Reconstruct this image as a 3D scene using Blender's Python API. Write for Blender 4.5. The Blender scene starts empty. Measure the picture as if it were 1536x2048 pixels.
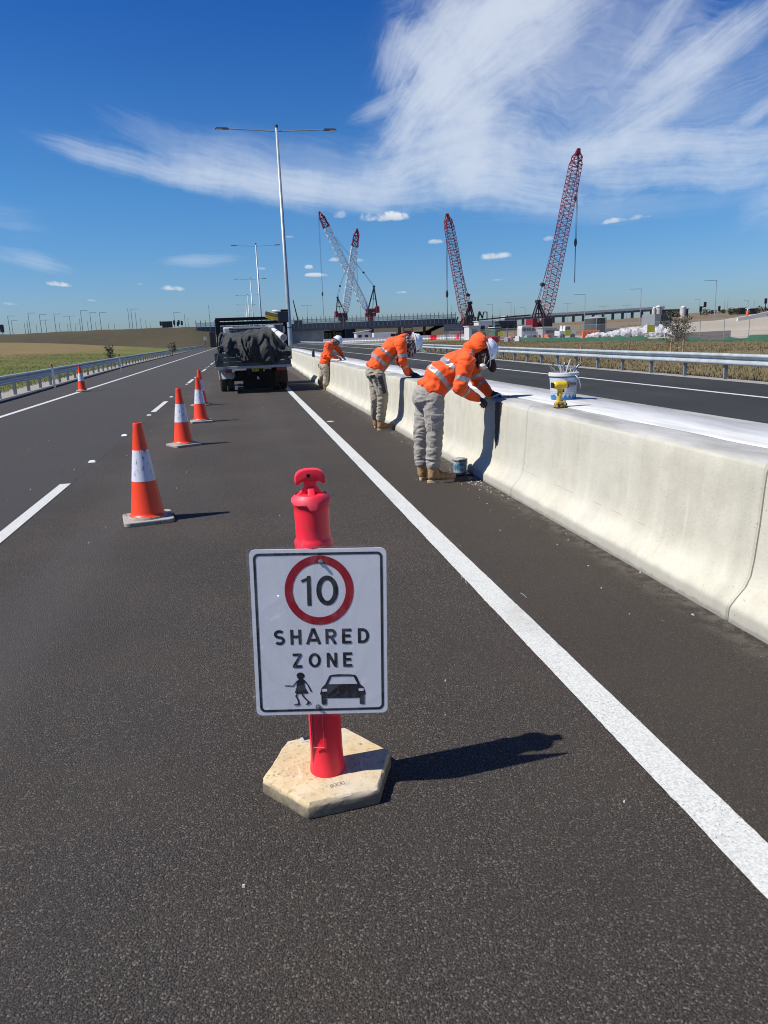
import bpy, bmesh, math, random
import numpy as np
from mathutils import Vector, Matrix, Euler, noise as mnoise
random.seed(7)
rng = np.random.default_rng(7)
scn = bpy.context.scene
C = scn.collection

# ------------------------------------------------------------------ camera
FPX, PITCH, ROLL, YAW, CAMH = 1468.04, 0.235912, -0.038302, 0.180194, 1.5186
_f = Vector((math.sin(YAW)*math.cos(PITCH), math.cos(YAW)*math.cos(PITCH), -math.sin(PITCH)))
_r0 = Vector((math.cos(YAW), -math.sin(YAW), 0)); _u0 = _r0.cross(_f)
RT = math.cos(ROLL)*_r0 + math.sin(ROLL)*_u0
UP = -math.sin(ROLL)*_r0 + math.cos(ROLL)*_u0
FW = _f
cam_d = bpy.data.cameras.new('camera'); cam = bpy.data.objects.new('camera', cam_d); C.objects.link(cam)
cam_d.sensor_fit = 'VERTICAL'; cam_d.sensor_height = 24; cam_d.sensor_width = 18
cam_d.lens = FPX/2048*24; cam_d.clip_end = 9000; cam_d.clip_start = 0.05
m = Matrix((RT, UP, -FW)).transposed().to_4x4(); m.translation = Vector((0, 0, CAMH)); cam.matrix_world = m
scn.camera = cam

def ray(x, y):
    return RT*((x-768)/FPX) - UP*((y-1024)/FPX) + FW
def at(x, y, Y):                       # the place seen in that direction at forward distance Y
    d = ray(x, y); t = Y/d.y
    return Vector((d.x*t, Y, CAMH + d.z*t))
def gnd(x, y, h=0.0):
    d = ray(x, y); t = (h-CAMH)/d.z
    return Vector((d.x*t, d.y*t, h))

# ------------------------------------------------------------------ sun and sky
SUN_EL = math.radians(51.8); SHX, SHY = 1.0, 0.09
sun_d = bpy.data.lights.new('sun', 'SUN'); sun = bpy.data.objects.new('sun', sun_d); C.objects.link(sun)
sun_d.energy = 4.9; sun_d.angle = math.radians(0.53); sun_d.color = (1.0, 0.955, 0.88)
_h = Vector((SHX, SHY, 0)).normalized()
_dir = _h*math.cos(SUN_EL) - Vector((0, 0, 1))*math.sin(SUN_EL)
sun.rotation_euler = _dir.to_track_quat('-Z', 'Y').to_euler()

world = bpy.data.worlds.new('World'); scn.world = world; world.use_nodes = True
W = world.node_tree; W.nodes.clear()
def wn(t, **k):
    n = W.nodes.new(t)
    for a, b in k.items(): setattr(n, a, b)
    return n
def wl(a, b): W.links.new(a, b)
def wmath(op, a, b=None, c=None, clamp=False):
    n = wn('ShaderNodeMath', operation=op, use_clamp=clamp)
    for i, v in enumerate((a, b, c)):
        if v is None: continue
        if isinstance(v, (int, float)): n.inputs[i].default_value = v
        else: wl(v, n.inputs[i])
    return n.outputs[0]
sky = wn('ShaderNodeTexSky', sky_type='NISHITA')
sky.sun_disc = False; sky.sun_elevation = SUN_EL
sky.sun_rotation = math.atan2(-_h.x, -_h.y)
sky.altitude = 60; sky.air_density = 1.0; sky.dust_density = 0.7; sky.ozone_density = 2.2
tc = wn('ShaderNodeTexCoord'); DIR = tc.outputs['Generated']
sepd = wn('ShaderNodeSeparateXYZ'); wl(DIR, sepd.inputs[0])
tint = wn('ShaderNodeMix', data_type='RGBA', blend_type='MULTIPLY'); tint.inputs[0].default_value = 1.0
wl(sky.outputs[0], tint.inputs[6])
# colour response of the photographed sky: deeper blue overhead, a little greyer low down
elv = wn('ShaderNodeMapRange'); elv.inputs[1].default_value = 0.0; elv.inputs[2].default_value = 0.55
wl(sepd.outputs[2], elv.inputs[0])
rmp = wn('ShaderNodeValToRGB'); wl(elv.outputs[0], rmp.inputs[0])
rmp.color_ramp.elements[0].color = (0.62, 0.80, 1.06, 1); rmp.color_ramp.elements[1].color = (0.065, 0.32, 0.95, 1)
for _p, _c in ((.08, (.53, .77, 1.14, 1)), (.20, (.40, .73, 1.12, 1)), (.33, (.32, .71, 1.12, 1)), (.66, (.135, .49, 1.06, 1))):
    e = rmp.color_ramp.elements.new(_p); e.color = _c
wl(rmp.outputs[0], tint.inputs[7])

def frame_rot(ang):
    a = math.radians(ang)
    x = RT*math.cos(a) + UP*math.sin(a); z = -RT*math.sin(a) + UP*math.cos(a); y = z.cross(x)
    return Matrix((x, y, z)).transposed().to_euler()
def blob(px, py, w, h, ang=0):
    d = ray(px, py).normalized(); s = 1/ray(px, py).length
    mp = wn('ShaderNodeMapping', vector_type='TEXTURE'); wl(DIR, mp.inputs[0])
    mp.inputs[1].default_value = d; mp.inputs[2].default_value = frame_rot(ang)
    mp.inputs[3].default_value = (w/FPX*s, 0.8, h/FPX*s)
    return mp.outputs[0]
# high thin cloud: fibrous strokes, each with its own grain direction
CIRRUS = [(265, 332, 150, 24, -5, .55), (420, 352, 170, 34, -7, .62), (590, 380, 180, 38, -5, .62), (340, 290, 120, 34, -18, .24), (500, 325, 130, 28, -12, .34), (745, 385, 170, 42, -2, .62),
          (775, 208, 80, 17, 18, .50), (800, 120, 70, 40, 60, .55), (850, 240, 110, 50, 30, .70), (905, 315, 180, 58, 6, .85), (1000, 375, 170, 44, -8, .70), (885, 165, 120, 44, 44, .80), (880, 80, 120, 46, 48, .75), (970, 115, 170, 58, 38, .95),
          (1010, 40, 180, 52, 28, .95), (1090, 85, 160, 52, 26, .60), (965, 215, 150, 44, 32, .66), (1110, 10, 140, 44, 20, .62), (1080, 310, 170, 42, -4, .50),
          (1300, 235, 110, 30, 22, .66), (1265, 290, 170, 32, -6, .58), (1425, 290, 180, 34, -10, .62), (1390, 345, 210, 32, -8, .58), (1340, 140, 160, 32, 33, .62), (1450, 80, 160, 38, 30, .70), (1310, 60, 100, 30, 48, .50), (1525, 215, 70, 20, 30, .50),
          (1130, 130, 300, 150, 10, .36), (1370, 200, 300, 150, 0, .34), (700, 345, 360, 60, -4, .28), (960, 130, 190, 130, 20, .45), (930, 300, 220, 90, 0, .40),
          (410, 520, 80, 13, 5, .36), (55, 520, 65, 20, -8, .36), (1250, 412, 300, 26, -3, .16),
          (1250, -260, 420, 110, 25, .6), (1950, 250, 380, 110, 10, .6), (-420, 330, 330, 50, -4, .4), (2200, -200, 500, 180, 30, .5), (-900, -250, 400, 90, -20, .35)]
acc = None
fine = wn('ShaderNodeTexNoise'); fine.inputs['Scale'].default_value = 14; fine.inputs['Detail'].default_value = 7; fine.inputs['Roughness'].default_value = .62; wl(DIR, fine.inputs['Vector'])
wrp = wn('ShaderNodeTexNoise'); wrp.inputs['Scale'].default_value = 5.0; wrp.inputs['Detail'].default_value = 4; wl(DIR, wrp.inputs['Vector'])
wv = wn('ShaderNodeVectorMath', operation='SUBTRACT'); wl(wrp.outputs['Color'], wv.inputs[0]); wv.inputs[1].default_value = (.5, .5, .5)
for k, (px, py, w, h, a, s_) in enumerate(CIRRUS):
    v = blob(px, py, w, h, a)
    wadd2 = wn('ShaderNodeVectorMath', operation='MULTIPLY_ADD'); wl(wv.outputs[0], wadd2.inputs[0]); wadd2.inputs[1].default_value = (.9, 0, 2.0); wl(v, wadd2.inputs[2])
    ln = wn('ShaderNodeVectorMath', operation='LENGTH'); wl(wadd2.outputs[0], ln.inputs[0])
    mr = wn('ShaderNodeMapRange', interpolation_type='SMOOTHSTEP'); wl(ln.outputs['Value'], mr.inputs[0])
    mr.inputs[1].default_value = 1.5; mr.inputs[2].default_value = 0.0; mr.inputs[3].default_value = 0; mr.inputs[4].default_value = 1.0
    mp = wn('ShaderNodeMapping'); wl(wadd2.outputs[0], mp.inputs[0]); mp.inputs[1].default_value = (k*7.3, 0, k*3.1); mp.inputs[3].default_value = (.9, .0, max(1.4, 5.0*h/60) if w/h < 3 else 2.6)
    nz = wn('ShaderNodeTexNoise'); nz.inputs['Scale'].default_value = 1.5; nz.inputs['Detail'].default_value = 3; nz.inputs['Roughness'].default_value = .6; wl(mp.outputs[0], nz.inputs['Vector'])
    t = wmath('ADD', wmath('ADD', mr.outputs[0], wmath('MULTIPLY', wmath('SUBTRACT', nz.outputs['Fac'], .5), .85)), wmath('MULTIPLY', wmath('SUBTRACT', fine.outputs['Fac'], .5), 1.0))
    dn = wn('ShaderNodeMapRange', interpolation_type='SMOOTHSTEP'); wl(t, dn.inputs[0]); dn.inputs[1].default_value = .02; dn.inputs[2].default_value = 1.20; dn.inputs[4].default_value = s_
    d_ = wmath('MULTIPLY', dn.outputs[0], wmath('MULTIPLY', mr.outputs[0], 3.0, clamp=True))
    acc = d_ if acc is None else wmath('ADD', acc, wmath('MULTIPLY', d_, wmath('SUBTRACT', 1.0, acc)))
cirA = wmath('MULTIPLY', acc, 0.86)
mixc = wn('ShaderNodeMix', data_type='RGBA'); wl(cirA, mixc.inputs[0]); wl(tint.outputs[2], mixc.inputs[6]); mixc.inputs[7].default_value = (6.9, 7.6, 8.6, 1)
cur = mixc.outputs[2]
# small fair-weather clouds low over the plain
cn = wn('ShaderNodeTexNoise'); cn.inputs['Scale'].default_value = 46; cn.inputs['Detail'].default_value = 6; cn.inputs['Roughness'].default_value = .6; wl(DIR, cn.inputs['Vector'])
CUMULUS = [(767, 432, 62, 15, 1), (120, 567, 50, 9, .95), (346, 575, 25, 9, .9), (990, 510, 44, 11, .9), (632, 549, 26, 6, .8), (617, 533, 10, 6, .7),
           (1242, 438, 52, 9, .7), (872, 482, 18, 7, .6), (682, 428, 20, 12, .45), (668, 518, 22, 7, .6), (1100, 476, 16, 7, .4), (522, 536, 12, 5, .5),
           (18, 606, 18, 6, .55), (992, 559, 20, 4, .4), (803, 584, 13, 4, .5), (580, 473, 14, 4, .35), (280, 567, 9, 4, .5), (720, 520, 14, 5, .35), (185, 600, 12, 4, .3),
           (-160, 560, 60, 12, .8), (1700, 520, 60, 12, .6)]
for (px, py, w, h, s) in CUMULUS:
    v = blob(px, py+h*.4, w, h, 1.5)
    sp = wn('ShaderNodeSeparateXYZ'); wl(v, sp.inputs[0])
    neg = wmath('MINIMUM', sp.outputs[2], 0.0)
    z2 = wmath('ADD', sp.outputs[2], wmath('MULTIPLY', neg, 1.6))
    dd = wmath('ADD', wmath('ADD', wmath('MULTIPLY', sp.outputs[0], sp.outputs[0]), wmath('MULTIPLY', z2, z2)), wmath('MULTIPLY', sp.outputs[1], sp.outputs[1]))
    t = wmath('ADD', wmath('SUBTRACT', 0.75, dd), wmath('MULTIPLY', wmath('SUBTRACT', cn.outputs['Fac'], .5), 3.4))
    t = wmath('MULTIPLY', t, wmath('LESS_THAN', dd, 4.0))
    al = wn('ShaderNodeMapRange', interpolation_type='SMOOTHSTEP'); wl(t, al.inputs[0]); al.inputs[1].default_value = .02; al.inputs[2].default_value = .9; al.inputs[4].default_value = s*.85
    shd = wn('ShaderNodeMapRange'); wl(wmath('ADD', sp.outputs[2], wmath('MULTIPLY', cn.outputs['Fac'], .8)), shd.inputs[0]); shd.inputs[1].default_value = -.2; shd.inputs[2].default_value = 1.0
    cc = wn('ShaderNodeMix', data_type='RGBA'); wl(shd.outputs[0], cc.inputs[0]); cc.inputs[6].default_value = (4.6, 5.4, 6.4, 1); cc.inputs[7].default_value = (8.6, 8.8, 9.0, 1)
    mm = wn('ShaderNodeMix', data_type='RGBA'); wl(al.outputs[0], mm.inputs[0]); wl(cur, mm.inputs[6]); wl(cc.outputs[2], mm.inputs[7]); cur = mm.outputs[2]
bg = wn('ShaderNodeBackground'); bg.inputs[1].default_value = 0.083; wl(cur, bg.inputs[0])
wo = wn('ShaderNodeOutputWorld'); wl(bg.outputs[0], wo.inputs[0])
world.cycles.sampling_method = 'MANUAL'; world.cycles.sample_map_resolution = 512

scn.cycles.max_bounces = 5; scn.cycles.diffuse_bounces = 2; scn.cycles.glossy_bounces = 3; scn.cycles.transparent_max_bounces = 10
scn.cycles.caustics_reflective = False; scn.cycles.caustics_refractive = False; scn.cycles.filter_width = 1.05
vs = scn.view_settings
vs.view_transform = 'Standard'; vs.look = 'None'; vs.exposure = 0.30; vs.gamma = 1.0; vs.use_curve_mapping = False

# ------------------------------------------------------------------ materials
def mat(name, col, rough=.6, metal=0.0, n=None, col2=None, bump=None, spec=.5, sheen=0, stretch=None, coat=0, ramp=(.35, .65), alpha=None):
    """n=(scale,detail) noise mixing col->col2; bump=(scale,strength,distance)"""
    M = bpy.data.materials.new(name); M.use_nodes = True; T = M.node_tree; N = T.nodes; L = T.links
    b = N['Principled BSDF']; b.inputs['Roughness'].default_value = rough; b.inputs['Metallic'].default_value = metal
    b.inputs['Specular IOR Level'].default_value = spec; b.inputs['Coat Weight'].default_value = coat
    b.inputs['Base Color'].default_value = (*col, 1)
    tcn = N.new('ShaderNodeTexCoord'); vec = tcn.outputs['Object']
    if stretch:
        mp = N.new('ShaderNodeMapping'); mp.inputs[3].default_value = stretch; L.new(vec, mp.inputs[0]); vec = mp.outputs[0]
    if n:
        nz = N.new('ShaderNodeTexNoise'); nz.inputs['Scale'].default_value = n[0]; nz.inputs['Detail'].default_value = n[1]; nz.inputs['Roughness'].default_value = .6
        L.new(vec, nz.inputs['Vector'])
        r = N.new('ShaderNodeValToRGB'); r.color_ramp.elements[0].position = ramp[0]; r.color_ramp.elements[1].position = ramp[1]
        r.color_ramp.elements[0].color = (*col, 1); r.color_ramp.elements[1].color = (*(col2 or col), 1)
        L.new(nz.outputs['Fac'], r.inputs[0]); L.new(r.outputs[0], b.inputs['Base Color'])
    if bump:
        nb = N.new('ShaderNodeTexNoise'); nb.inputs['Scale'].default_value = bump[0]; nb.inputs['Detail'].default_value = 6; L.new(vec, nb.inputs['Vector'])
        bp = N.new('ShaderNodeBump'); bp.inputs['Strength'].default_value = bump[1]; bp.inputs['Distance'].default_value = bump[2]
        L.new(nb.outputs['Fac'], bp.inputs['Height']); L.new(bp.outputs[0], b.inputs['Normal'])
    return M

class NB:      # small helper for hand-written node materials
    def __init__(s, name):
        s.M = bpy.data.materials.new(name); s.M.use_nodes = True; s.T = s.M.node_tree; s.b = s.T.nodes['Principled BSDF']
    def n(s, t, ins=None, **k):
        x = s.T.nodes.new(t)
        for a, v in k.items(): setattr(x, a, v)
        for a, v in (ins or {}).items():
            if isinstance(v, bpy.types.NodeSocket): s.T.links.new(v, x.inputs[a])
            else: x.inputs[a].default_value = v
        return x
    def m(s, op, a, b=0.0, clamp=False):
        return s.n('ShaderNodeMath', {0: a, 1: b}, operation=op, use_clamp=clamp).outputs[0]
    def mix(s, f, a, b, mode='MIX'):
        return s.n('ShaderNodeMix', {0: f, 6: a, 7: b}, data_type='RGBA', blend_type=mode).outputs[2]
    def mr(s, v, a, b, c=0.0, d=1.0, smooth=True):
        return s.n('ShaderNodeMapRange', {0: v, 1: a, 2: b, 3: c, 4: d}, interpolation_type='SMOOTHSTEP' if smooth else 'LINEAR').outputs[0]
    def noise(s, vec, sc, det=4, rough=.55, st=None):
        if st is not None: vec = s.n('ShaderNodeMapping', {0: vec, 3: st}).outputs[0]
        return s.n('ShaderNodeTexNoise', {'Vector': vec, 'Scale': sc, 'Detail': det, 'Roughness': rough}).outputs['Fac']

def asphalt(name, base, left=True):
    q = NB(name); P = q.n('ShaderNodeNewGeometry').outputs['Position']; xyz = q.n('ShaderNodeSeparateXYZ', {0: P})
    fine = q.noise(P, 150, 5, .75); mid = q.noise(P, 1.1, 5); band = q.noise(P, .9, 4, .5, (1.0, .04, 1)); big = q.noise(P, .16, 3)
    vor = q.n('ShaderNodeTexVoronoi', {'Vector': P, 'Scale': 190.0}, feature='F1')
    stone = q.n('ShaderNodeSeparateColor', {0: vor.outputs['Color']}).outputs[0]
    c = q.mix(q.mr(fine, .38, .62), (*[v*.30 for v in base], 1), (*[v*1.65 for v in base], 1))
    c = q.mix(q.mr(stone, .0, 1.0, 0, 1, smooth=False), q.mix(.55, c, (0, 0, 0, 1)), c)
    c = q.mix(q.mr(stone, .88, .97, 0, .75), c, (base[0]*2.6, base[1]*2.6, base[2]*2.6, 1))
    c = q.mix(q.mr(band, .35, .68, 0, .30), c, (.070, .069, .066, 1))
    c = q.mix(q.mr(mid, .4, .75, 0, .25), c, (base[0]*1.35, base[1]*1.2, base[2]*1.0, 1))
    c = q.mix(q.mr(q.noise(P, .35, 4, .6), .40, .62, 0, .35), c, (base[0]*.55, base[1]*.55, base[2]*.58, 1))
    for xc, wd_, am in ((-1.35, .42, .22), (.45, .42, .22)):
        c = q.mix(q.m('MULTIPLY', q.mr(q.m('ABSOLUTE', q.m('SUBTRACT', xyz.outputs[0], xc)), wd_, .1), q.m('MULTIPLY', q.mr(band, .3, .7), am)), c, (.115, .108, .098, 1))
    for sx_, sy_, th_ in ((3.1, .9, .735), (1.7, 3.0, .745)):
        c = q.mix(q.mr(q.noise(P, 1.0, 5, .6, (sx_, sy_, 1)), th_-.03, th_+.02, 0, .45), c, (.018, .017, .016, 1))
    if left: c = q.mix(q.mr(xyz.outputs[0], 1.40, 1.50, 0, .35), c, (base[0]*.62, base[1]*.56, base[2]*.46, 1))
    if left: c = q.mix(q.m('MULTIPLY', q.mr(xyz.outputs[0], 2.15, 2.38), q.mr(q.noise(P, 9, 5, .7), .40, .60, 0, .45)), c, (.20, .18, .15, 1))
    if left:   # the lane beyond the joint was laid on another day and is a little greyer and darker
        c = q.mix(q.mr(xyz.outputs[0], -1.95, -2.1, 0, .75), c, q.mix(q.mr(fine, .3, .7), (.026, .0255, .024, 1), (.100, .098, .093, 1)))
        crack = q.m('MULTIPLY', q.mr(q.m('ABSOLUTE', q.m('ADD', xyz.outputs[0], 2.02)), .012, .0), q.mr(q.noise(P, 8, 3), .4, .55))
        c = q.mix(q.m('MULTIPLY', crack, .8), c, (.015, .015, .015, 1))
    spk = q.mr(q.noise(P, 120, 2, .5), .745, .775)
    c = q.mix(q.m('MULTIPLY', spk, .5), c, (.45, .43, .40, 1))
    q.T.links.new(c, q.b.inputs['Base Color'])
    q.T.links.new(q.mr(fine, .3, .7, .74, .95), q.b.inputs['Roughness']); q.b.inputs['Specular IOR Level'].default_value = .2
    h = q.m('ADD', q.m('MULTIPLY', fine, .7), q.m('MULTIPLY', q.m('SUBTRACT', 1.0, vor.outputs['Distance']), .5))
    bp = q.n('ShaderNodeBump', {'Strength': 1.0, 'Distance': .009, 'Height': h}); q.T.links.new(bp.outputs[0], q.b.inputs['Normal'])
    return q.M

def linepaint(name):
    q = NB(name); P = q.n('ShaderNodeNewGeometry').outputs['Position']
    fine = q.noise(P, 110, 4, .7); mid = q.noise(P, 6, 4)
    c = q.mix(q.mr(fine, .3, .62), (.40, .40, .37, 1), (.62, .63, .58, 1))
    c = q.mix(q.mr(mid, .55, .8, 0, .35), c, (.50, .49, .45, 1))
    wear = q.m('MULTIPLY', q.mr(q.noise(P, 130, 3, .6), .60, .70), q.mr(q.noise(P, 3.0, 5, .6), .42, .62, .25, 1.0))
    c = q.mix(q.mr(q.noise(P, 1.3, 5, .65, (1, .35, 1)), .52, .72, 0, .5), c, (.34, .33, .29, 1))
    c = q.mix(wear, c, (.08, .075, .07, 1))
    q.T.links.new(c, q.b.inputs['Base Color']); q.b.inputs['Roughness'].default_value = .65
    bp = q.n('ShaderNodeBump', {'Strength': .5, 'Distance': .004, 'Height': fine}); q.T.links.new(bp.outputs[0], q.b.inputs['Normal'])
    return q.M

def concrete_barrier():
    q = NB('precast_concrete'); P = q.n('ShaderNodeNewGeometry').outputs['Position']; xyz = q.n('ShaderNodeSeparateXYZ', {0: P})
    vert = q.noise(P, 3.2, 5, .6, (1, 2.6, .22)); blot = q.noise(P, 2.6, 6, .65); fine = q.noise(P, 60, 4, .6); big = q.noise(P, .5, 3)
    c = q.mix(q.mr(blot, .3, .7), (.46, .435, .345, 1), (.56, .535, .43, 1))
    c = q.mix(q.mr(vert, .5, .72, 0, .35), c, (.38, .355, .295, 1))
    c = q.mix(q.mr(vert, .42, .28, 0, .55), c, (.62, .59, .50, 1))
    c = q.mix(q.mr(big, .5, .7, 0, .4), c, (.46, .45, .40, 1))
    c = q.mix(q.mr(fine, .55, .75, 0, .35), c, (.30, .275, .22, 1))
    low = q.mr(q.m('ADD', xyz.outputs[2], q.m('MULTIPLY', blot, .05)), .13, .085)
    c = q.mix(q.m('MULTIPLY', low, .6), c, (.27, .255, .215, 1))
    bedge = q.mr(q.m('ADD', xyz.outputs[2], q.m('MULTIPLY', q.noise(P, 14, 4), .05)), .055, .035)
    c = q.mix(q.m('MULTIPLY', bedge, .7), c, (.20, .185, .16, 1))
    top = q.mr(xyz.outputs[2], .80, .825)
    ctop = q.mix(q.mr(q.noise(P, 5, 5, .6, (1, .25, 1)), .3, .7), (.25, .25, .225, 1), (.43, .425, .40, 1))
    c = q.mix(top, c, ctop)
    q.T.links.new(c, q.b.inputs['Base Color']); q.b.inputs['Roughness'].default_value = .82; q.b.inputs['Specular IOR Level'].default_value = .3
    vor = q.n('ShaderNodeTexVoronoi', {'Vector': P, 'Scale': 26.0}); pit = q.mr(vor.outputs['Distance'], .13, .07); holes = q.m('MULTIPLY', pit, q.mr(q.noise(P, 3.0, 3), .50, .60))
    c = q.mix(q.m('MULTIPLY', holes, .65), c, (.16, .145, .115, 1)); seam = q.mr(q.m('ABSOLUTE', q.m('SUBTRACT', xyz.outputs[2], q.m('ADD', .243, q.m('MULTIPLY', q.noise(P, 1.5, 3), .012)))), .006, .001); c = q.mix(q.m('MULTIPLY', seam, q.mr(q.noise(P, 5, 4), .5, .62, 0, .4)), c, (.26, .24, .19, 1))
    drip = q.m('MULTIPLY', q.mr(q.noise(P, 1.0, 5, .6, (1, 13, .5)), .60, .72), q.mr(xyz.outputs[2], .25, .8)); c = q.mix(q.m('MULTIPLY', drip, .42), c, (.30, .285, .235, 1)); q.T.links.new(c, q.b.inputs['Base Color'])
    h = q.m('ADD', q.m('SUBTRACT', q.m('MULTIPLY', fine, .5), q.m('MULTIPLY', pit, .3)), q.m('MULTIPLY', blot, 2.0))
    bp = q.n('ShaderNodeBump', {'Strength': .5, 'Distance': .006, 'Height': h}); q.T.links.new(bp.outputs[0], q.b.inputs['Normal'])
    return q.M

def terrain_mat(name, cols, scales=(.05, .6, 9)):
    q = NB(name); P = q.n('ShaderNodeNewGeometry').outputs['Position']
    a = q.noise(P, scales[0], 5, .6); b = q.noise(P, scales[1], 5, .65); c_ = q.noise(P, scales[2], 4, .7)
    c = q.mix(q.mr(a, .38, .62), (*cols[0], 1), (*cols[1], 1))
    c = q.mix(q.mr(b, .42, .66, 0, .75), c, (*cols[2], 1))
    c = q.mix(q.mr(c_, .45, .75, 0, .6), c, (*cols[3], 1))
    q.T.links.new(c, q.b.inputs['Base Color']); q.b.inputs['Roughness'].default_value = .95; q.b.inputs['Specular IOR Level'].default_value = .1
    bp = q.n('ShaderNodeBump', {'Strength': .6, 'Distance': .05, 'Height': q.m('ADD', b, c_)}); q.T.links.new(bp.outputs[0], q.b.inputs['Normal'])
    return q.M

M_ROAD = asphalt('asphalt_near', (.080, .069, .057)); M_ROAD2 = asphalt('asphalt_far_side', (.044, .0475, .046), False)
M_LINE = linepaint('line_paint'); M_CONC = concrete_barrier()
M_FILL = mat('fresh_white_concrete', (.42, .425, .41), .9, n=(7, 7), col2=(.58, .585, .565), bump=(30, .5, .008), stretch=(1, .18, 1))
M_GALV = mat('galvanised_steel', (.38, .41, .41), .45, .25, n=(3, 4), col2=(.50, .54, .54), spec=.5)
M_GALVP = mat('galvanised_post', (.20, .215, .22), .5, .1, n=(6, 4), col2=(.27, .285, .29))
M_GRAVEL = mat('verge_gravel', (.20, .19, .165), .95, n=(14, 6), col2=(.34, .32, .28), bump=(40, .8, .02))
M_GRASSL = terrain_mat('green_grass_ground', [(.075, .10, .025), (.13, .125, .04), (.10, .115, .035), (.05, .065, .02)], (.04, .5, 7))
M_STRAW = terrain_mat('straw_grass_ground', [(.24, .165, .06), (.20, .15, .06), (.27, .20, .09), (.12, .10, .04)], (.05, .4, 5))
M_DRY = terrain_mat('dry_grass_ground', [(.14, .105, .055), (.185, .14, .075), (.12, .11, .05), (.08, .065, .035)], (.06, .7, 8))
M_EMB = terrain_mat('embankment_soil', [(.070, .058, .037), (.086, .069, .045), (.074, .074, .040), (.046, .041, .027)], (.03, .25, 3))
M_DIRT = terrain_mat('graded_dirt', [(.34, .30, .235), (.39, .345, .27), (.30, .27, .215), (.25, .22, .17)], (.03, .15, 2))
M_HILL = terrain_mat('brown_hill', [(.17, .12, .075), (.15, .12, .07), (.20, .15, .10), (.10, .08, .05)], (.03, .2, 2))
M_YARD = terrain_mat('yard_gravel', [(.30, .28, .25), (.36, .34, .30), (.24, .22, .20), (.17, .16, .15)], (.04, .4, 3))
M_REDP0 = mat('fluoro_red_plastic', (.78, .012, .03), .36, n=(9, 5), col2=(.88, .035, .055), bump=(30, .15, .003), coat=.15)
M_CONEO = mat('cone_orange', (.86, .045, .008), .42, n=(12, 5), col2=(.93, .085, .015), bump=(25, .2, .003))
def scuffed(name, base, dirt, sc=30, th=(.60, .66), rough=.4):
    q = NB(name); P = q.n('ShaderNodeTexCoord').outputs['Object']
    a = q.noise(P, sc, 5, .7, (1, 1, .45)); b = q.noise(P, 4, 3)
    c = q.mix(q.m('MULTIPLY', q.mr(a, th[0], th[1]), q.mr(b, .35, .6)), (*base, 1), (*dirt, 1))
    c = q.mix(q.mr(q.noise(P, 7, 5), .5, .8, 0, .3), c, (*[v*.7 for v in base], 1))
    q.T.links.new(c, q.b.inputs['Base Color']); q.b.inputs['Roughness'].default_value = rough
    return q.M
M_CONEO = scuffed('cone_orange', (.88, .055, .010), (.10, .03, .02), 34, (.62, .68))
M_CONEW = scuffed('cone_white_band', (.66, .66, .72), (.07, .07, .08), 42, (.56, .62), .35)
M_REDP = scuffed('faded_red_plastic', (.92, .024, .05), (.50, .09, .10), 26, (.60, .70), .42)
M_RUBG = scuffed('cone_rubber_base', (.33, .31, .27), (.10, .09, .08), 25, (.5, .65), .8)
def hexmat():
    q = NB('dusty_rubber_base'); P = q.n('ShaderNodeTexCoord').outputs['Object']; xyz = q.n('ShaderNodeSeparateXYZ', {0: P})
    a = q.noise(P, 14, 7, .7); b = q.noise(P, 60, 5, .7); d = q.noise(P, 3.5, 3)
    c = q.mix(q.mr(a, .3, .7), (.50, .38, .20, 1), (.62, .50, .30, 1))
    c = q.mix(q.mr(b, .50, .68, 0, .8), c, (.27, .215, .135, 1))
    c = q.mix(q.mr(q.noise(P, 30, 6, .75), .58, .70, 0, .7), c, (.16, .135, .10, 1)); c = q.mix(q.mr(q.noise(P, 9, 6, .7, (3, .7, 1)), .60, .68, 0, .5), c, (.72, .66, .54, 1))
    c = q.mix(q.mr(d, .45, .7, 0, .6), c, (.56, .50, .40, 1))
    side = q.mr(xyz.outputs[2], .046, .036)
    c = q.mix(q.m('MULTIPLY', side, q.mr(a, .25, .6, .45, 1.0)), c, (.17, .145, .105, 1))
    q.T.links.new(c, q.b.inputs['Base Color']); q.b.inputs['Roughness'].default_value = .9
    bp = q.n('ShaderNodeBump', {'Strength': .5, 'Distance': .004, 'Height': q.m('ADD', a, b)}); q.T.links.new(bp.outputs[0], q.b.inputs['Normal'])
    return q.M
M_HEX = hexmat()
M_BLACK = mat('black_print', (.012, .013, .018), .45)
M_RINGR = mat('red_print', (.42, .006, .02), .4)
M_SIGNW = mat('reflective_white_sheet', (.92, .91, .90), .30, n=(5, 4), col2=(.96, .95, .94))
M_DARK = mat('dark_void', (.01, .01, .01), .9)
M_BLKP = mat('black_plastic', (.02, .02, .022), .5)
M_RUBBER = mat('tyre_rubber', (.035, .033, .03), .85, n=(20, 4), col2=(.09, .08, .065))
M_WHITE = mat('white_paint', (.60, .60, .585), .4, n=(3, 4), col2=(.62, .62, .60))
M_GREY = mat('grey_paint', (.28, .29, .30), .5, n=(3, 4), col2=(.34, .35, .36))
M_YEL = mat('yellow_plastic', (.75, .50, .03), .45, n=(35, 4), col2=(.55, .33, .04))
M_YELB = mat('yellow_band', (.80, .60, .04), .6)
M_ORNG = mat('orange_netting', (.75, .12, .03), .7)
M_REDC = mat('crane_red', (.24, .009, .02), .5, n=(.5, 3), col2=(.17, .012, .02))
M_REDL = mat('crane_boom_maroon', (.24, .018, .035), .55)
M_CRW = mat('crane_boom_white', (.68, .76, .78), .5)
M_CRB = mat('crane_black', (.03, .03, .035), .6)
M_BLUE = mat('navy_container', (.015, .035, .13), .5)
M_GREEN = mat('green_shade_mesh', (.03, .10, .06), .8, n=(.6, 5), col2=(.04, .13, .08))
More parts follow.
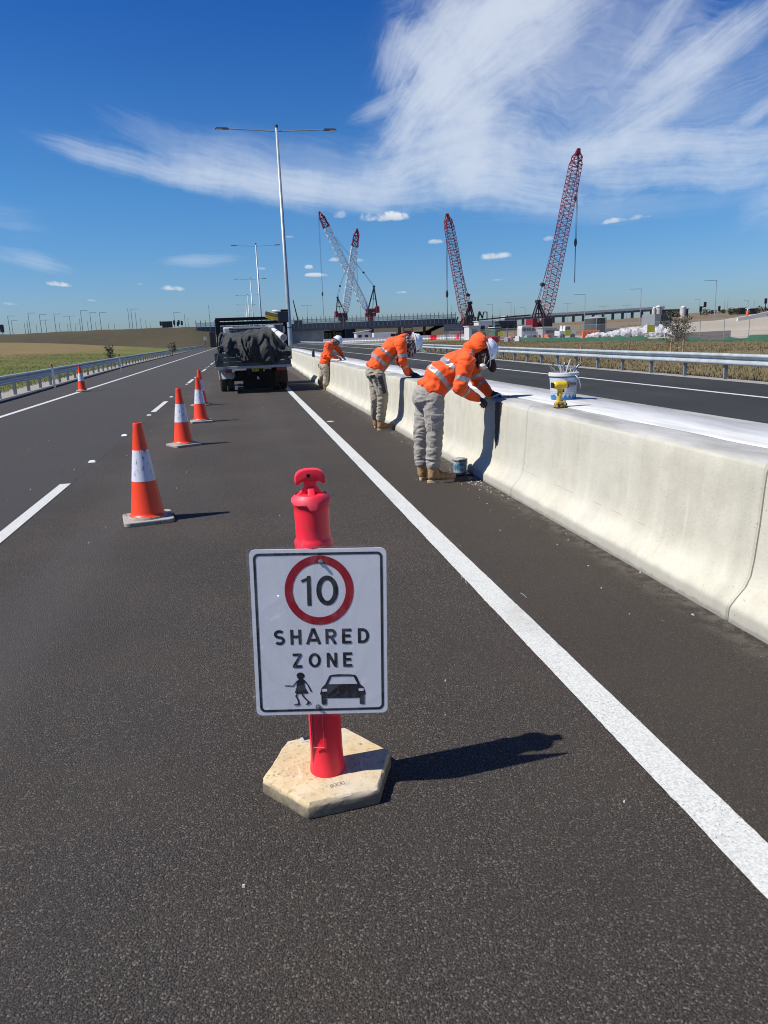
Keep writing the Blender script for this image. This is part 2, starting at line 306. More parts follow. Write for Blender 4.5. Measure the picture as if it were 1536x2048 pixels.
M_TANK = mat('corrugated_tank_steel', (.055, .062, .062), .55, 0)
M_CONC2 = mat('pale_concrete', (.42, .41, .37), .85, n=(1, 4), col2=(.52, .50, .45))
M_ABUT = mat('abutment_concrete', (.20, .21, .20), .9, n=(.4, 5), col2=(.27, .28, .27))
M_DECK = mat('bridge_fascia', (.085, .095, .11), .7, n=(.5, 4), col2=(.12, .13, .145))
M_POLE = mat('street_light_steel', (.30, .34, .36), .42, .3, n=(2, 3), col2=(.38, .42, .45))
M_POLEF = mat('far_pole_steel', (.12, .17, .22), .6)
M_LAMP = mat('luminaire_housing', (.05, .055, .06), .5)
M_LENS = mat('luminaire_lens', (.80, .80, .75), .3)
M_BARK = mat('sapling_bark', (.16, .11, .08), .9)
M_STAKE = mat('hardwood_stake', (.30, .19, .13), .85, n=(8, 4), col2=(.42, .30, .2))
M_LEAF = mat('sapling_leaf', (.045, .05, .028), .6, n=(3, 3), col2=(.10, .095, .05))
M_BAG = mat('white_bulk_bag', (.58, .58, .58), .7, n=(4, 5), col2=(.36, .36, .37), bump=(6, .8, .1))
M_GLASS = mat('vehicle_glass', (.02, .025, .03), .08, spec=.8)
M_SKIN = mat('skin', (.30, .155, .10), .55)
M_BOOT = mat('tan_suede', (.44, .27, .13), .8, n=(26, 6), col2=(.26, .145, .065), bump=(60, .4, .003))
M_SOLE = mat('boot_sole', (.48, .36, .22), .8)
M_GLOVE = mat('black_glove', (.012, .012, .014), .55, n=(40, 3), col2=(.03, .03, .035))
M_GLOVEG = mat('pale_glove', (.45, .42, .38), .7)
M_HAT = mat('white_hard_hat', (.74, .78, .84), .3, coat=.4)
M_MASK = mat('white_respirator', (.62, .60, .57), .8)
M_HAIR = mat('black_hair', (.02, .013, .011), .7, bump=(120, .5, .004))
M_BEIGE = mat('neck_shade_dark', (.05, .03, .03), .8, n=(30, 2), col2=(.35, .33, .33), ramp=(.52, .56))
M_REFL = mat('reflective_tape', (.30, .29, .29), .35, .25, n=(40, 3), col2=(.40, .39, .39))
M_REFLL = mat('lapel_edge', (.22, .16, .10), .7)

def cloth(name, c1, c2, wr=(18, .6), fine=900):
    q = NB(name); P = q.n('ShaderNodeTexCoord').outputs['Object']
    a0 = q.noise(P, wr[0]*.42, 2.5, .5, (1, 1, 2.3)); a1_ = q.noise(P, wr[0]*.35, 2, .5, (1.8, 1, 1)); b = q.noise(P, 9, 4); f = q.noise(P, fine, 2)
    a = q.m('ADD', q.m('SUBTRACT', 1.0, q.m('MULTIPLY', q.m('ABSOLUTE', q.m('SUBTRACT', a0, .5)), 4.5)), q.m('MULTIPLY', q.m('ABSOLUTE', q.m('SUBTRACT', a1_, .5)), -2.5))
    c = q.mix(q.mr(b, .3, .75), (*c1, 1), (*c2, 1)); q.T.links.new(c, q.b.inputs['Base Color'])
    q.b.inputs['Roughness'].default_value = .85; q.b.inputs['Sheen Weight'].default_value = .15
    bp = q.n('ShaderNodeBump', {'Strength': wr[1], 'Distance': .012, 'Height': q.m('ADD', a, q.m('MULTIPLY', f, .06))}); q.T.links.new(bp.outputs[0], q.b.inputs['Normal'])
    return q.M
M_HIVIS = cloth('hi_vis_orange', (.88, .082, .005), (.92, .11, .008), (14, .30))
M_PANT1 = cloth('grey_work_cotton', (.27, .245, .215), (.34, .31, .275), (18, .32))
M_PANT2 = cloth('khaki_work_cotton', (.30, .26, .195), (.34, .30, .225), (18, .32))
M_PANT3 = cloth('sandy_work_cotton', (.33, .27, .20), (.42, .36, .28), (18, .3))
M_TARP = cloth('dark_green_tarpaulin', (.014, .018, .017), (.026, .031, .029), (7, .35), 200)

# ------------------------------------------------------------------ building helpers
ORG = {}
def tag(o, label=None, cat=None, group=None, kind=None):
    if label: o['label'] = label
    if cat: o['category'] = cat
    if group: o['group'] = group
    if kind: o['kind'] = kind
    return o
def thing(name, label, cat, loc=(0, 0, 0), group=None, rz=0):
    o = bpy.data.objects.new(name, None); C.objects.link(o); o.location = loc; o.rotation_euler[2] = rz
    o.empty_display_size = .2
    ORG[o.name] = Vector(loc)
    return tag(o, label, cat, group)
class MB:
    def __init__(s): s.v = []; s.f = []
    def add(s, vs, fs):
        o = len(s.v); s.v.extend([tuple(p) for p in vs]); s.f.extend([tuple(i+o for i in f) for f in fs]); return s
    def box(s, c, d, R=None, taper=1.0):
        c = Vector(c); vs = []
        for z in (-1, 1):
            t = taper if z > 0 else 1
            for (x, y) in ((-1, -1), (1, -1), (1, 1), (-1, 1)):
                p = Vector((x*d[0]/2*t, y*d[1]/2*t, z*d[2]/2))
                if R is not None: p = R @ p
                vs.append(c+p)
        return s.add(vs, [(3, 2, 1, 0), (4, 5, 6, 7), (0, 1, 5, 4), (1, 2, 6, 5), (2, 3, 7, 6), (3, 0, 4, 7)])
    def bar(s, a, b, w, h=None, n=4, w2=None):
        a = Vector(a); b = Vector(b); d = b-a
        if d.length < 1e-6: return s
        d.normalize(); u = d.cross(Vector((0, 0, 1)))
        if u.length < .05: u = d.cross(Vector((0, 1, 0)))
        u.normalize(); v = d.cross(u); h = h or w; vs = []
        w2 = w if w2 is None else w2; k = w2/w
        for p, q_ in ((a, 1), (b, k)):
            for i in range(n):
                t = 2*math.pi*(i+.5)/n; r = math.sqrt(2) if n == 4 else 1
                vs.append(p + u*(math.cos(t)*w/2*r*q_) + v*(math.sin(t)*h/2*r*q_))
        fs = [(i, (i+1) % n, n+(i+1) % n, n+i) for i in range(n)] + [tuple(range(n-1, -1, -1)), tuple(range(n, 2*n))]
        return s.add(vs, fs)
    def tube(s, pts, r, n=8, caps=True):
        pts = [Vector(p) for p in pts]; vs = []; N_ = len(pts)
        rs = r if isinstance(r, (list, tuple)) else [r]*N_
        up = Vector((0, 0, 1)); prev = None
        for i, p in enumerate(pts):
            d = (pts[min(i+1, N_-1)]-pts[max(i-1, 0)]).normalized()
            if prev is None:
                u = d.cross(up)
                if u.length < .1: u = d.cross(Vector((0, 1, 0)))
            else: u = prev - d*prev.dot(d)
            u.normalize(); prev = u; v = d.cross(u)
            for k in range(n):
                t = 2*math.pi*k/n; vs.append(p + (u*math.cos(t) + v*math.sin(t))*rs[i])
        fs = []
        for i in range(N_-1):
            for k in range(n): fs.append((i*n+k, i*n+(k+1) % n, (i+1)*n+(k+1) % n, (i+1)*n+k))
        if caps: fs += [tuple(range(n-1, -1, -1)), tuple((N_-1)*n+k for k in range(n))]
        return s.add(vs, fs)
    def lathe(s, prof, c=(0, 0, 0), n=24, sx=1, sy=1, R=None, caps=True):
        c = Vector(c); vs = []; fs = []
        for (r, z) in prof:
            for k in range(n):
                t = 2*math.pi*k/n; p = Vector((r*math.cos(t)*sx, r*math.sin(t)*sy, z))
                if R is not None: p = R @ p
                vs.append(c+p)
        for i in range(len(prof)-1):
            for k in range(n): fs.append((i*n+k, i*n+(k+1) % n, (i+1)*n+(k+1) % n, (i+1)*n+k))
        if caps: fs += [tuple(range(n-1, -1, -1)), tuple((len(prof)-1)*n+k for k in range(n))]
        return s.add(vs, fs)
    def prism(s, pts, T, d):            # outline pts (u,v); T(u,v,w) -> point; depth w 0..d
        n = len(pts); vs = [T(u, v, 0) for u, v in pts] + [T(u, v, d) for u, v in pts]
        return s.add(vs, [tuple(range(n-1, -1, -1)), tuple(range(n, 2*n))] + [(i, (i+1) % n, n+(i+1) % n, n+i) for i in range(n)])
    def ellipsoid(s, c, r, R=None, nu=14, nv=9):
        prof = [(math.sin(math.pi*j/nv), -math.cos(math.pi*j/nv)) for j in range(nv+1)]
        prof[0] = (.001, -1); prof[-1] = (.001, 1)
        c = Vector(c); vs = []; fs = []
        for (a, z) in prof:
            for k in range(nu):
                t = 2*math.pi*k/nu; p = Vector((a*math.cos(t)*r[0], a*math.sin(t)*r[1], z*r[2]))
                if R is not None: p = R @ p
                vs.append(c+p)
        for i in range(nv):
            for k in range(nu): fs.append((i*nu+k, i*nu+(k+1) % nu, (i+1)*nu+(k+1) % nu, (i+1)*nu+k))
        fs += [tuple(range(nu-1, -1, -1)), tuple(nv*nu+k for k in range(nu))]
        return s.add(vs, fs)
    def capsule(s, a, b, ra, rb, n=14, fl=1.0, ax=None):
        a = Vector(a); b = Vector(b); d = (b-a); L_ = d.length; d.normalize()
        u = d.cross(ax if ax is not None else Vector((0, 0, 1)))
        if u.length < .05: u = d.cross(Vector((0, 1, 0)))
        u.normalize(); v = d.cross(u)                # v ~ along ax
        R = Matrix((u, v, d)).transposed(); prof = []
        for j in range(5): t = math.pi/2*j/4; prof.append((max(.0008, ra*math.sin(t)), -ra*math.cos(t)))
        for j in range(5): t = math.pi/2*(1-j/4); prof.append((max(.0008, rb*math.sin(t)), L_+rb*math.cos(t)))
        return s.lathe(prof, a, n, sx=fl, sy=1, R=R)
    def build(s, name, material, parent=None, smooth=False, kind=None, bevel=0, auto=None):
        org = ORG.get(parent.name, Vector()) if parent is not None else Vector()
        me = bpy.data.meshes.new(name)
        me.from_pydata([(p[0]-org.x, p[1]-org.y, p[2]-org.z) for p in s.v], [], s.f); me.update()
        me.materials.append(material)
        o = bpy.data.objects.new(name, me); C.objects.link(o)
        if parent is not None: o.parent = parent
        ORG[o.name] = org.copy()
        if bevel:
            bm = bmesh.new(); bm.from_mesh(me)
            bmesh.ops.bevel(bm, geom=[e for e in bm.edges if len(e.link_faces) == 2 and e.calc_face_angle(0) > .5], offset=bevel, segments=2, affect='EDGES', profile=.6)
            bm.to_mesh(me); bm.free()
        if smooth:
            me.shade_smooth()
            if auto: me.set_sharp_from_angle(angle=math.radians(auto))
        if kind: o['kind'] = kind
        return o
def copy_tree(o, parent=None):
    c = o.copy(); C.objects.link(c)
    if parent is not None: c.parent = parent
    ORG[c.name] = ORG.get(o.name, Vector()).copy()
    for ch in o.children: copy_tree(ch, c)
    return c
def interp(k, x):
    return float(np.interp(x, [a for a, b in k], [b for a, b in k]))
def sm(a, b, x):
    t = min(1, max(0, (x-a)/(b-a))); return t*t*(3-2*t)

# ------------------------------------------------------------------ ground, roads
LRAIL = [(-10, -7.5), (20, -7.5), (26, -7.65), (40, -8.2), (57, -8.8), (120, -9.6), (240, -10.6), (400, -11.5)]
RRAIL = [(-10, 12.4), (10, 12.6), (16, 12.85), (30, 13.3), (60, 14.9), (150, 17.2), (400, 21)]
BSH = [(-10, 0), (22, 0), (50, .55), (400, .6)]
def bx(Y): return interp(BSH, Y)

def sheet(name, xf, ys, material, z=0.0, kind='structure', nx=1, zf=None, parent=None):
    mb = MB(); vs = []; fs = []
    for Y in ys:
        a, b = xf(Y)
        for i in range(nx+1):
            X = a+(b-a)*i/nx; vs.append((X, Y, (zf(X, Y) if zf else 0)+z))
    w = nx+1
    for j in range(len(ys)-1):
        for i in range(nx): fs.append((j*w+i, j*w+i+1, (j+1)*w+i+1, (j+1)*w+i))
    mb.add(vs, fs); return mb.build(name, material, parent, kind=kind)
# the plain: one sheet to the horizon
mb = MB(); S = 6000
mb.add([(-S, -S, -.35), (S, -S, -.35), (S, S, -.35), (-S, S, -.35)], [(0, 1, 2, 3)])
mb.build('ground', M_DRY, kind='structure')
ysr = [-8, 0, 5, 10, 16, 22, 30, 40, 50, 60, 80, 120, 180, 240, 330, 420]
sheet('road', lambda Y: (interp(LRAIL, Y)+.05, 2.9), ysr, M_ROAD)
sheet('opposite_road', lambda Y: (3.2, interp(RRAIL, Y)-.15), ysr, M_ROAD2, -.001)
def lineX(x0): return lambda Y: (x0 - .0040*max(0, Y-35), x0+.15 - .0040*max(0, Y-35))
sheet('left_edge_line', lineX(-5.70), ysr, M_LINE, .004)
ysp = list(np.arange(-.5, 14, .03))+list(np.arange(14, 26, .2))+[26, 30, 40, 50, 60, 80, 120, 180, 240, 330, 420]
def jg(Y, k): return .0035*mnoise.noise(Vector((Y*23, k, 0)))+.003*mnoise.noise(Vector((Y*3, k, 5)))
sheet('right_edge_line', lambda Y: (1.277+.3*bx(Y)+jg(Y, 1), 1.427+.3*bx(Y)+jg(Y, 9)), ysp, M_LINE, .004)
sheet('opposite_edge_line', lambda Y: (10.34+.25*bx(Y), 10.49+.25*bx(Y)), ysr, M_LINE, .004)
dash = None
for k in range(16):
    y0 = 5.7+12*k
    mb = MB(); mb.add([(-2.15, y0, .004), (-2.03, y0, .004), (-2.03, y0+3.1, .004), (-2.15, y0+3.1, .004)], [(0, 1, 2, 3)])
    mb.build('lane_dash', M_LINE, kind='structure')
# raised white studs between the dashes
studs = thing('lane_studs_row', 'row of small white raised studs between the broken lane dashes', 'road studs', (-2.09, 10, 0))
studs.name = 'lane_studs'
ORG['lane_studs'] = Vector((-2.09, 10, 0))
for k in range(14):
    for yy, w in ((4.7, .10), (7.6, .14), (11.2, .08)):
        y = 5.7+12*k+yy
        if y > 110: continue
        mb = MB(); mb.box((-2.09, y, .011), (.1, w, .02), taper=.7); mb.build('road_stud', M_LENS, studs)

# terrain left: field rising to the embankment that carries the overbridge approach
def zl(X, Y):
    d = max(0, interp(LRAIL, Y)-X)
    base = -.05*sm(0, 2, d) + 3.3*sm(25, 235, Y)*sm(2, 60, d) + .35*sm(4, 20, d)*sm(20, 60, Y)
    return base + .12*mnoise.noise(Vector((X*.08, Y*.08, 0)))*sm(2, 12, d)
ysl = [-8, 0, 8, 14, 20, 25, 30, 35, 40, 46, 52, 60, 70, 80, 95, 110, 130, 150, 175, 200, 220, 236]
def field_x(i):
    def f(Y): r = interp(LRAIL, Y); return r-.15-[0, 1.2, 170][i+1], r-.15-[0, 1.2][i]
    return f
sheet('gravel_verge', field_x(0), ysl, M_GRAVEL, -.01, nx=3, zf=zl)
sheet('grass_field', field_x(1), ysl, M_GRASSL, -.01, nx=50, zf=zl)
def field_mat():
    q = NB('field_grass'); P = q.n('ShaderNodeNewGeometry').outputs['Position']; xyz = q.n('ShaderNodeSeparateXYZ', {0: P})
    a = q.noise(P, .035, 5, .6); b = q.noise(P, .5, 5, .65, (1, .5, 1)); f = q.noise(P, 7, 4, .7)
    g = q.mix(q.mr(a, .4, .6), (.105, .125, .030, 1), (.16, .155, .05, 1))
    g = q.mix(q.mr(b, .45, .7, 0, .7), g, (.075, .095, .025, 1))
    s = q.mix(q.mr(b, .35, .65), (.22, .155, .07, 1), (.17, .135, .065, 1))
    dist = q.m('ADD', q.m('ADD', xyz.outputs[1], q.m('MULTIPLY', xyz.outputs[0], -.25)), q.m('MULTIPLY', q.m('SUBTRACT', a, .5), 70))
    c = q.mix(q.m('MULTIPLY', q.mr(dist, 95, 125), q.mr(xyz.outputs[0], -22, -34)), g, s)
    c = q.mix(q.mr(f, .45, .75, 0, .45), c, (.06, .065, .025, 1))
    q.T.links.new(c, q.b.inputs['Base Color']); q.b.inputs['Roughness'].default_value = .95; q.b.inputs['Specular IOR Level'].default_value = .1
    return q.M
bpy.data.objects['grass_field'].data.materials[0] = field_mat()
# pale gravel track crossing the field
mb = MB(); pa = [(-22, 64), (-24, 74), (-27, 84), (-31, 92), (-36, 98), (-42, 101)]; vs = []; fs = []
for i, (x, y) in enumerate(pa):
    for s_ in (-1.8, 1.8): vs.append((x-.0+s_*.9, y+s_*.9, zl(x+s_*.9, y+s_*.9)+.05))
    if i: fs.append((2*i-2, 2*i-1, 2*i+1, 2*i))
mb.add(vs, fs).build('gravel_path', M_GRAVEL, kind='structure')

def loft(name, rows, material, kind='structure', jitter=0):
    """rows: list of polylines of equal length"""
    n = len(rows[0]); vs = []; fs = []
    for r in rows:
        for p in r: vs.append(Vector(p) + Vector((0, 0, jitter*mnoise.noise(Vector((p[0]*.15, p[1]*.15, 3))))))
    for j in range(len(rows)-1):
        for i in range(n-1): fs.append((j*n+i, j*n+i+1, (j+1)*n+i+1, (j+1)*n+i))
    return MB().add(vs, fs).build(name, material, kind=kind, smooth=True)
def resample(pts, n):
    d = [0]
    for a, b in zip(pts, pts[1:]): d.append(d[-1]+(Vector(b)-Vector(a)).length)
    return [Vector([np.interp(t, d, [p[k] for p in pts]) for k in range(3)]) for t in np.linspace(0, d[-1], n)]
crest = [at(-1500, 735, 262), at(-600, 697, 262), at(-200, 678, 262), at(0, 669, 262), at(100, 665, 262), at(200, 660, 262), at(300, 656, 262), at(396, 654, 262), at(424, 655, 262)]
toe = [Vector((p.x, 228+0*p.x, zl(p.x, 228)-.1)) for p in crest]
for p in toe: p.z -= .5
toe[-1] = Vector((crest[-1].x+1, 236, -.3)); toe[-2].z = -.2
mid = [(a+b)/2 + Vector((0, 0, .3)) for a, b in zip(toe, crest)]
back = [p+Vector((0, 14, 0)) for p in crest]; back2 = [Vector((p.x, p.y+45, -.3)) for p in crest]
loft('embankment', [resample(r, 90) for r in (toe, mid, crest, back, back2)], M_EMB, jitter=.35)

# terrain right
def zr(X, Y):
    d = X-interp(RRAIL, Y)
    return -.03*sm(0, 1, d) + .10*mnoise.noise(Vector((X*.15, Y*.15, 5)))*sm(1, 5, d)
ysR = [-8, 0, 6, 10, 14, 18, 22, 26, 30, 36, 42, 50, 60, 72, 86, 104, 126, 150, 180, 215, 250]
def dry_x(Y): r = interp(RRAIL, Y); return r-.2, max(r+3, 47)
sheet('dry_verge', dry_x, ysR, M_DRY, -.012, nx=24, zf=zr)
def verge_mat():
    q = NB('verge_grass_ground'); P = q.n('ShaderNodeNewGeometry').outputs['Position']; xyz = q.n('ShaderNodeSeparateXYZ', {0: P})
    a = q.noise(P, .12, 5, .6); b = q.noise(P, .9, 5, .7); f = q.noise(P, 10, 4, .7)
    g = q.mix(q.mr(a, .35, .65), (.16, .12, .065, 1), (.20, .145, .082, 1))
    g = q.mix(q.mr(b, .4, .65, 0, .6), g, (.14, .135, .06, 1))
    g = q.mix(q.mr(f, .45, .75, 0, .6), g, (.06, .05, .03, 1))
    dist = q.m('ADD', q.m('ADD', xyz.outputs[0], q.m('MULTIPLY', xyz.outputs[1], -.03)), q.m('MULTIPLY', b, 3.0))
    bare = q.m('MULTIPLY', q.mr(dist, 19.0, 20.0), q.mr(dist, 23.5, 22.0))
    c = q.mix(q.m('MULTIPLY', bare, q.mr(q.noise(P, .5, 4), .38, .55)), g, (.36, .31, .24, 1))
    q.T.links.new(c, q.b.inputs['Base Color']); q.b.inputs['Roughness'].default_value = .95; q.b.inputs['Specular IOR Level'].default_value = .1
    return q.M
bpy.data.objects['dry_verge'].data.materials[0] = verge_mat()
sheet('site_yard', lambda Y: (41.5, 330), [-8, 30, 60, 100, 150, 250, 320], M_YARD, -.06, nx=6)
sheet('yard_below_bridge', lambda Y: (20.5, 60), [225, 250, 330, 400], M_YARD, -.02, nx=4)
xs_ = [1236, 1290, 1340, 1400, 1475, 1536, 1700, 1900]
def gy(x, Y, z): p = at(x, 600, Y); p.z = z; return p
rA = [gy(x, 74, -.05) for x in xs_]
rB = [at(x, y, 140) for x, y in zip(xs_, [661, 653, 648, 645, 639, 628, 612, 590])]
rB2 = [p+Vector((0, 6, 0)) for p in rB]
loft('dirt_ramp', [resample(r, 40) for r in (rA, rB, rB2)], M_DIRT, jitter=.12)
xs2 = [1000, 1050, 1100, 1150, 1180, 1250, 1350, 1440, 1536, 1700, 1900]
rC0 = [gy(x, 150, -.1 if x < 1240 else 1.0) for x in xs2]
rC = [at(x, y, 235) for x, y in zip(xs2, [655, 651, 647, 644, 642, 638, 635, 632, 626, 612, 595])]
rC1 = [p+Vector((0, 160, 0)) for p in rC]
loft('site_hill', [resample(r, 60) for r in (rC0, rC, rC1)], M_HILL, jitter=.4)
xs3 = [862, 880, 905, 930, 960, 1000, 1040]
r0 = [gy(x, 222, -.05) for x in xs3]; r1 = [at(x, y, 262) for x, y in zip(xs3, [662, 652, 643, 641, 643, 650, 657])]
r2 = [p+Vector((0, 25, 0)) for p in r1]; r3 = [Vector((p.x, 340, -.3)) for p in r1]
loft('abutment_slope', [resample(r, 30) for r in (r0, r1, r2, r3)], M_EMB, jitter=.3)

# grass tufts
def tufts(name, n, place, h, col, w=.02, label=None):
    V = np.empty((n*3, 3)); k = 0
    pts = [place() for _ in range(n)]
    P_ = np.array(pts); ang = rng.uniform(0, 2*np.pi, n); hh = rng.uniform(h[0], h[1], n)
    lean = rng.normal(0, .35, (n, 2))*hh[:, None]; ww = w*rng.uniform(.6, 1.5, n)
    V[0::3] = P_ + np.c_[np.cos(ang)*ww, np.sin(ang)*ww, np.zeros(n)]
    V[1::3] = P_ - np.c_[np.cos(ang)*ww, np.sin(ang)*ww, np.zeros(n)]
    V[2::3] = P_ + np.c_[lean, hh]
    me = bpy.data.meshes.new(name); me.vertices.add(n*3); me.vertices.foreach_set('co', V.ravel())
    me.loops.add(n*3); me.loops.foreach_set('vertex_index', np.arange(n*3)); me.polygons.add(n)
    me.polygons.foreach_set('loop_start', np.arange(0, n*3, 3)); me.polygons.foreach_set('loop_total', np.full(n, 3)); me.update(); me.validate()
    me.materials.append(col); o = bpy.data.objects.new(name, me); C.objects.link(o); return tag(o, label, 'grass', kind='stuff')
def place_r():
    Y = 8+130*random.random()**1.5; r = interp(RRAIL, Y); X = r+.25+(44-r)*random.random()**1.25; return (X, Y, zr(X, Y)-.03)
M_TUFT = terrain_mat('dry_grass_blades', [(.19, .15, .08), (.13, .13, .055), (.25, .185, .11), (.10, .085, .045)], (.25, 1.4, 6))
tufts('dry_grass', 110000, place_r, (.04, .15), M_TUFT, .02, 'dry brown and olive grass covering the verge beyond the right guard rail')
def place_l():
    Y = 14+110*random.random()**1.6; r = interp(LRAIL, Y); X = r-1.0-55*random.random()**1.4; return (X, Y, zl(X, Y)-.03)
M_TUFTL = terrain_mat('green_grass_blades', [(.105, .115, .035), (.15, .135, .05), (.075, .085, .026), (.20, .16, .07)], (.1, 1.0, 5))
tufts('green_grass', 70000, place_l, (.04, .15), M_TUFTL, .016, 'green and yellow grass growing in the field behind the left guard rail')

# ------------------------------------------------------------------ median barrier
bar_ = thing('median_barrier', 'long cream concrete median barrier with curved foot, jointed segments and white top', 'concrete barrier', (3.05, 0, 0))
PROF = [(.665, -.02), (.66, .07), (.648, .09), (.62, .125), (.575, .175), (.548, .235), (.535, .32), (.520, .50), (.510, .70), (.503, .79), (.495, .815), (.478, .828), (.455, .833)]
def barrier_mb(y0, y1, dx=0.0, dx1=0.0, n=1):
    full = [(-a, z) for a, z in PROF] + [(-.22, .835), (.22, .835)] + [(a, z) for a, z in reversed(PROF)]
    mb = MB(); vs = []; k = len(full)
    ch = .012
    st = [(y0, ch), (y0+ch, 0), (y1-ch, 0), (y1, ch)]
    for (y, ins) in st:
        for (a, z) in full:
            s_ = 1-ins/.6; vs.append((3.05+dx+a*s_, y, z-ins*.6 if z > .3 else z))
    fs = []
    for j in range(3):
        for i in range(k-1): fs.append((j*k+i, j*k+i+1, (j+1)*k+i+1, (j+1)*k+i))
    fs.append(tuple(range(k))); fs.append(tuple(range(4*k-1, 3*k-1, -1)))
    return mb.add(vs, fs)
SEG = 3.2; proto = None
for k in range(-4, 62):
    y0 = 3.22+SEG*k
    if proto is None:
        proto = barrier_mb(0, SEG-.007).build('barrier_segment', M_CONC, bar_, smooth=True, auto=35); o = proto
    else:
        o = proto.copy(); C.objects.link(o); o.parent = bar_
    o.location = (bx(y0+1.6), y0, 0)
# dark joint filler standing back inside every gap
mb = MB(); 
for k in range(-3, 40):
    y0 = 3.22+SEG*k; full = [(-a*.985, z*.985) for a, z in PROF] + [(a*.985, z*.985) for a, z in reversed(PROF)]
    if y0 < 60: mb.prism(full, lambda u, v, w, y0=y0: Vector((3.05+bx(y0)+u, y0-.02+w, v)), .028)
mb.build('joint_filler', mat('joint_mastic', (.16, .15, .13), .9), bar_, kind='stuff')
# white fill poured along the middle of the top
mb = MB(); ysf = list(np.arange(-8, 60, .22))+list(range(60, 215, 6)); vs = []; fs = []
for i, Y in enumerate(ysf):
    jl = .02*mnoise.noise(Vector((0, Y*1.7, 0)))+.01*mnoise.noise(Vector((0, Y*9, 0))); jr = .02*mnoise.noise(Vector((9, Y*1.7, 0)))
    for (X, z) in ((2.80+jl, .836), (2.806+jl, .843), (3.05, .846), (3.31+jr, .843), (3.317+jr, .836)): vs.append((X+bx(Y), Y, z+.002*mnoise.noise(Vector((X*6, Y*3, 1)))))
    if i:
        for j in range(4): fs.append(((i-1)*5+j, (i-1)*5+j+1, i*5+j+1, i*5+j))
mb.add(vs, fs).build('white_concrete_fill', M_FILL, bar_, smooth=True)
# black patch on the barrier face beside the nearest worker, narrowing downwards
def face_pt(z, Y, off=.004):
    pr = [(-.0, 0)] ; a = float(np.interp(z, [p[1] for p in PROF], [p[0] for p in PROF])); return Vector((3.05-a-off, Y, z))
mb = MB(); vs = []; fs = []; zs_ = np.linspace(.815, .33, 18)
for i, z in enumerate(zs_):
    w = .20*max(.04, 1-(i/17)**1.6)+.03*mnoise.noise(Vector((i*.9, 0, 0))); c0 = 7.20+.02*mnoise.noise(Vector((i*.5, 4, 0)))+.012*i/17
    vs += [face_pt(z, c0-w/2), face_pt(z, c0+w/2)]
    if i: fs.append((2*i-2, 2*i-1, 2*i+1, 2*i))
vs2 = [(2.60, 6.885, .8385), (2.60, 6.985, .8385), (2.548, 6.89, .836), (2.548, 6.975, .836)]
mb.add(vs, fs); mb.build('black_face_patch', mat('face_patch_black', (.012, .012, .013), .6), bar_)
# crumbs of mortar at the foot
mb = MB()
for _ in range(70):
    Y = random.gauss(7.2, .35); X = 2.36-abs(random.gauss(0, .12)); s_ = random.uniform(.003, .011)
    mb.box((X, Y, s_*.4), (s_, s_*random.uniform(.6, 1.6), s_*.8), Euler((0, 0, random.random()*3)).to_matrix(), .6)
for _ in range(260):
    Y = random.uniform(1.5, 30); X = random.uniform(-5.5, 2.35) if random.random() < .5 else 2.37-abs(random.gauss(0, .25)); s_ = random.uniform(.003, .009)
    mb.box((X, Y, s_*.4+.001), (s_, s_*random.uniform(.6, 2.2), s_*.8), Euler((0, 0, random.random()*3)).to_matrix(), .6)
o = mb.build('mortar_crumbs', M_CONC2); tag(o, 'pale mortar crumbs and chips scattered on the asphalt by the barrier foot', 'rubble', kind='stuff')

# ------------------------------------------------------------------ guard rails
def wbeam(pathf, y0, y1, side, zt=.70):
    prof = [(0, 0), (.035, .004), (.078, .030), (.083, .075), (.045, .105), (.006, .130), (0, .155), (.006, .180), (.045, .205), (.083, .235), (.078, .280), (.035, .306), (0, .31)]
    prof = [(x+.004, z) for x, z in prof]; k = len(prof); vs = []; fs = []
    for i, Y in enumerate((y0, y1)):
        X = interp(pathf, Y)
        for (a, z) in prof: vs.append((X+side*a, Y, zt-.31+z))
        for (a, z) in prof: vs.append((X+side*(a-.006), Y, zt-.31+z))
    m2 = 2*k
    for j in range(k-1):
        fs.append((j, j+1, m2+j+1, m2+j)); fs.append((k+j+1, k+j, m2+k+j, m2+k+j+1))
    fs.append((k-1, 2*k-1, m2+2*k-1, m2+k-1)); fs.append((k, 0, m2, m2+k))
    return MB().add(vs, fs)
def guardrail(name, label, path, y0, y1, side, zf, ph):
    g = thing(name, label, 'guard rail', (interp(path, y0), y0, 0))
    y = y0; i = 0
    while y < y1:
        L_ = 4.0 if y < 80 else 8.0
        o = wbeam(path, y, y+L_+.05, side, .70+(.004 if i % 2 else 0)).build('rail', M_GALV, g, smooth=True, auto=60)
        y += L_; i += 1
    y = y0+ph; proto = None
    while y < y1:
        X = interp(path, y)
        if proto is None:
            mb = MB(); mb.box((X-side*.055, y, .30), (.10, .012, .80)); mb.box((X-side*.008, y+.02, .30), (.008, .05, .80)); mb.box((X-side*.104, y+.02, .30), (.008, .05, .80))
            mb.box((X-side*.0, y, .56), (.012, .09, .2))
            proto = mb.build('post', M_GALVP, g); px0, py0 = X, y
        else:
            o = proto.copy(); C.objects.link(o); o.parent = g; o.location = (X-px0, y-py0, 0)
        y += 2.0
    return g
guardrail('guard_rail', 'long steel guard rail on the left beside the green field, curving away to the overbridge', LRAIL, 13.5, 232, 1, zl, .1)
gr = guardrail('guard_rail', 'long steel guard rail on the right beside the dry brown verge, behind the concrete barrier', RRAIL, 6.0, 228, -1, zr, .3)
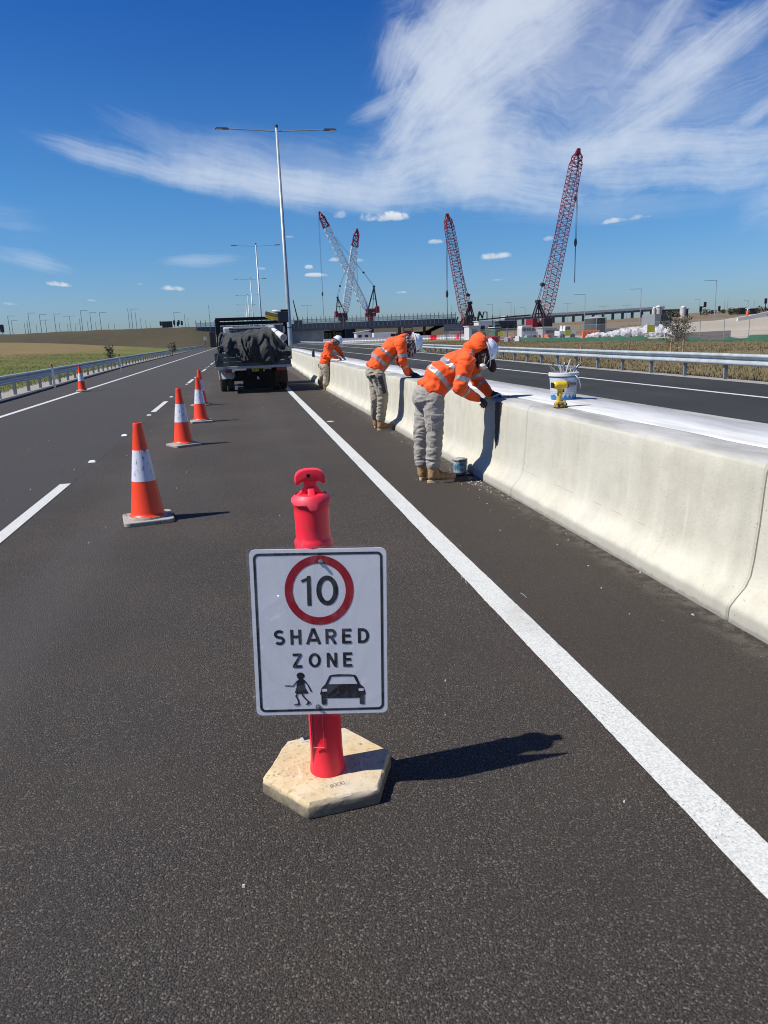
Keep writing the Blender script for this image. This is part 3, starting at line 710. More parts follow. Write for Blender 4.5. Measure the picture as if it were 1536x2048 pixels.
# concrete strip under right rail
sheet('rail_kerb_strip', lambda Y: (interp(RRAIL, Y)-.28, interp(RRAIL, Y)+.35), ysR, M_GRAVEL, .006)
sheet('rail_gravel_strip', lambda Y: (interp(LRAIL, Y)-.5, interp(LRAIL, Y)+.08), ysl[2:], M_GRAVEL, .003)
# small post-mounted red reflectors behind the left rail
for (px, py, Y, lab) in ((103, 727, 31, 'low white marker post with red reflector behind the near part of the left guard rail'), (238, 707, 46, 'low red-reflector marker post farther along the left guard rail, near the sapling')):
    p = at(px, py, Y); t = thing('marker_post', lab, 'marker post', (p.x, Y, 0), 'marker posts behind the left guard rail')
    MB().box((p.x, Y, p.z/2-.05), (.08, .02, p.z+.1)).build('post', M_WHITE, t)
    MB().box((p.x, Y-.012, p.z-.07), (.06, .01, .1)).build('reflector', M_REDP, t)
for (px, py, Y, lab) in ((1163, 693, 30, 'short grey timber marker stub just behind the right guard rail'),):
    p = at(px, py, Y); t = tag(MB().box((p.x, Y, p.z/2), (.07, .05, p.z)).build('marker_stub', M_STAKE), lab, 'marker post')

# ------------------------------------------------------------------ street lights
def street_light(name, label, p, ztop, arm=4.5, r0=.16, r1=.09, two=True, group=None, far=False, ang=0, z0=0.0):
    t = thing(name, label, 'street light', (p[0], p[1], z0), group)
    n = 6 if far else 16; mt = M_POLEF if far else M_POLE
    x, y = p[0], p[1]
    MB().tube([(x, y, z0), (x, y, z0+.4), (x, y, ztop-.2)], [r0, r0, r1], n).build('pole', mt, t, smooth=True)
    if not far:
        MB().lathe([(r0+.10, 0), (r0+.10, .03), (r0, .032)], (x, y, z0), 16).build('base_plate', M_POLE, t)
        MB().lathe([(r1+.02, 0), (r1+.02, .14), (r1*.5, .19)], (x, y, ztop-.2), 16).build('cap', M_LAMP, t)
        MB().lathe([(r0*1.03, 0), (r0*1.03, .06)], (x, y, 2.3), 16).build('strap', M_LAMP, t)
    for s_ in ((-1, 1) if two else (-1,)):
        dx, dy = s_*math.cos(ang), s_*math.sin(ang)
        w = .07 if not far else .12
        a0 = (x, y, ztop-.45); a1 = (x+dx*(arm-.9), y+dy*(arm-.9), ztop-.32); a2 = (x+dx*arm, y+dy*arm, ztop-.30)
        MB().bar(a0, a1, w, w, 8 if not far else 4).build('arm', mt, t)
        h = MB(); h.box(((a1[0]+a2[0])/2, (a1[1]+a2[1])/2, ztop-.30), (max(.9*abs(dx), .3), max(.9*abs(dy), .3), .09), taper=.8)
        hd = h.build('lamp_head', M_LAMP if not far else M_POLEF, t)
        if not far:
            MB().box((x+dx*(arm-.26), y, ztop-.352), (.42, .22, .02)).build('lens', M_LENS, hd)
    return t
ord_ = ['first', 'second', 'third', 'fourth', 'fifth', 'sixth']
for i in range(7):
    Y = 55+60*i; X = 3.60 if i == 0 else 3.4
    lab = 'tall double-armed street light standing on the median barrier beside the truck' if i == 0 else f'double-armed median street light beyond the truck, {["", "nearest behind the large one", "third in the receding row", "fourth in the receding row", "fifth in the receding row", "sixth and small in the receding row", "last and smallest of the receding row"][i]}'
    street_light('street_light', lab, (X, Y), [15.75, 15.35, 15.3, 15.25, 15.2, 15.2, 15.2][i], two=True, group='street lights along the median', z0=.835 if i < 4 else 0, arm=4.1 if i == 0 else 3.6)

# far light poles: (x base, y base, x top, y top, Y, arms)
FARP = [(21, 668, 14, 632, 290, 1), (58, 668, 52, 641, 330, 0), (62, 667, 57, 626, 290, 1), (27, 669, 23, 641, 340, 1), (52, 668, 48, 645, 360, 0), (75, 667, 73, 648, 380, 0), (84, 665, 78, 629, 300, 1), (94, 664, 91, 640, 360, 2),
        (113, 664, 108, 628, 300, 1), (121, 663, 119, 645, 380, 0), (143, 663, 139, 632, 330, 2), (137, 662, 136, 648, 380, 0), (152, 661, 150, 648, 400, 1), (166, 660, 161, 621, 280, 1), (162, 661, 158, 637, 350, 0), (184, 659, 180, 625, 300, 1), (177, 660, 176, 641, 380, 0),
        (203, 657, 199, 625, 300, 1), (193, 659, 192, 644, 380, 0), (260, 656, 257, 617, 300, 0), (266, 656, 262, 618, 290, 1), (274, 655, 272, 624, 330, 0), (218, 657, 217, 647, 400, 0), (230, 657, 229, 648, 400, 0),
        (283, 655, 281, 636, 380, 0), (293, 654, 292, 640, 400, 0), (301, 654, 300, 645, 400, 0), (350, 650, 349, 625, 320, 1), (371, 650, 369, 628, 330, 0), (377, 650, 376, 636, 380, 0), (421, 652, 418, 610, 290, 0), (322, 653, 321, 646, 400, 0)]
for i, (xb, yb, xt, yt, Y, arms) in enumerate(FARP):
    a = at(xb, yb+3, Y); b = at(xt, yt, Y)
    lab = f'slim far light pole on the embankment skyline, number {i+1} of the row counted along it'
    where = 'left end' if xb < 60 else 'left part' if xb < 130 else 'middle' if xb < 210 else 'part above the pale gravel track' if xb < 290 else 'part near the traffic signals'
    size = 'tall' if yb-yt > 33 else 'mid height' if yb-yt > 22 else 'short'
    armt = ['armless', 'single-armed', 'double-armed'][arms]
    t = thing('light_pole', f'{size} {armt} far light pole, {where} of embankment skyline', 'light pole', (a.x, Y, a.z), 'far light poles along the embankment skyline')
    MB().bar((a.x, Y, a.z), (a.x, Y, b.z), .17, n=4, w2=.11).build('pole', M_POLEF, t)
    if arms:
        m_ = MB()
        m_.bar((a.x-(2.4 if arms == 2 else 0), Y, b.z-.05), (a.x+2.4, Y, b.z-.05), .10, .10); m_.build('arm', M_POLEF, t)
# make the look-alike poles' labels single each out by order along the skyline
FP = sorted([o for o in C.objects if o.name.startswith('light_pole')], key=lambda o: o.location.x/o.location.y)
words = ['leftmost', 'second', 'third', 'fourth', 'fifth', 'sixth', 'seventh', 'eighth', 'ninth', 'tenth', 'eleventh', 'twelfth', 'thirteenth', 'fourteenth', 'fifteenth', 'sixteenth', 'seventeenth', 'eighteenth', 'nineteenth', 'twentieth'] + \
        ['twenty-'+w for w in ('first', 'second', 'third', 'fourth', 'fifth', 'sixth', 'seventh', 'eighth', 'ninth')] + ['thirtieth', 'thirty-first', 'thirty-second', 'thirty-third']
for o, w in zip(FP, words): o['label'] = o['label'].split(',')[0] + f', {w} from the left on the embankment skyline'
FARR = [(895, 640, 893, 600, 300, 0, 'thin pole left of the maroon crane boom'), (1022, 640, 1021, 604, 300, 1, 'thin far light pole between the two maroon cranes'), (1029, 638, 1028, 612, 330, 0, 'thin bare pole just right of the one between the maroon cranes'),
        (1135, 640, 1134, 606, 330, 2, 'double-armed far light pole right of the big maroon crane'), (1169, 634, 1171, 588, 210, 1, 'single-armed light pole standing behind the dark round tank'),
        (1280, 632, 1282, 577, 190, 1, 'single-armed light pole above the pale cylindrical tanks'), (1429, 624, 1434, 560, 170, 1, 'tall pale single-armed light pole on the hill at the right'),
        (1207, 636, 1207, 612, 330, 2, 'faint double-armed pole right of the dark round tank'), (1253, 634, 1253, 610, 340, 2, 'faint double-armed pole left of the pale tanks'), (1325, 630, 1326, 608, 340, 0, 'faint bare pole right of the pale tanks'),
        (1398, 625, 1400, 598, 300, 1, 'single-armed pole behind the bent traffic signal'), (1448, 622, 1449, 600, 300, 0, 'thin bare pole just right of the tall hill light'), (1454, 622, 1455, 595, 300, 0, 'taller thin bare pole right of the tall hill light'),
        (1495, 620, 1496, 600, 300, 1, 'faint pole near the grey shed on the hill'), (1507, 620, 1508, 600, 310, 0, 'faint bare pole right of the grey shed on the hill'), (985, 642, 985, 608, 330, 1, 'faint single-armed pole just right of the maroon crane body'),
        (1050, 640, 1050, 614, 340, 1, 'faint pole just left of the big maroon crane'), (1000, 640, 1000, 615, 340, 0, 'faint bare pole over the site sheds'), (904, 640, 903, 611, 300, 0, 'short thin pole beside the grass slope'),
        (877, 640, 876, 622, 340, 0, 'faint short pole near the end of the bridge screen'), (616, 640, 612, 610, 320, 2, 'double-armed far light left of the white cranes'), (722, 640, 720, 609, 330, 0, 'thin dark pole between the two white crane bodies')]
for (xb, yb, xt, yt, Y, arms, lab) in FARR:
    a = at(xb, yb+6, Y); b = at(xt, yt, Y); big = Y < 250
    t = thing('light_pole', lab, 'light pole', (a.x, Y, a.z-1), 'far light poles over the work site')
    MB().bar((a.x, Y, a.z-1), (a.x, Y, b.z), .22 if big else .15, n=6, w2=.14 if big else .10).build('pole', M_POLE if big else M_POLEF, t)
    if arms:
        L_ = 3.4 if big else 2.4
        MB().bar((a.x-L_, Y, b.z-.1), (a.x+(L_ if arms == 2 else 0), Y, b.z-.1), .12, .1).build('arm', M_POLE if big else M_POLEF, t)

def traffic_signal(px, pyb, pyt, Y, lab, n=1, reach=0):
    a = at(px, pyb, Y); b = at(px, pyt, Y); t = thing('traffic_signal', lab, 'traffic signal', (a.x, Y, a.z-.5), 'traffic signals on the overbridge approaches')
    MB().bar((a.x, Y, a.z-.5), (a.x, Y, b.z), .16).build('post', M_CRB, t)
    if reach: MB().bar((a.x, Y, b.z-.1), (a.x+reach, Y, b.z+1.2), .16).build('arm', M_CRB, t)
    for i in range(n):
        x = a.x + (i*1.6 if not reach else i*reach); z = b.z if not (reach and i) else b.z+1.2
        MB().box((x, Y, z), (.75, .3, 1.5)).build('signal_head', M_BLKP, t, bevel=.05)
traffic_signal(322, 653, 647, 285, 'lone dark traffic signal on the embankment, left of the pair of clustered ones')
traffic_signal(349, 652, 645, 285, 'left traffic signal of the dark cluster with two heads on the embankment', 2)
traffic_signal(356, 652, 648, 292, 'short traffic signal standing inside the dark cluster on the embankment')
traffic_signal(364, 651, 646, 285, 'right dark traffic signal of the cluster on the embankment')
traffic_signal(1401, 627, 618, 200, 'bent-arm traffic signal with two heads at the crest of the hill', 2, 1.3)
traffic_signal(1438, 624, 617, 220, 'small traffic signal right of the tall pale light on the hill')
traffic_signal(1530, 622, 602, 200, 'traffic signal at the far right edge on the hill', 1)
for (px, pyb, pyt, Y, w, h, lab) in ((6, 668, 657, 280, 1.3, 2.6, 'dark road sign standing at the far left of the embankment'), (335, 653, 649, 280, 3.6, 2.2, 'dark rectangular road sign on the embankment near the signals')):
    a = at(px, pyb, Y); b = at(px, pyt, Y); t = thing('road_sign', lab, 'road sign', (a.x, Y, a.z-.5))
    MB().bar((a.x, Y, a.z-.5), (a.x, Y, b.z), .2).build('post', M_CRB, t); MB().box((a.x, Y-.2, b.z), (w, .08, h)).build('panel', M_CRB, t)
p = at(410, 677, 200); t = thing('road_sign', 'small white square road sign behind the left guard rail near the truck', 'road sign', (p.x, 200, 0))
MB().bar((p.x, 200, 0), (p.x, 200, p.z), .1).build('post', M_POLEF, t); MB().box((p.x, 199.9, p.z), (.8, .05, .9)).build('panel', M_WHITE, t)

# ------------------------------------------------------------------ overbridge
BY = 255
bl = at(392, 650, BY).x; br_ = at(912, 650, BY).x
bd = thing('road_bridge', 'long dark grey overbridge with tall see-through safety screen crossing behind the truck', 'bridge', (20, BY, 0))
zt_ = at(700, 644, BY).z; zb_ = at(700, 658, BY).z
def zoff(x): return 0
MB().box(((bl+br_)/2, BY+8, (zt_+zb_)/2-.1), (br_-bl, 15, zt_-zb_-.2)).build('deck', M_DECK, bd)
npn = 58
for i in range(npn):
    x = bl+(br_-bl)*(i+.5)/npn
    MB().box((x, BY+.35, (zt_+zb_)/2), ((br_-bl)/npn-.10, .25, zt_-zb_+.1)).build('fascia_panel', M_DECK, bd)
zs = at(700, 631, BY).z
for i in range(npn+1):
    x = bl+(br_-bl)*i/npn
    MB().box((x, BY+.1, (zb_+zs)/2+.3), (.20, .12, zs-zb_-.6)).build('screen_post', mat('screen_post_steel', (.16, .18, .20), .5) if 'screen_post_steel' not in bpy.data.materials else bpy.data.materials['screen_post_steel'], bd)
M_SCREEN = NB('screen_mesh'); tr = M_SCREEN.n('ShaderNodeBsdfTransparent'); df = M_SCREEN.n('ShaderNodeBsdfDiffuse', {'Color': (.10, .12, .14, 1)})
mx = M_SCREEN.n('ShaderNodeMixShader', {0: .22, 1: tr.outputs[0], 2: df.outputs[0]}); M_SCREEN.T.links.new(mx.outputs[0], M_SCREEN.T.nodes['Material Output'].inputs[0]); M_SCREEN = M_SCREEN.M
MB().box(((bl+br_)/2, BY+.25, (zt_+zs)/2-.3), (br_-bl, .03, zs-zt_-1.0)).build('screen_mesh', M_SCREEN, bd)
for i in range(2): MB().box(((bl+br_)/2, BY+.12, zt_+.3+i*1.0), (br_-bl, .08, .10)).build('screen_rail', M_POLEF, bd)
al = at(572, 660, BY).x; ar = at(648, 660, BY).x
MB().box(((al+ar)/2, BY+8, zb_/2), (ar-al, 14, zb_+.2)).build('abutment_wall', M_ABUT, bd)
al2 = at(392, 660, BY).x; ar2 = at(428, 660, BY).x
MB().box(((al2+ar2)/2-1, BY+8, zb_/2), (ar2-al2, 14, zb_+.2)).build('abutment_wall', M_ABUT, bd)
for px in (668, 700, 745, 800, 850, 880):
    MB().lathe([(.55, 0), (.55, zb_)], (at(px, 660, BY+9).x, BY+10, 0), 12).build('column', M_ABUT, bd)
bk_ = [at(px, 654, 345) for px in (560, 600, 700, 800, 900, 960)]
loft('far_bank', [resample([Vector((p.x, 325, -.1)) for p in bk_], 30), resample(bk_, 30), resample([p+Vector((0, 40, -2)) for p in bk_], 30)], M_EMB, jitter=.5)
# things under and in front of the bridge
def cargo(name, px0, px1, py0, py1, Y, d, M_, lab, cat, ribs=0):
    a = at(px0, py1, Y); b = at(px1, py0, Y); t = thing(name, lab, cat, ((a.x+b.x)/2, Y, max(0, a.z)))
    z0 = min(a.z, .0) if a.z < .6 else a.z
    z0 = 0.0 if a.z < 1.2 else a.z
    MB().box(((a.x+b.x)/2, Y+d/2, (z0+b.z)/2), (b.x-a.x, d, b.z-z0)).build('body', M_, t, bevel=.05)
    return t, a, b
t, a, b = cargo('shipping_container', 691, 711, 658, 676, 262, 6, M_BLUE, 'navy blue shipping container standing under the overbridge', 'container')
for i in range(9): MB().box((a.x+(b.x-a.x)*(i+.5)/9, 261.95, b.z/2), (.14, .1, b.z-.4)).build('rib', M_BLUE, t)
MB().box((a.x+.1, 261.9, b.z/2), (.16, .16, b.z)).build('corner_post', M_GREY, t)
t, a, b = cargo('dark_shed', 650, 690, 660, 679, 266, 5, M_CRB, 'low dark shed in shadow under the left span of the overbridge', 'shed')
for i in range(6): MB().box((a.x+(b.x-a.x)*(i+.5)/6, 265.9, b.z*.55), (.9, .1, b.z*.5)).build('window', M_GLASS, t)
t, a, b = cargo('white_site_shed', 713, 742, 664, 678, 245, 5, M_WHITE, 'white site shed with slanting roof in front of the overbridge opening', 'site shed')
MB().add([(a.x-.3, 244.6, b.z-.1), (b.x+.3, 244.6, b.z+.6), (b.x+.3, 250.5, b.z+.6), (a.x-.3, 250.5, b.z-.1), (a.x-.3, 244.6, b.z+.02), (b.x+.3, 244.6, b.z+.75), (b.x+.3, 250.5, b.z+.75), (a.x-.3, 250.5, b.z+.02)], [(0, 1, 2, 3), (7, 6, 5, 4), (0, 1, 5, 4), (1, 2, 6, 5), (2, 3, 7, 6), (3, 0, 4, 7)]).build('roof', M_WHITE, t)
for i in (0, 1): MB().box((a.x+1.2+i*2.2, 244.95, b.z*.55), (1.1, .1, .8)).build('window', M_GLASS, t)
t, a, b = cargo('concrete_truck', 748, 792, 664, 676, 240, 4, M_WHITE, 'white truck with light body parked before the overbridge opening', 'truck')
MB().box((b.x-1, 239.9, b.z*.62), (1.6, .1, .8)).build('window', M_GLASS, t)
for i in (0, 1, 2): MB().lathe([(.5, 0), (.5, .4)], (a.x+1+i*2.6, 240, .5), 12, R=Euler((math.pi/2, 0, 0)).to_matrix()).build('wheel', M_RUBBER, t)
# concrete mixer-like inclined arm
# red lift frame seen over the second worker's head
a = at(808, 678, 215); b = at(824, 655, 215); t = thing('lift_platform', 'red steel lift frame standing behind the second worker in front of the bridge', 'lift', (a.x, 215, 0))
for x in (a.x, b.x): MB().box((x, 215, b.z/2), (.28, .28, b.z)).build('mast', M_REDC, t)
for i in range(5): MB().box(((a.x+b.x)/2, 215, .8+i*b.z/5.2), (b.x-a.x, .2, .22)).build('crossbar', M_REDC, t)
MB().box(((a.x+b.x)/2, 215.3, b.z*.55), ((b.x-a.x)*.8, .3, b.z*.35)).build('cage', M_REDC, t)

# water-filled barriers along the yard edge
n = 0
xr = np.linspace(652, 945, 46)
wb_proto = None
for i, px in enumerate(xr):
    Yb = 205-35*(px-652)/293; p = at(px, 684, Yb); col = M_REDP if i in (33, 34, 41) else M_WHITE
    if wb_proto is None:
        t = thing('water_barrier', 'x', 'water barrier', (p.x, Yb, 0)); m_ = MB()
        m_.prism([(-.35, 0), (-.35, .25), (-.12, .45), (-.09, 1.0), (.09, 1.0), (.12, .45), (.35, .25), (.35, 0)], lambda u, v, w: Vector((p.x-.72+w, Yb+u, v*1.15)), 1.44)
        m_.build('barrier_body', M_WHITE, t); wb_proto = t
        MB().box((p.x, Yb, 1.2), (.12, .12, .12)).build('filler_cap', M_REDP, t)
    else:
        t = wb_proto.copy(); C.objects.link(t); t.location = (p.x, Yb, 0)
        for ch in wb_proto.children:
            c_ = ch.copy(); C.objects.link(c_); c_.parent = t
            if ch.name.startswith('barrier_body') and col is not M_WHITE:
                c_.data = ch.data.copy(); c_.data.materials[0] = col
    t['group'] = 'water-filled barriers in a row along the yard'
    t['category'] = 'water barrier'
    t['label'] = 'red water-filled barrier among the white ones in the yard row' if col is M_REDP else 'white water-filled barrier in the long row along the yard edge'

# ------------------------------------------------------------------ cranes
def lattice(mb, A, B, wa, wm, wb, nb, u, v, r):
    """four-chord lattice from A to B, half width in u and v"""
    A = Vector(A); B = Vector(B); L_ = (B-A).length; pts = []
    for i in range(nb+1):
        t = i/nb; w = wa+(wm-wa)*min(1, t/.12) if t < .12 else (wb+(wm-wb)*min(1, (1-t)/.18) if t > .82 else wm)
        c = A.lerp(B, t); pts.append([c+u*w*a+v*w*b for a, b in ((-1, -1), (1, -1), (1, 1), (-1, 1))])
    for i in range(nb):
        for k in range(4):
            mb.bar(pts[i][k], pts[i+1][k], r*1.5)
            k2 = (k+1) % 4
            if i % 2: mb.bar(pts[i][k], pts[i+1][k2], r)
            else: mb.bar(pts[i][k2], pts[i+1][k], r)
            mb.bar(pts[i][k], pts[i][k2], r)
def crane(name, lab, Y, base, tip, body, mats, w=1.25, nb=22, mast=None, hook=None, tipn=.12, gz=0, bodyw=7, bodyh=3.0, r=.11, flip=1, tracks=True, bridle=None, over=1.0):
    A = at(*base, Y); B = at(*tip, Y); bc = at(*body, Y)
    t = thing(name, lab, 'crane', (bc.x, Y, gz)); d = (B-A).normalized(); v = Vector((0, 1, 0)); u = d.cross(v).normalized()
    mB, mT = mats; T1 = A.lerp(B, 1-tipn)
    m_ = MB(); lattice(m_, A, T1, .5, w, w*.95, nb, u, v, r); m_.build('boom', mB, t)
    m_ = MB(); lattice(m_, T1, B, w*.95, w*.75, .35, 3, u, v, r*1.6); m_.bar(B-d*.5, B+d*.8, .7); m_.lathe([(.6, -.15), (.6, .15)], B, 12, R=Euler((math.pi/2, 0, 0)).to_matrix()); m_.build('boom_head', M_REDC, t)
    # upper works
    m_ = MB(); m_.box((bc.x, Y, bc.z), (bodyw, 3.2, bodyh*.55)); m_.box((bc.x+flip*bodyw*.38, Y, bc.z+.3), (bodyw*.25, 4.2, bodyh*.9)); m_.build('machinery_house', M_REDC, t, bevel=.1)
    MB().box((A.x+flip*.3, Y-2.3, A.z+.2), (2.0, 1.4, 2.0)).build('cab', M_CRB, t, bevel=.15)
    m_ = MB(); m_.box(((A.x+bc.x)/2, Y, min(A.z, bc.z)-1.0), (abs(A.x-bc.x)+2.5, 3, 1.6)); m_.box((A.x, Y, A.z-.2), (1.6, 2.6, 1.8)); m_.build('slew_frame', M_REDC, t)
    if tracks and over:
        for s_ in (-1, 1): 
            m_ = MB(); m_.prism([(-4.2, .5), (-3.8, 0), (3.8, 0), (4.2, .5), (3.8, 1.3), (-3.8, 1.3)], lambda a, b, c_: Vector(((A.x+bc.x)/2+a, Y+s_*2.6-.5+c_, gz+b)), 1.0); m_.build('crawler_track', M_CRB, t)
    m_ = MB(); zc = min(A.z, bc.z)-1.6; m_.bar(((A.x+bc.x)/2, Y, gz+.5), ((A.x+bc.x)/2, Y, zc), 2.2); m_.build('car_body', M_REDC, t)
    if mast:
        Mt = at(*mast, Y); m_ = MB()
        b0 = Vector((bc.x-flip*bodyw*.35, Y, bc.z+bodyh*.2)); b1 = Vector((bc.x+flip*bodyw*.40, Y, bc.z+bodyh*.2))
        for s_ in (-.9, .9):
            m_.bar(b0+Vector((0, s_, 0)), Mt+Vector((0, s_*.5, 0)), .32); m_.bar(b1+Vector((0, s_, 0)), Mt+Vector((0, s_*.5, 0)), .28)
            m_.bar(b0.lerp(Mt, .45)+Vector((0, s_*.7, 0)), b1.lerp(Mt, .45)+Vector((0, s_*.7, 0)), .2)
        m_.bar(b0.lerp(b1, .5), Mt, .22)
        m_.box(Mt, (.9, 1.4, .7)); m_.build('gantry', M_CRB, t)
        m_ = MB(); 
        br = at(*bridle, Y) if bridle else Mt.lerp(T1, .25)
        for s_ in (-.35, .35):
            m_.bar(Mt+Vector((s_, s_, 0)), br+Vector((s_*.7, s_, 0)), .09); m_.bar(br, T1+u*s_+Vector((0, s_*2, 0)), .07)
        m_.build('pendant_cable', M_CRB, t); MB().box(br, (.8, 1.2, .6), Euler((0, math.radians(30), 0)).to_matrix()).build('bridle', M_CRB, t)
    if hook:
        hx, hy, hy2 = hook; Hk = at(hx, hy, Y); He = at(hx, hy2, Y); T2 = Vector((Hk.x, Y, B.z))
        m_ = MB(); m_.bar(T2, Hk, .075); m_.bar(T2+Vector((.35, 0, 0)), Hk+Vector((.2, 0, 0)), .06); m_.build('hoist_rope', M_CRB, t)
        MB().ellipsoid(Hk, (.35, .35, 1.0), nu=8, nv=6).build('hook_block', M_CRB, t)
        if hy2 > hy: MB().bar(Hk, (Hk.x, Y, He.z), .13).build('lifting_sling', M_CRB, t)
    return t
crane('crawler_crane', 'white-boomed crane leaning left with dark red head behind the bridge', 330, (736, 625), (640, 427), (745, 621), (M_CRW, M_REDC), w=1.35, nb=30, mast=(748, 573), hook=(645, 588, 640), bodyw=5.5, tipn=.13, bridle=(727, 545), r=.15)
crane('crawler_crane', 'white-boomed crane leaning slightly right, crossing behind the leaning one', 345, (689, 633), (714, 461), (682, 630), (M_CRW, M_REDC), w=1.45, nb=28, mast=(675, 595), hook=(716, 600, 600), bodyw=5.5, tipn=.18, flip=-1, bridle=(680, 572), r=.16)
crane('crawler_crane', 'maroon lattice crane in the middle, its boom leaning slightly left', 190, (931, 640), (895, 434), (938, 655), (M_REDL, M_REDC), w=1.05, nb=34, mast=(940, 606), hook=(894, 588, 640), bodyw=4.2, tipn=.10, bridle=(936, 590), r=.075)
crane('crawler_crane', 'tall maroon lattice crane leaning right, the largest in view', 165, (1088, 647), (1156, 305), (1079, 652), (M_REDL, M_REDC), w=1.15, nb=44, mast=(1076, 603), hook=(1151, 485, 565), bodyw=5.0, tipn=.07, flip=-1, bridle=(1085, 569), r=.07)
# second hook block of the tall crane
p1 = at(1151, 397, 165); tc_ = [o for o in C.objects if o.name == 'crawler_crane.003'][0]
MB().ellipsoid(p1, (.35, .3, .7), nu=8, nv=6).build('hook_block', M_CRB, tc_)
# red and white lattice legs around the bases
for (px, Y, lab) in ((905, 186, 'dark raked steel brace left of the maroon crane body'), (960, 180, 'dark A-shaped lifting frame right of the maroon crane body')):
    t = thing('lifting_rig', lab, 'lifting rig', (at(px, 650, Y).x, Y, 0)); m_ = MB()
    if px < 950:
        for k in range(5): m_.bar(at(908+k*9, 655, Y), at(916+k*9, 634+k % 2*4, Y), .35)
    else:
        m_.bar(at(952, 655, Y), at(959, 623, Y), .45); m_.bar(at(959, 623, Y), at(965, 637, Y), .3); m_.bar(at(965, 637, Y), at(967, 624, Y), .25); m_.bar(at(967, 624, Y), at(974, 624, Y), .2); m_.bar(at(974, 624, Y), at(974, 640, Y), .2); m_.bar(at(957, 640, Y), at(1060, 630, Y), .3)
    m_.build('brace', M_CRB, t)
# far leaning boom behind the light pole
A = at(596, 641, 300); B = at(586, 600, 300); t = thing('mobile_crane', 'far small dark crane boom leaning left just right of the big light pole', 'crane', (A.x, 300, 0))
MB().bar(A, B, .5, w2=.3).build('boom', M_CRB, t); MB().box((A.x, 300, A.z-3), (3, 3, 6)).build('machinery_house', M_CRB, t)

# ------------------------------------------------------------------ yard contents on the right
def on(px, Y): return at(px, 660, Y).x
# billboard-like dark screen
a = at(888, 663, 125); b = at(926, 647, 125); t = thing('sign_board', 'wide blue-grey panel sign seen from behind, left of the maroon crane body', 'sign board', ((a.x+b.x)/2, 125, 0))
for i in range(3): MB().box(((a.x+b.x)/2, 125, a.z+(b.z-a.z)*(i+.5)/3), (b.x-a.x, .08, (b.z-a.z)/3-.03)).build('panel', mat('sign_back', (.12, .145, .18), .5) if i == 0 else bpy.data.materials['sign_back'], t)
for x in (a.x+.5, b.x-.5): MB().box((x, 125.1, b.z/2), (.12, .12, b.z)).build('post', M_GALVP, t)
# temporary fence along the yard
def fence_pt(px): 
    k = [(860, 168), (1000, 120), (1100, 92), (1200, 80), (1300, 70), (1400, 61), (1536, 52), (1650, 46)]
    Y = interp(k, px); return Vector((at(px, 660, Y).x, Y, 0))
fl = thing('site_fence', 'temporary steel mesh fence with green shade cloth along its foot', 'fence', tuple(fence_pt(1200)))
pxs = [898, 950, 985, 1013, 1036, 1058, 1090, 1125, 1160, 1190, 1220, 1256, 1297, 1345, 1400, 1448, 1498, 1555, 1620]
prev = None
M_MESH = NB('fence_mesh'); tr = M_MESH.n('ShaderNodeBsdfTransparent'); df = M_MESH.n('ShaderNodeBsdfDiffuse', {'Color': (.30, .31, .31, 1)})
Pm = M_MESH.n('ShaderNodeNewGeometry').outputs['Position']
mx = M_MESH.n('ShaderNodeMixShader', {0: .10, 1: tr.outputs[0], 2: df.outputs[0]}); M_MESH.T.links.new(mx.outputs[0], M_MESH.T.nodes['Material Output'].inputs[0]); M_MESH = M_MESH.M
for px in pxs:
    p = fence_pt(px); hgt = 1.9 if px > 900 else 2.4
    MB().bar((p.x, p.y, 0), (p.x, p.y, hgt), .055, n=6).build('post', M_GALVP, fl)
    if prev is not None:
        a, b = prev, p; dn = Vector((0, .01, 0))
        MB().add([a+Vector((0, 0, .1)), b+Vector((0, 0, .1)), b+Vector((0, 0, 1.85)), a+Vector((0, 0, 1.85))], [(0, 1, 2, 3)]).build('mesh_panel', M_MESH, fl)
        MB().bar(a+Vector((0, 0, 1.85)), b+Vector((0, 0, 1.85)), .03).build('top_rail', M_GALVP, fl)
        if px > 1050:
            q_ = 14; vs = []; fs = []
            for i in range(q_+1):
                c_ = a.lerp(b, i/q_); hh = (.30 if px < 1480 and px > 1300 else .42) + .30*mnoise.noise(Vector((c_.x*.4, c_.y*.4, 0))) - (.15 if 1440 < px < 1500 else 0)
                off = .08*mnoise.noise(Vector((c_.y*1.2, 0, 7)))
                for j, z in enumerate((0, hh*.5, hh)): vs.append(c_+Vector((off*j*.5-.06, -.06-off*j*.4, z)))
                if i:
                    for j in range(2): fs.append(((i-1)*3+j, i*3+j, i*3+j+1, (i-1)*3+j+1))
            MB().add(vs, fs).build('shade_cloth', M_GREEN, fl, smooth=True)
    prev = p
# bulk bags
bagc = 0
for i in range(34):
    px = 1182+ (1356-1182)*i/33 + random.uniform(-2, 2); Y = interp([(1182, 92), (1356, 80)], px)+random.uniform(-2, 3); X = at(px, 660, Y).x
    hgt = interp([(1182, .7), (1230, .95), (1270, 1.25), (1356, 1.35)], px)*random.uniform(.8, 1.15)
    m_ = MB(); vs = []; n1, n2 = 10, 6; m_.ellipsoid((X, Y, hgt*.5), (.62, .62, hgt*.55), nu=n1, nv=n2)
    m_.v = [(x+.22*mnoise.noise(Vector((x*3, y*3, z*3+i))), y, max(0, z+.24*mnoise.noise(Vector((x*4, y*4, z*4+i*3))))) for x, y, z in m_.v]
    o = m_.build('bulk_bag', M_BAG, smooth=False); tag(o, 'crumpled white bulk bag heaped in the row behind the site fence', 'bulk bag', 'white bulk bags heaped behind the fence')
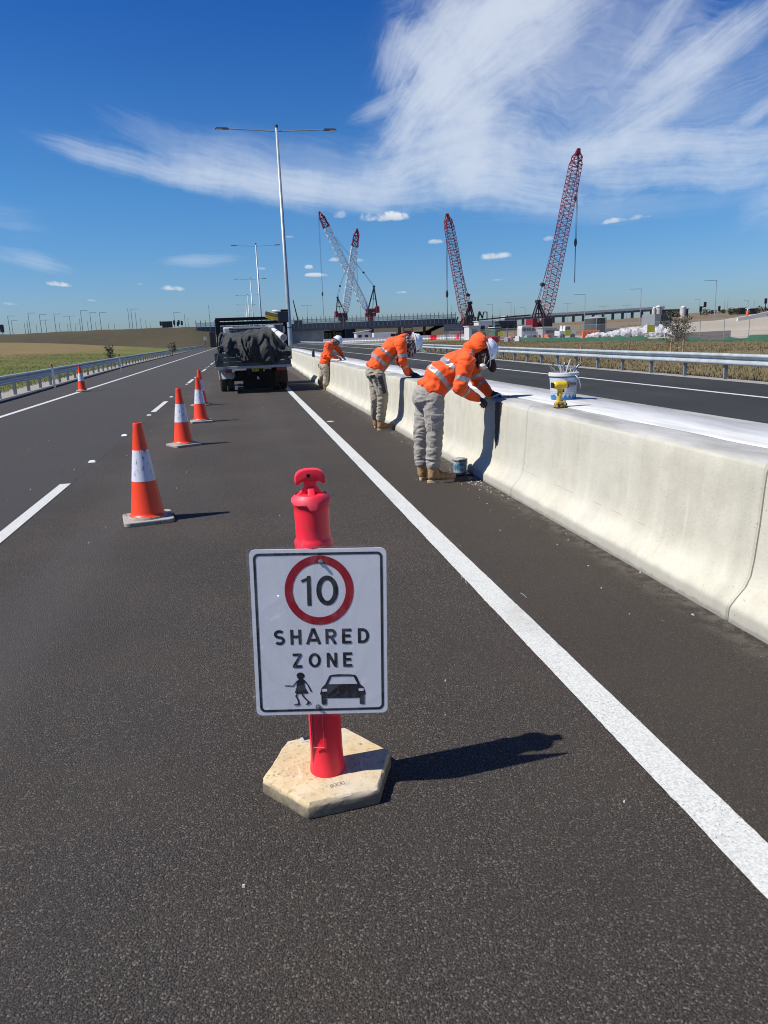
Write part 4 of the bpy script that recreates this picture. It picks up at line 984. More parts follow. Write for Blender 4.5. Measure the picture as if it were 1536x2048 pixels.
# yellow square notices on the fence
for (px, py, w, lab) in ((1302, 657, .85, 'yellow square notice fixed on the fence in front of the white bags'), (1136, 665, .75, 'yellow square notice fixed on the fence in front of the white utility truck'), (1001, 668, .8, 'small yellow-green notice on the fence behind the hard hat')):
    Y = interp([(1000, 120), (1136, 88), (1302, 70)], px)-.2; p = at(px, py, Y); o = MB().box(p, (w, .03, w*.85)).build('yellow_notice', mat('notice_yellow', (.75, .68, .03), .6) if 'notice_yellow' not in bpy.data.materials else bpy.data.materials['notice_yellow']); tag(o, lab, 'notice')
# round corrugated tank
p = at(1190, 672, 118); pt = at(1190, 637, 118); rt_ = (at(1209, 660, 118).x-at(1170, 660, 118).x)/2
t = thing('water_tank', 'dark grey corrugated round tank in the yard behind the orange mesh', 'tank', (p.x, 118, 0)); zt = pt.z
prof = [(rt_, 0)]
for i in range(14):
    z0_ = zt*i/14; prof += [(rt_, z0_), (rt_*1.015, z0_+zt/28)]
prof += [(rt_, zt-.02)]
MB().lathe(prof, (p.x, 118, 0), 28).build('shell', M_TANK, t, smooth=True, auto=30); MB().lathe([(rt_*1.03, 0), (rt_*1.03, .08), (.1, .35)], (p.x, 118, zt), 28).build('roof', M_GREY, t)
for s_ in (-.35, .55): MB().bar((p.x+rt_*s_, 118-rt_*.97, 0), (p.x+rt_*s_, 118-rt_*.97, zt), .12).build('downpipe', M_GALVP, t)
# silver-grey box tank
a = at(1309, 654, 112); b = at(1344, 627, 112); t = thing('steel_silo', 'pale and dark grey boxy steel tank behind the sapling', 'tank', ((a.x+b.x)/2, 112, 0)); sp_ = a.x+(b.x-a.x)*.35
MB().box(((a.x+sp_)/2, 114, b.z/2), (sp_-a.x, 4, b.z)).build('side_panel', M_GALVP, t); MB().box(((sp_+b.x)/2, 114, b.z/2-.05), (b.x-sp_, 3.9, b.z-.1)).build('front_panel', M_TANK, t)
for i in range(7): MB().box((sp_+(b.x-sp_)*(i+.5)/7, 112.02, b.z/2), (.08, .06, b.z-.2)).build('rib', M_TANK, t)
# orange mesh barrier fence
for i in range(5):
    px = 1168+i*7; p = at(px, 670, 98); o = MB().box((p.x, 98, .55), (.62, .35, 1.1), taper=.7).build('orange_barrier', M_ORNG, bevel=.04); tag(o, 'orange plastic barrier in the short row in front of the round tank', 'barrier', 'orange barriers in front of the round tank')
# vehicles in the yard
def site_vehicle(kind, px0, px1, py_top, Y, lab, body_m):
    a = at(px0, 668, Y); b = at(px1, 668, Y); X0, X1 = a.x, b.x; L_ = X1-X0; t = thing(kind, lab, 'van' if kind == 'parked_van' else 'utility truck', ((X0+X1)/2, Y, 0))
    H = at(px0, py_top, Y).z
    if kind == 'parked_van': out = [(0, .35), (0, H*.8), (.04*L_, H), (.62*L_, H), (.80*L_, H*.68), (1.0*L_, H*.52), (1.0*L_, .35)]
    else: out = [(0, .45), (0, H*.62), (.30*L_, H*.62), (.34*L_, H), (.62*L_, H), (.74*L_, H*.64), (L_, H*.55), (L_, .45)]
    MB().prism(out, lambda u, v, w: Vector((X0+u, Y+w, v)), 1.9).build('body', body_m, t, bevel=.05)
    if kind == 'parked_van': wins = [(.06, .27, .62, .9), (.31, .58, .62, .9), (.63, .76, .60, .84)]
    else: wins = [(.36, .47, .68, .93), (.49, .62, .68, .93)]
    for (u0, u1, v0, v1) in wins: MB().box((X0+(u0+u1)/2*L_, Y-.01, (v0+v1)/2*H), ((u1-u0)*L_, .04, (v1-v0)*H)).build('window', M_GLASS, t)
    for u in (.2, .8): MB().lathe([(.36, 0), (.36, .25)], (X0+u*L_, Y+.2, .36), 14, R=Euler((math.pi/2, 0, 0)).to_matrix()).build('wheel', M_RUBBER, t, label=None) if False else MB().lathe([(.36, 0), (.36, .25)], (X0+u*L_, Y+.2, .36), 14, R=Euler((math.pi/2, 0, 0)).to_matrix()).build('wheel', M_RUBBER, t)
    MB().box((X1-.04, Y+.25, H*.45), (.12, .3, .16)).build('headlight', M_LENS, t)
    return t
site_vehicle('parked_van', 1043, 1076, 652, 112, 'white van parked in the yard at the foot of the tall maroon crane', M_WHITE)
t = site_vehicle('utility_truck', 1119, 1152, 652, 108, 'white utility truck with roof beacon behind the yellow notice', M_WHITE)
p = at(1131, 651, 108); MB().box((p.x, 108.9, p.z), (.9, .3, .14)).build('beacon', M_YELB, t)
# sheds, containers and clutter
SH = [('site_shed', 957, 990, 626+16, 655, 150, M_WHITE, 'white low site shed right of the maroon crane body'), ('site_shed', 938, 960, 652, 668, 140, M_WHITE, 'small white crane cab shed in front of the maroon crane body'),
      ('steel_workshop', 998, 1034, 641, 662, 150, M_CRB, 'dark open steel workshop frame between the two maroon cranes'), ('portable_toilet', 990, 1000, 655, 672, 125, M_GREEN, 'green and white portable toilet behind the hard hat'),
      ('grey_container', 1210, 1180+60, 656, 668, 128, M_CONC2, 'low pale container right of the round tank'), ('grey_container', 1085, 1115, 655, 668, 130, M_GREY, 'low grey container behind the white van')]
for (nm, x0, x1, y0, y1, Y, M_, lab) in SH:
    t, a, b = cargo(nm, x0, x1, y0, y1, Y, 3.2, M_, lab, 'shed' if 'shed' in nm or 'workshop' in nm else ('portable toilet' if 'toilet' in nm else 'container'))
    MB().box(((a.x+b.x)/2, Y+1.6, b.z+.06), (b.x-a.x+.3, 3.5, .12)).build('roof', M_WHITE if M_ is not M_CRB else M_GREY, t)
    nW = max(1, int((b.x-a.x)/1.5))
    for i in range(nW): MB().box((a.x+(b.x-a.x)*(i+.5)/nW, Y-.02, b.z*.6), ((b.x-a.x)/nW*.5, .06, b.z*.3)).build('window', M_GLASS, t)
# scaffold rails
t = thing('scaffold_frame', 'open steel scaffold frame above the sheds between the maroon cranes', 'scaffold', (on(1015, 148), 148, 0)); m_ = MB()
for px in (985, 1000, 1015, 1030): m_.bar((on(px, 148), 148, 0), (on(px, 148), 148, at(px, 630, 148).z), .1)
for py in (634, 645): m_.bar(at(985, py, 148), at(1030, py, 148), .08)
m_.build('tube', M_CRB, t)
# clutter: red/white tape, cones and piles
for i in range(26):
    px = random.uniform(965, 1100); Y = random.uniform(100, 130); X = on(px, Y); s_ = random.uniform(.35, .8); M_ = random.choice([M_REDP, M_WHITE, M_ORNG, M_GREY, M_CONC2, M_CRB])
    nm, lb = {M_REDP.name: ('red_crate', 'small red crate'), M_WHITE.name: ('white_crate', 'small white crate'), M_ORNG.name: ('orange_crate', 'small orange crate'), M_GREY.name: ('grey_crate', 'small grey crate'), M_CONC2.name: ('concrete_block', 'pale concrete block'), M_CRB.name: ('black_crate', 'small black crate')}[M_.name]
    m_ = MB(); m_.box((X, Y, s_*.5), (s_*random.uniform(1, 2.2), s_, s_), Euler((0, 0, random.random())).to_matrix(), random.uniform(.6, 1))
    o = m_.build(nm, M_, bevel=.03); tag(o, f'{lb} among the yard clutter behind the nearest worker and van', 'crate' if 'crate' in nm else 'block', 'clutter standing in the yard')
# low dark earth mound behind fence
m_ = [(1350, 60), (1380, 62), (1410, 60), (1440, 58), (1462, 56)]
rows = [[Vector((at(px, 660, Y+1).x, Y+1, 0)) for px, Y in m_], [at(px, 666-(px-1350)*.045, Y+3) for px, Y in m_], [Vector((at(px, 660, Y+6).x, Y+6, 0)) for px, Y in m_]]
o = loft('dark_silt_bank', [resample(r, 20) for r in rows], mat('dark_silt', (.07, .06, .05), .9), 'structure', .05)
# concrete kerb wall climbing the hill
pts = [at(1476, 640, 128), at(1500, 636, 128), at(1510, 634, 128), at(1536, 628, 128), at(1640, 606, 128)]
t = thing('concrete_wall', 'white precast barrier wall climbing the dirt ramp at the right edge', 'wall', tuple(pts[0]))
for a, b in zip(pts, pts[1:]):
    n_ = max(1, int((b-a).length/3)); 
    for i in range(n_):
        p0 = a.lerp(b, i/n_); p1 = a.lerp(b, (i+.96)/n_); MB().add([p0+Vector((0, 0, -.6)), p1+Vector((0, 0, -.6)), p1+Vector((0, 0, .45)), p0+Vector((0, 0, .45)), p0+Vector((0, .5, -.6)), p1+Vector((0, .5, -.6)), p1+Vector((0, .4, .45)), p0+Vector((0, .4, .45))],
            [(0, 1, 2, 3), (7, 6, 5, 4), (3, 2, 6, 7), (0, 3, 7, 4), (1, 5, 6, 2)]).build('wall_block', M_WHITE, t)
# small figure in orange on the hill: a far worker
p = at(1494, 637, 132); t = thing('person', 'far worker in red-orange top standing by the white wall on the hill', 'person', (p.x, 132, p.z))
MB().capsule((p.x, 132, p.z+.1), (p.x, 132, p.z+1.2), .16, .24, 10).build('clothes', M_HIVIS, t, smooth=True); MB().ellipsoid((p.x, 132, p.z+1.6), (.13, .13, .17)).build('head', M_HAT, t, smooth=True)
# viaduct and pale tanks far behind
VY = 400
vi = thing('viaduct', 'long low white-topped viaduct stretching along the far skyline at the right', 'viaduct', (at(1150, 630, VY).x, VY, 0))
q0 = at(1010, 637, VY); q1 = at(1330, 617, VY); n_ = 16
for i in range(n_):
    a = q0.lerp(q1, i/n_); b = q0.lerp(q1, (i+1)/n_-.002)
    MB().add([a, b, b+Vector((0, 0, 1.3)), a+Vector((0, 0, 1.3)), a+Vector((0, 8, 0)), b+Vector((0, 8, 0)), b+Vector((0, 8, 1.3)), a+Vector((0, 8, 1.3))], [(0, 1, 2, 3), (7, 6, 5, 4), (3, 2, 6, 7), (0, 4, 5, 1), (0, 3, 7, 4), (1, 5, 6, 2)]).build('deck_span', M_WHITE, vi)
    a2 = a-Vector((0, -1, 1.1)); b2 = b-Vector((0, -1, 1.1))
    MB().add([a2, b2, b+Vector((0, 1, 0)), a+Vector((0, 1, 0)), a2+Vector((0, 5, 0)), b2+Vector((0, 5, 0)), b+Vector((0, 6, 0)), a+Vector((0, 6, 0))], [(0, 1, 2, 3), (7, 6, 5, 4), (3, 2, 6, 7), (0, 4, 5, 1), (0, 3, 7, 4), (1, 5, 6, 2)]).build('girder', M_ABUT, vi)
    MB().box((a.x, VY+4, (a.z-1)/2-.5), (1.2, 1.2, a.z)).build('pier', M_ABUT, vi)
for (x0, x1, y0, lab) in ((1304, 1312, 614, 'small pale round concrete tank, left one of the three by the viaduct end'), (1310, 1323, 611, 'larger pale round concrete tank with domed top, middle one by the viaduct end'), (1360, 1372, 612, 'pale round concrete tank with domed top, right one behind the sapling')):
    a = at(x0, 630, 225); b = at(x1, y0, 225); r_ = (b.x-a.x)/2; t = thing('concrete_tank', lab, 'tank', ((a.x+b.x)/2, 225, a.z-2), 'pale round tanks near the end of the viaduct')
    MB().lathe([(r_, 0), (r_, b.z-a.z+1.4)], ((a.x+b.x)/2, 225, a.z-2), 20).build('shell', M_CONC2, t, smooth=True, auto=40); MB().lathe([(r_*1.04, 0), (r_*.5, .5), (.05, .7)], ((a.x+b.x)/2, 225, b.z-.6), 20).build('roof', M_WHITE, t, smooth=True)
# dark shed roof beside tanks and hilltop shed
for (x0, x1, y0, y1, Y, lab) in ((1324, 1377, 618, 632, 260, 'long dark open shed beside the pale tanks'), (1475, 1491, 616, 624, 240, 'grey flat shed on the hill skyline at the right'), (1500, 1518, 617, 624, 240, 'low dark shed on the hill skyline near the right edge')):
    a = at(x0, y1, Y); b = at(x1, y0, Y); t = thing('far_shed', lab, 'shed', ((a.x+b.x)/2, Y, a.z-1)); MB().box(((a.x+b.x)/2, Y+2, (a.z+b.z)/2-.5), (b.x-a.x, 4, b.z-a.z+1)).build('wall', M_TANK, t); MB().box(((a.x+b.x)/2, Y+2, b.z+.1), (b.x-a.x+.6, 4.6, .2)).build('roof', M_CONC2, t)
# skyline scrub
def clump(mb, c, r, n, leaf):
    for _ in range(n):
        d = Vector((random.gauss(0, 1), random.gauss(0, 1), random.gauss(0, 1))).normalized()*random.random()**.4
        p = Vector(c)+Vector((d.x*r[0], d.y*r[1], d.z*r[2])); R = Euler((random.random()*6, random.random()*6, random.random()*6)).to_matrix(); s_ = leaf*random.uniform(.6, 1.3)
        mb.add([p+R@Vector((-s_, 0, 0)), p+R@Vector((0, -s_*.45, 0)), p+R@Vector((s_, 0, 0)), p+R@Vector((0, s_*.45, 0))], [(0, 1, 2, 3)])
for i, px in enumerate((1410, 1424, 1446, 1462, 1470, 1520, 1532, 1340, 1350)):
    p = at(px, 629-(px-1340)*.045, 236); m_ = MB(); clump(m_, p+Vector((0, 0, .3)), (random.uniform(1.2, 2.4), 1, random.uniform(.6, 1.3)), 120, .35)
    o = m_.build('skyline_bush', M_LEAF); tag(o, 'small dark bush on the hill skyline, ' + ['below the bent-arm traffic signal', 'just left of the tall pale light', 'just right of the tall pale light', 'right of the short traffic signal', 'touching the left side of the grey shed', 'between dark shed and right edge', 'at the far right edge', 'beside the right pale tank', 'left of the right pale tank'][i], 'bush', 'small bushes along the hill skyline')

# ------------------------------------------------------------------ saplings
def sapling(lab, px, pyb, pyt, Y, w, zf, dense=300, stakes=3, leaf=.06):
    X = at(px, 660, Y).x; z0 = zf(X, Y); H = at(px, pyt, Y).z-z0
    t = thing('sapling_tree', lab, 'sapling', (X, Y, z0))
    rnd = random.Random(px); tips = []
    MB().tube([(X, Y, z0), (X+.03, Y, z0+H*.3), (X-.03, Y, z0+H*.55), (X+.04, Y, z0+H*.8)], [.035, .03, .025, .012], 6).build('trunk', M_BARK, t, smooth=True)
    m_ = MB()
    for k in range(26):
        a = rnd.uniform(.25, .75); st = Vector((X, Y, z0+H*a)); an = rnd.uniform(0, 6.28); L_ = w*rnd.uniform(.5, 1.0)
        en = st+Vector((math.cos(an)*L_, math.sin(an)*L_*.8, H*rnd.uniform(.12, .38))); en.z = min(en.z, z0+H*rnd.uniform(.85, 1.0))
        m2 = st.lerp(en, .5)+Vector((0, 0, .05)); m_.tube([st, m2, en], [.014, .010, .005], 4); tips += [en, st.lerp(en, .75), st.lerp(en, .55)]
    m_.build('branch', M_BARK, t)
    m_ = MB()
    for p in tips: clump(m_, p, (w*.20, w*.20, H*.055), dense//len(tips)+3, leaf)
    m_.build('crown', M_LEAF, t)
    for k in range(stakes):
        dx = [-.28, .28, .42][k]*min(1, w/.7); dy = [.05, -.1, .1][k]
        MB().bar((X+dx, Y+dy, z0-.05), (X+dx, Y+dy, z0+H*.50), .06).build('stake', M_STAKE, t)
    if stakes: MB().tube([(X-.28*min(1, w/.7), Y, z0+H*.24), (X, Y-.04, z0+H*.20), (X+.28*min(1, w/.7), Y, z0+H*.24)], .018, 5).build('tie', mat('hessian_tie', (.5, .42, .3), .9) if 'hessian_tie' not in bpy.data.materials else bpy.data.materials['hessian_tie'], t)
sapling('leafy young tree held by timber stakes on the dry verge at the right', 1356, 707, 628, 34, .85, zr, 800, 3, .05)
sapling('small dark sapling between two stakes behind the left guard rail', 214, 716, 689, 60, .42, zl, 90, 2, .07)
sapling('wind-bent small sapling in the field nearer the overbridge', 340, 699, 683, 95, .6, zl, 70, 1, .09)
t = thing('sapling_tree', 'bare stick-like seedling low behind the left guard rail', 'sapling', (at(222, 700, 58).x, 58, 0)); 
t.name = 'bare_seedling'; ORG['bare_seedling'] = Vector(t.location); X = t.location.x
MB().tube([(X, 58, 0), (X+.05, 58, 1.0), (X-.1, 58, 1.5)], [.02, .015, .008], 5).build('trunk', M_BARK, t)

# ------------------------------------------------------------------ traffic cones
def make_cone():
    t = thing('traffic_cone', '', 'traffic cone'); 
    m_ = MB(); k = 8; out = []
    for cx, cy, a0 in ((.16, .16, 0), (-.16, .16, 90), (-.16, -.16, 180), (.16, -.16, 270)):
        for j in range(4): a = math.radians(a0+j*30); out.append((cx+.045*math.cos(a), cy+.045*math.sin(a)))
    m_.prism(out, lambda u, v, w: Vector((u, v, w)), .035)
    m_.build('base', M_RUBG, t, bevel=.008)
    MB().lathe([(.165, .036), (.16, .05), (.148, .055)], n=32).build('base_collar', M_RUBG, t, smooth=True, auto=40)
    def rr(z): return .138 + (.036-.138)*(z-.055)/(.82-.055)
    MB().lathe([(.155, .054), (.142, .062), (rr(.08), .08), (rr(.345), .345)], n=40).build('cone_body', M_CONEO, t, smooth=True, auto=60)
    MB().lathe([(rr(.345)+.0015, .345), (rr(.60)+.0015, .60)], n=40).build('reflective_band', M_CONEW, t, smooth=True, auto=60)
    MB().lathe([(rr(.60), .60), (rr(.80), .80), (rr(.815)+.002, .812), (rr(.82), .82), (.024, .822), (.022, .79)], n=40).build('cone_top', M_CONEO, t, smooth=True, auto=60)
    return t
cone = make_cone()
CONES = [((297, 1040), .18, 'nearest and largest orange cone with scuffed white band, left of the bollard'), ((368, 891), .5, 'second orange cone of the row, between the nearest cone and the overlapping pair'),
         ((403, 844), .1, 'front cone of the overlapping pair behind the truck, third in the row'), ((404, 811), .7, 'rear cone of the overlapping pair, closest of all to the truck'), ((165, 783), .2, 'lone orange cone far left, standing on the solid edge line by the guard rail')]
for i, ((px, py), rz, lab) in enumerate(CONES):
    c_ = cone if i == 0 else copy_tree(cone)
    g_ = gnd(px, py); c_.location = (g_.x, g_.y, 0 if i < 4 else .004); c_.rotation_euler[2] = rz; c_.scale = (1.03, 1.03, 1.055); c_['label'] = lab; c_['group'] = 'orange traffic cones on the road'

# ------------------------------------------------------------------ T-top bollard with base and sign
BX, BYY = .183, 2.292
bo = thing('bollard_base', 'dusty hexagonal rubber base holding the red T-top bollard', 'bollard base', (BX, BYY, 0))
corn = [(gnd(*p, .058).x, gnd(*p, .058).y) for p in ((524, 1556), (572, 1481), (689, 1452), (781, 1500), (757, 1577), (615, 1608))]
cx = sum(c_[0] for c_ in corn)/6; cy = sum(c_[1] for c_ in corn)/6
m_ = MB(); corn = corn[::-1] if sum(corn[i][0]*corn[(i+1) % 6][1]-corn[(i+1) % 6][0]*corn[i][1] for i in range(6)) < 0 else corn
vs = [(x, y, .0) for x, y in corn]+[(cx+(x-cx)*1.02, cy+(y-cy)*1.02, .012) for x, y in corn]+[(cx+(x-cx)*1.0, cy+(y-cy)*1.0, .046) for x, y in corn]+[(cx+(x-cx)*.965, cy+(y-cy)*.965, .056) for x, y in corn]
NS = 9; rc_ = random.Random(3); outl = []
for i in range(6):
    (xa, ya), (xb_, yb_) = corn[i], corn[(i+1) % 6]
    for k in range(NS):
        t_ = k/NS + (.02 if k == 0 else 0); outl.append((xa+(xb_-xa)*t_, ya+(yb_-ya)*t_))
    outl.append((xa+(xb_-xa)*.98, ya+(yb_-ya)*.98))
NO = len(outl); vs = []; fs = []
for (k_, z, jt) in ((.995, 0, .001), (1.012, .010, .0015), (1.006, .034, .0015), (.998, .045, .002), (.982, .053, .0025), (.958, .057, .001)):
    for (x, y) in outl:
        d_ = Vector((x-cx, y-cy, 0)).normalized()*rc_.uniform(-jt, jt)*1.3; vs.append((cx+(x-cx)*k_+d_.x, cy+(y-cy)*k_+d_.y, z+(rc_.uniform(-.0012, .0008) if 0 < z < .057 else 0)))
for j in range(5):
    for i in range(NO): fs.append((j*NO+i, j*NO+(i+1) % NO, (j+1)*NO+(i+1) % NO, (j+1)*NO+i))
fs += [tuple(range(NO-1, -1, -1)), tuple(5*NO+i for i in range(NO))]
m_.add(vs, fs).build('rubber_block', M_HEX, bo, smooth=True, auto=32)
g_ = gnd(608, 1478, .057); g2 = gnd(624, 1478, .057)
MB().box((g_.x+.012, g_.y-.004, .0575), (.05, .034, .002), Euler((0, 0, .15)).to_matrix()).build('slot_rim', M_CONC2, bo)
MB().box((g_.x+.016, g_.y+.001, .0592), (.036, .022, .001), Euler((0, 0, .15)).to_matrix()).build('carry_slot', M_DARK, bo)
# moulded mark on the base
g_ = gnd(675, 1569, .057); m_ = MB(); Rz = Euler((0, 0, math.radians(12))).to_matrix()
def gm(u, v, w): return Vector((g_.x, g_.y, .0562)) + Rz @ Vector((u, v, w))
def emb(a, b, w=.0016): 
    A_ = gm(a[0], a[1], 0); B_ = gm(b[0], b[1], 0); m_.bar(A_, B_, w, .0016)
for a, b in (((-.024, -.008), (.024, -.008)), ((.024, -.008), (.024, .009)), ((.024, .009), (-.024, .009)), ((-.024, .009), (-.024, -.008))): emb(a, b)
for ox in (-.015, .014):      # B
    for a, b in (((-.004, -.005), (-.004, .006)), ((-.004, .006), (.003, .004)), ((.003, .004), (-.003, .0005)), ((-.003, .0005), (.004, -.002)), ((.004, -.002), (-.004, -.005))): emb((a[0]+ox, a[1]), (b[0]+ox, b[1]))
for a, b in (((-.005, -.005), (-.005, .006)), ((.004, .006), (-.005, .0005)), ((-.005, .0005), (.004, -.005))): emb(a, b)
m_.build('moulded_mark', M_HEX, bo)

bo = thing('t_top_bollard', 'fluorescent red T-top bollard standing in the hexagonal base, carrying the sign', 'bollard', (BX, BYY, .057))
MB().lathe([(.0615, .057), (.0610, .066), (.0590, .080), (.0570, .10), (.0555, .14), (.0545, .30), (.0555, .60), (.0565, .84), (.0567, .858), (.0610, .864), (.0622, .874), (.0618, .886), (.0575, .893), (.0562, .90), (.0560, .93), (.0565, .985), (.0570, 1.000), (.0605, 1.006), (.0612, 1.016), (.0600, 1.026), (.0540, 1.034), (.040, 1.039), (.024, 1.041)], (BX, BYY, 0), 48).build('tube', M_REDP, bo, smooth=True, auto=50)
def outT(mb, pts, dy, z0=0): 
    mb.prism(pts, lambda u, v, w: Vector((BX+u, BYY-dy/2+w, v)), dy)
m_ = MB(); outT(m_, [(-.043, 1.036), (-.030, 1.050), (-.020, 1.066), (-.018, 1.085), (.018, 1.085), (.020, 1.066), (.030, 1.050), (.043, 1.036)], .026); 
m_.prism([(-.040, 1.036), (-.014, 1.062), (-.012, 1.085), (.012, 1.085), (.014, 1.062), (.040, 1.036)], lambda u, v, w: Vector((BX-.011+w, BYY+u, v)), .022)
m_.build('handle_neck', M_REDP, bo, bevel=.004, smooth=True, auto=40)
pts = []
for j in range(15): a = math.pi*j/14; pts.append((.048*math.copysign(abs(math.cos(a))**.8, math.cos(a)), 1.085+.034*math.sin(a)**.75))
pts += [(-.049, 1.078), (-.045, 1.071), (-.036, 1.072), (-.034, 1.077), (-.026, 1.080), (-.019, 1.078), (.019, 1.078), (.026, 1.080), (.034, 1.077), (.036, 1.072), (.045, 1.071), (.049, 1.078)]
m_ = MB(); outT(m_, pts[::-1], .040); m_.build('t_handle', M_REDP, bo, bevel=.005, smooth=True, auto=40)
MB().lathe([(.0065, -.0215), (.0065, .0215)], (BX-.006, BYY, 1.100), 12, R=Euler((math.pi/2, 0, 0)).to_matrix()).build('handle_hole', M_DARK, bo)
m_ = MB(); m_.box((BX-.012, BYY-.0575, .235), (.002, .003, .13)); m_.box((BX-.030, BYY-.0530, .172), (.036, .003, .002), Euler((0, 0, -.25)).to_matrix()); m_.box((BX-.047, BYY-.032, .235), (.002, .003, .13)); m_.build('label_seam', mat('seam_pink', (.85, .15, .15), .4), bo)
# torn plastic cap skirt
m_ = MB(); n_ = 40; vs = []; fs = []
for i in range(n_+1):
    a = 2*math.pi*i/n_; dr = .0632; drop = .004+.008*mnoise.noise(Vector((math.cos(a)*2, math.sin(a)*2, 1))) + (.016 if 4.45 < a < 4.95 else 0)
    vs += [(BX+.050*math.cos(a), BYY+.050*math.sin(a), 1.0385), (BX+dr*math.cos(a), BYY+dr*math.sin(a), 1.026), (BX+(dr+.0015)*math.cos(a), BYY+(dr+.0015)*math.sin(a), 1.016-drop)]
    if i:
        for j in range(2): fs.append(((i-1)*3+j, i*3+j, i*3+j+1, (i-1)*3+j+1))
m_.add(vs, fs).build('cap_skirt', mat('faded_red_rubber', (.78, .02, .045), .5, n=(20, 5), col2=(.82, .07, .10)), bo, smooth=True)

# sign ---------------------------------------------------------------
SW, SHh = .433, .567; SYp = 2.222
sc = Vector((.1711, SYp, .3056)); yaw_s = .0
sg = thing('shared_zone_sign', 'white SHARED ZONE speed 10 sign in a clear plastic sleeve on the red bollard', 'road sign', tuple(sc))
Rs = Euler((math.radians(-1.24), math.radians(1.67), math.radians(-8.7))).to_matrix()
def SP(u, v, w): return sc + Rs @ Vector((u, -w, v))        # u right, v up, w towards viewer
def px2(x, y):
    t_ = (y-1097)/(1427-1097); l = 499+13*t_; r = 771+6*t_
    yy = y - (1100-6*(x-499)/272) ; 
    return ((x-l)/(r-l)-.5)*SW, (1-(yy)/330)*SHh
def rrect(x0, y0, x1, y1, r, n=6):
    o = []
    for cx_, cy_, a0 in ((x1-r, y1-r, 0), (x0+r, y1-r, 90), (x0+r, y0+r, 180), (x1-r, y0+r, 270)):
        for j in range(n+1): a = math.radians(a0+90*j/n); o.append((cx_+r*math.cos(a), cy_+r*math.sin(a)))
    return o
MB().prism(rrect(-SW/2, 0, SW/2, SHh, .018), SP, .003).build('sign_plate', M_SIGNW, sg)
def ringmesh(o, i_, w): 
    m_ = MB(); n = len(o); m_.add([SP(u, v, w) for u, v in o]+[SP(u, v, w) for u, v in i_], [(k, (k+1) % n, n+(k+1) % n, n+k) for k in range(n)]); return m_
ringmesh(rrect(-SW/2+.012, .012, SW/2-.012, SHh-.012, .018), rrect(-SW/2+.020, .020, SW/2-.020, SHh-.020, .012), .0036).build('border', M_BLACK, sg)
rc = px2(638, 1177); NR = 64
ringmesh([(rc[0]+.110*math.cos(2*math.pi*k/NR), rc[1]+.116*math.sin(2*math.pi*k/NR)) for k in range(NR)], [(rc[0]+.0845*math.cos(2*math.pi*k/NR), rc[1]+.090*math.sin(2*math.pi*k/NR)) for k in range(NR)], .0036).build('speed_ring', M_RINGR, sg)
def ribbon(m_, pts, w, lvl, closed=False):
    P_ = [Vector(p) for p in pts]; n = len(P_); vs = []
    for i in range(n):
        a = P_[i-1] if (i > 0 or closed) else None; b = P_[(i+1) % n] if (i < n-1 or closed) else None
        d1 = (P_[i]-a).normalized() if a is not None else None; d2 = (b-P_[i]).normalized() if b is not None else None
        d1 = d1 or d2; d2 = d2 or d1; t_ = (d1+d2); t_ = t_.normalized() if t_.length > .2 else d1; nn = Vector((-t_.y, t_.x)); k = 1/max(.45, nn.dot(Vector((-d1.y, d1.x))))
        vs += [P_[i]+nn*w/2*k, P_[i]-nn*w/2*k]
    fs = [(2*i, 2*i+1, 2*i+3, 2*i+2) for i in range(n-1)] + ([(2*n-2, 2*n-1, 1, 0)] if closed else [])
    m_.add([SP(v.x, v.y, lvl) for v in vs], fs)
def arc(cx_, cy_, rx, ry, a0, a1, n=14): return [(cx_+rx*math.cos(math.radians(a0+(a1-a0)*i/n)), cy_+ry*math.sin(math.radians(a0+(a1-a0)*i/n))) for i in range(n+1)]
s5 = .11
GL = {'S': [arc(.34, .70, .245, .20, 35, 270, 14)[:-1]+arc(.34, .29, .25, .205, 90, -145, 14)], 'H': [[(.1, 0), (.1, 1)], [(.6, 0), (.6, 1)], [(.1, .52), (.6, .52)]],
      'A': [[(.02, 0), (.37, .97), (.45, .97), (.80, 0)], [(.15, .28), (.67, .28)]], 'R': [[(.1, 0), (.1, 1)], [(.1, .905), (.38, .905)]+arc(.38, .685, .22, .22, 85, -85)+[(.1, .465)], [(.36, .465), (.63, 0)]],
      'E': [[(.1, 0), (.1, 1)], [(.1, .905), (.6, .905)], [(.1, .52), (.54, .52)], [(.1, .095), (.6, .095)]], 'D': [[(.1, 0), (.1, 1)], [(.1, .905), (.32, .905)]+arc(.32, .5, .30, .405, 88, -88)+[(.1, .095)]],
      'Z': [[(.05, .905), (.62, .905)], [(.60, .93), (.09, .07)], [(.05, .095), (.65, .095)]], 'O': ['c', arc(.40, .5, .30, .405, 0, 360, 28)[:-1]], 'N': [[(.1, 0), (.1, 1)], [(.13, .93), (.57, .07)], [(.6, 0), (.6, 1)]]}
WD = {'S': .68, 'H': .70, 'A': .82, 'R': .70, 'E': .66, 'D': .72, 'Z': .70, 'O': .80, 'N': .70}
def word(txt, x0, x1, y0, y1):
    u0, v1 = px2(x0, y0); u1, _ = px2(x1, y0); _, v0 = px2((x0+x1)/2, y1); H = v1-v0
    tw = sum(WD[c_] for c_ in txt); gap = ((u1-u0)/H-tw)/(len(txt)-1); x = u0; lv = .0036
    for ch in txt:
        g = GL[ch]; closed = g[0] == 'c'; m_ = MB()
        for j, st in enumerate(g[1:] if closed else g): ribbon(m_, [(x+a*H, v0+b*H) for a, b in st], .185*H, .0036+.00012*j, closed)
        m_.build('letter', M_BLACK, sg); x += (WD[ch]+gap)*H
word('SHARED', 547, 738, 1255, 1283); word('ZONE', 583, 706, 1302, 1330)
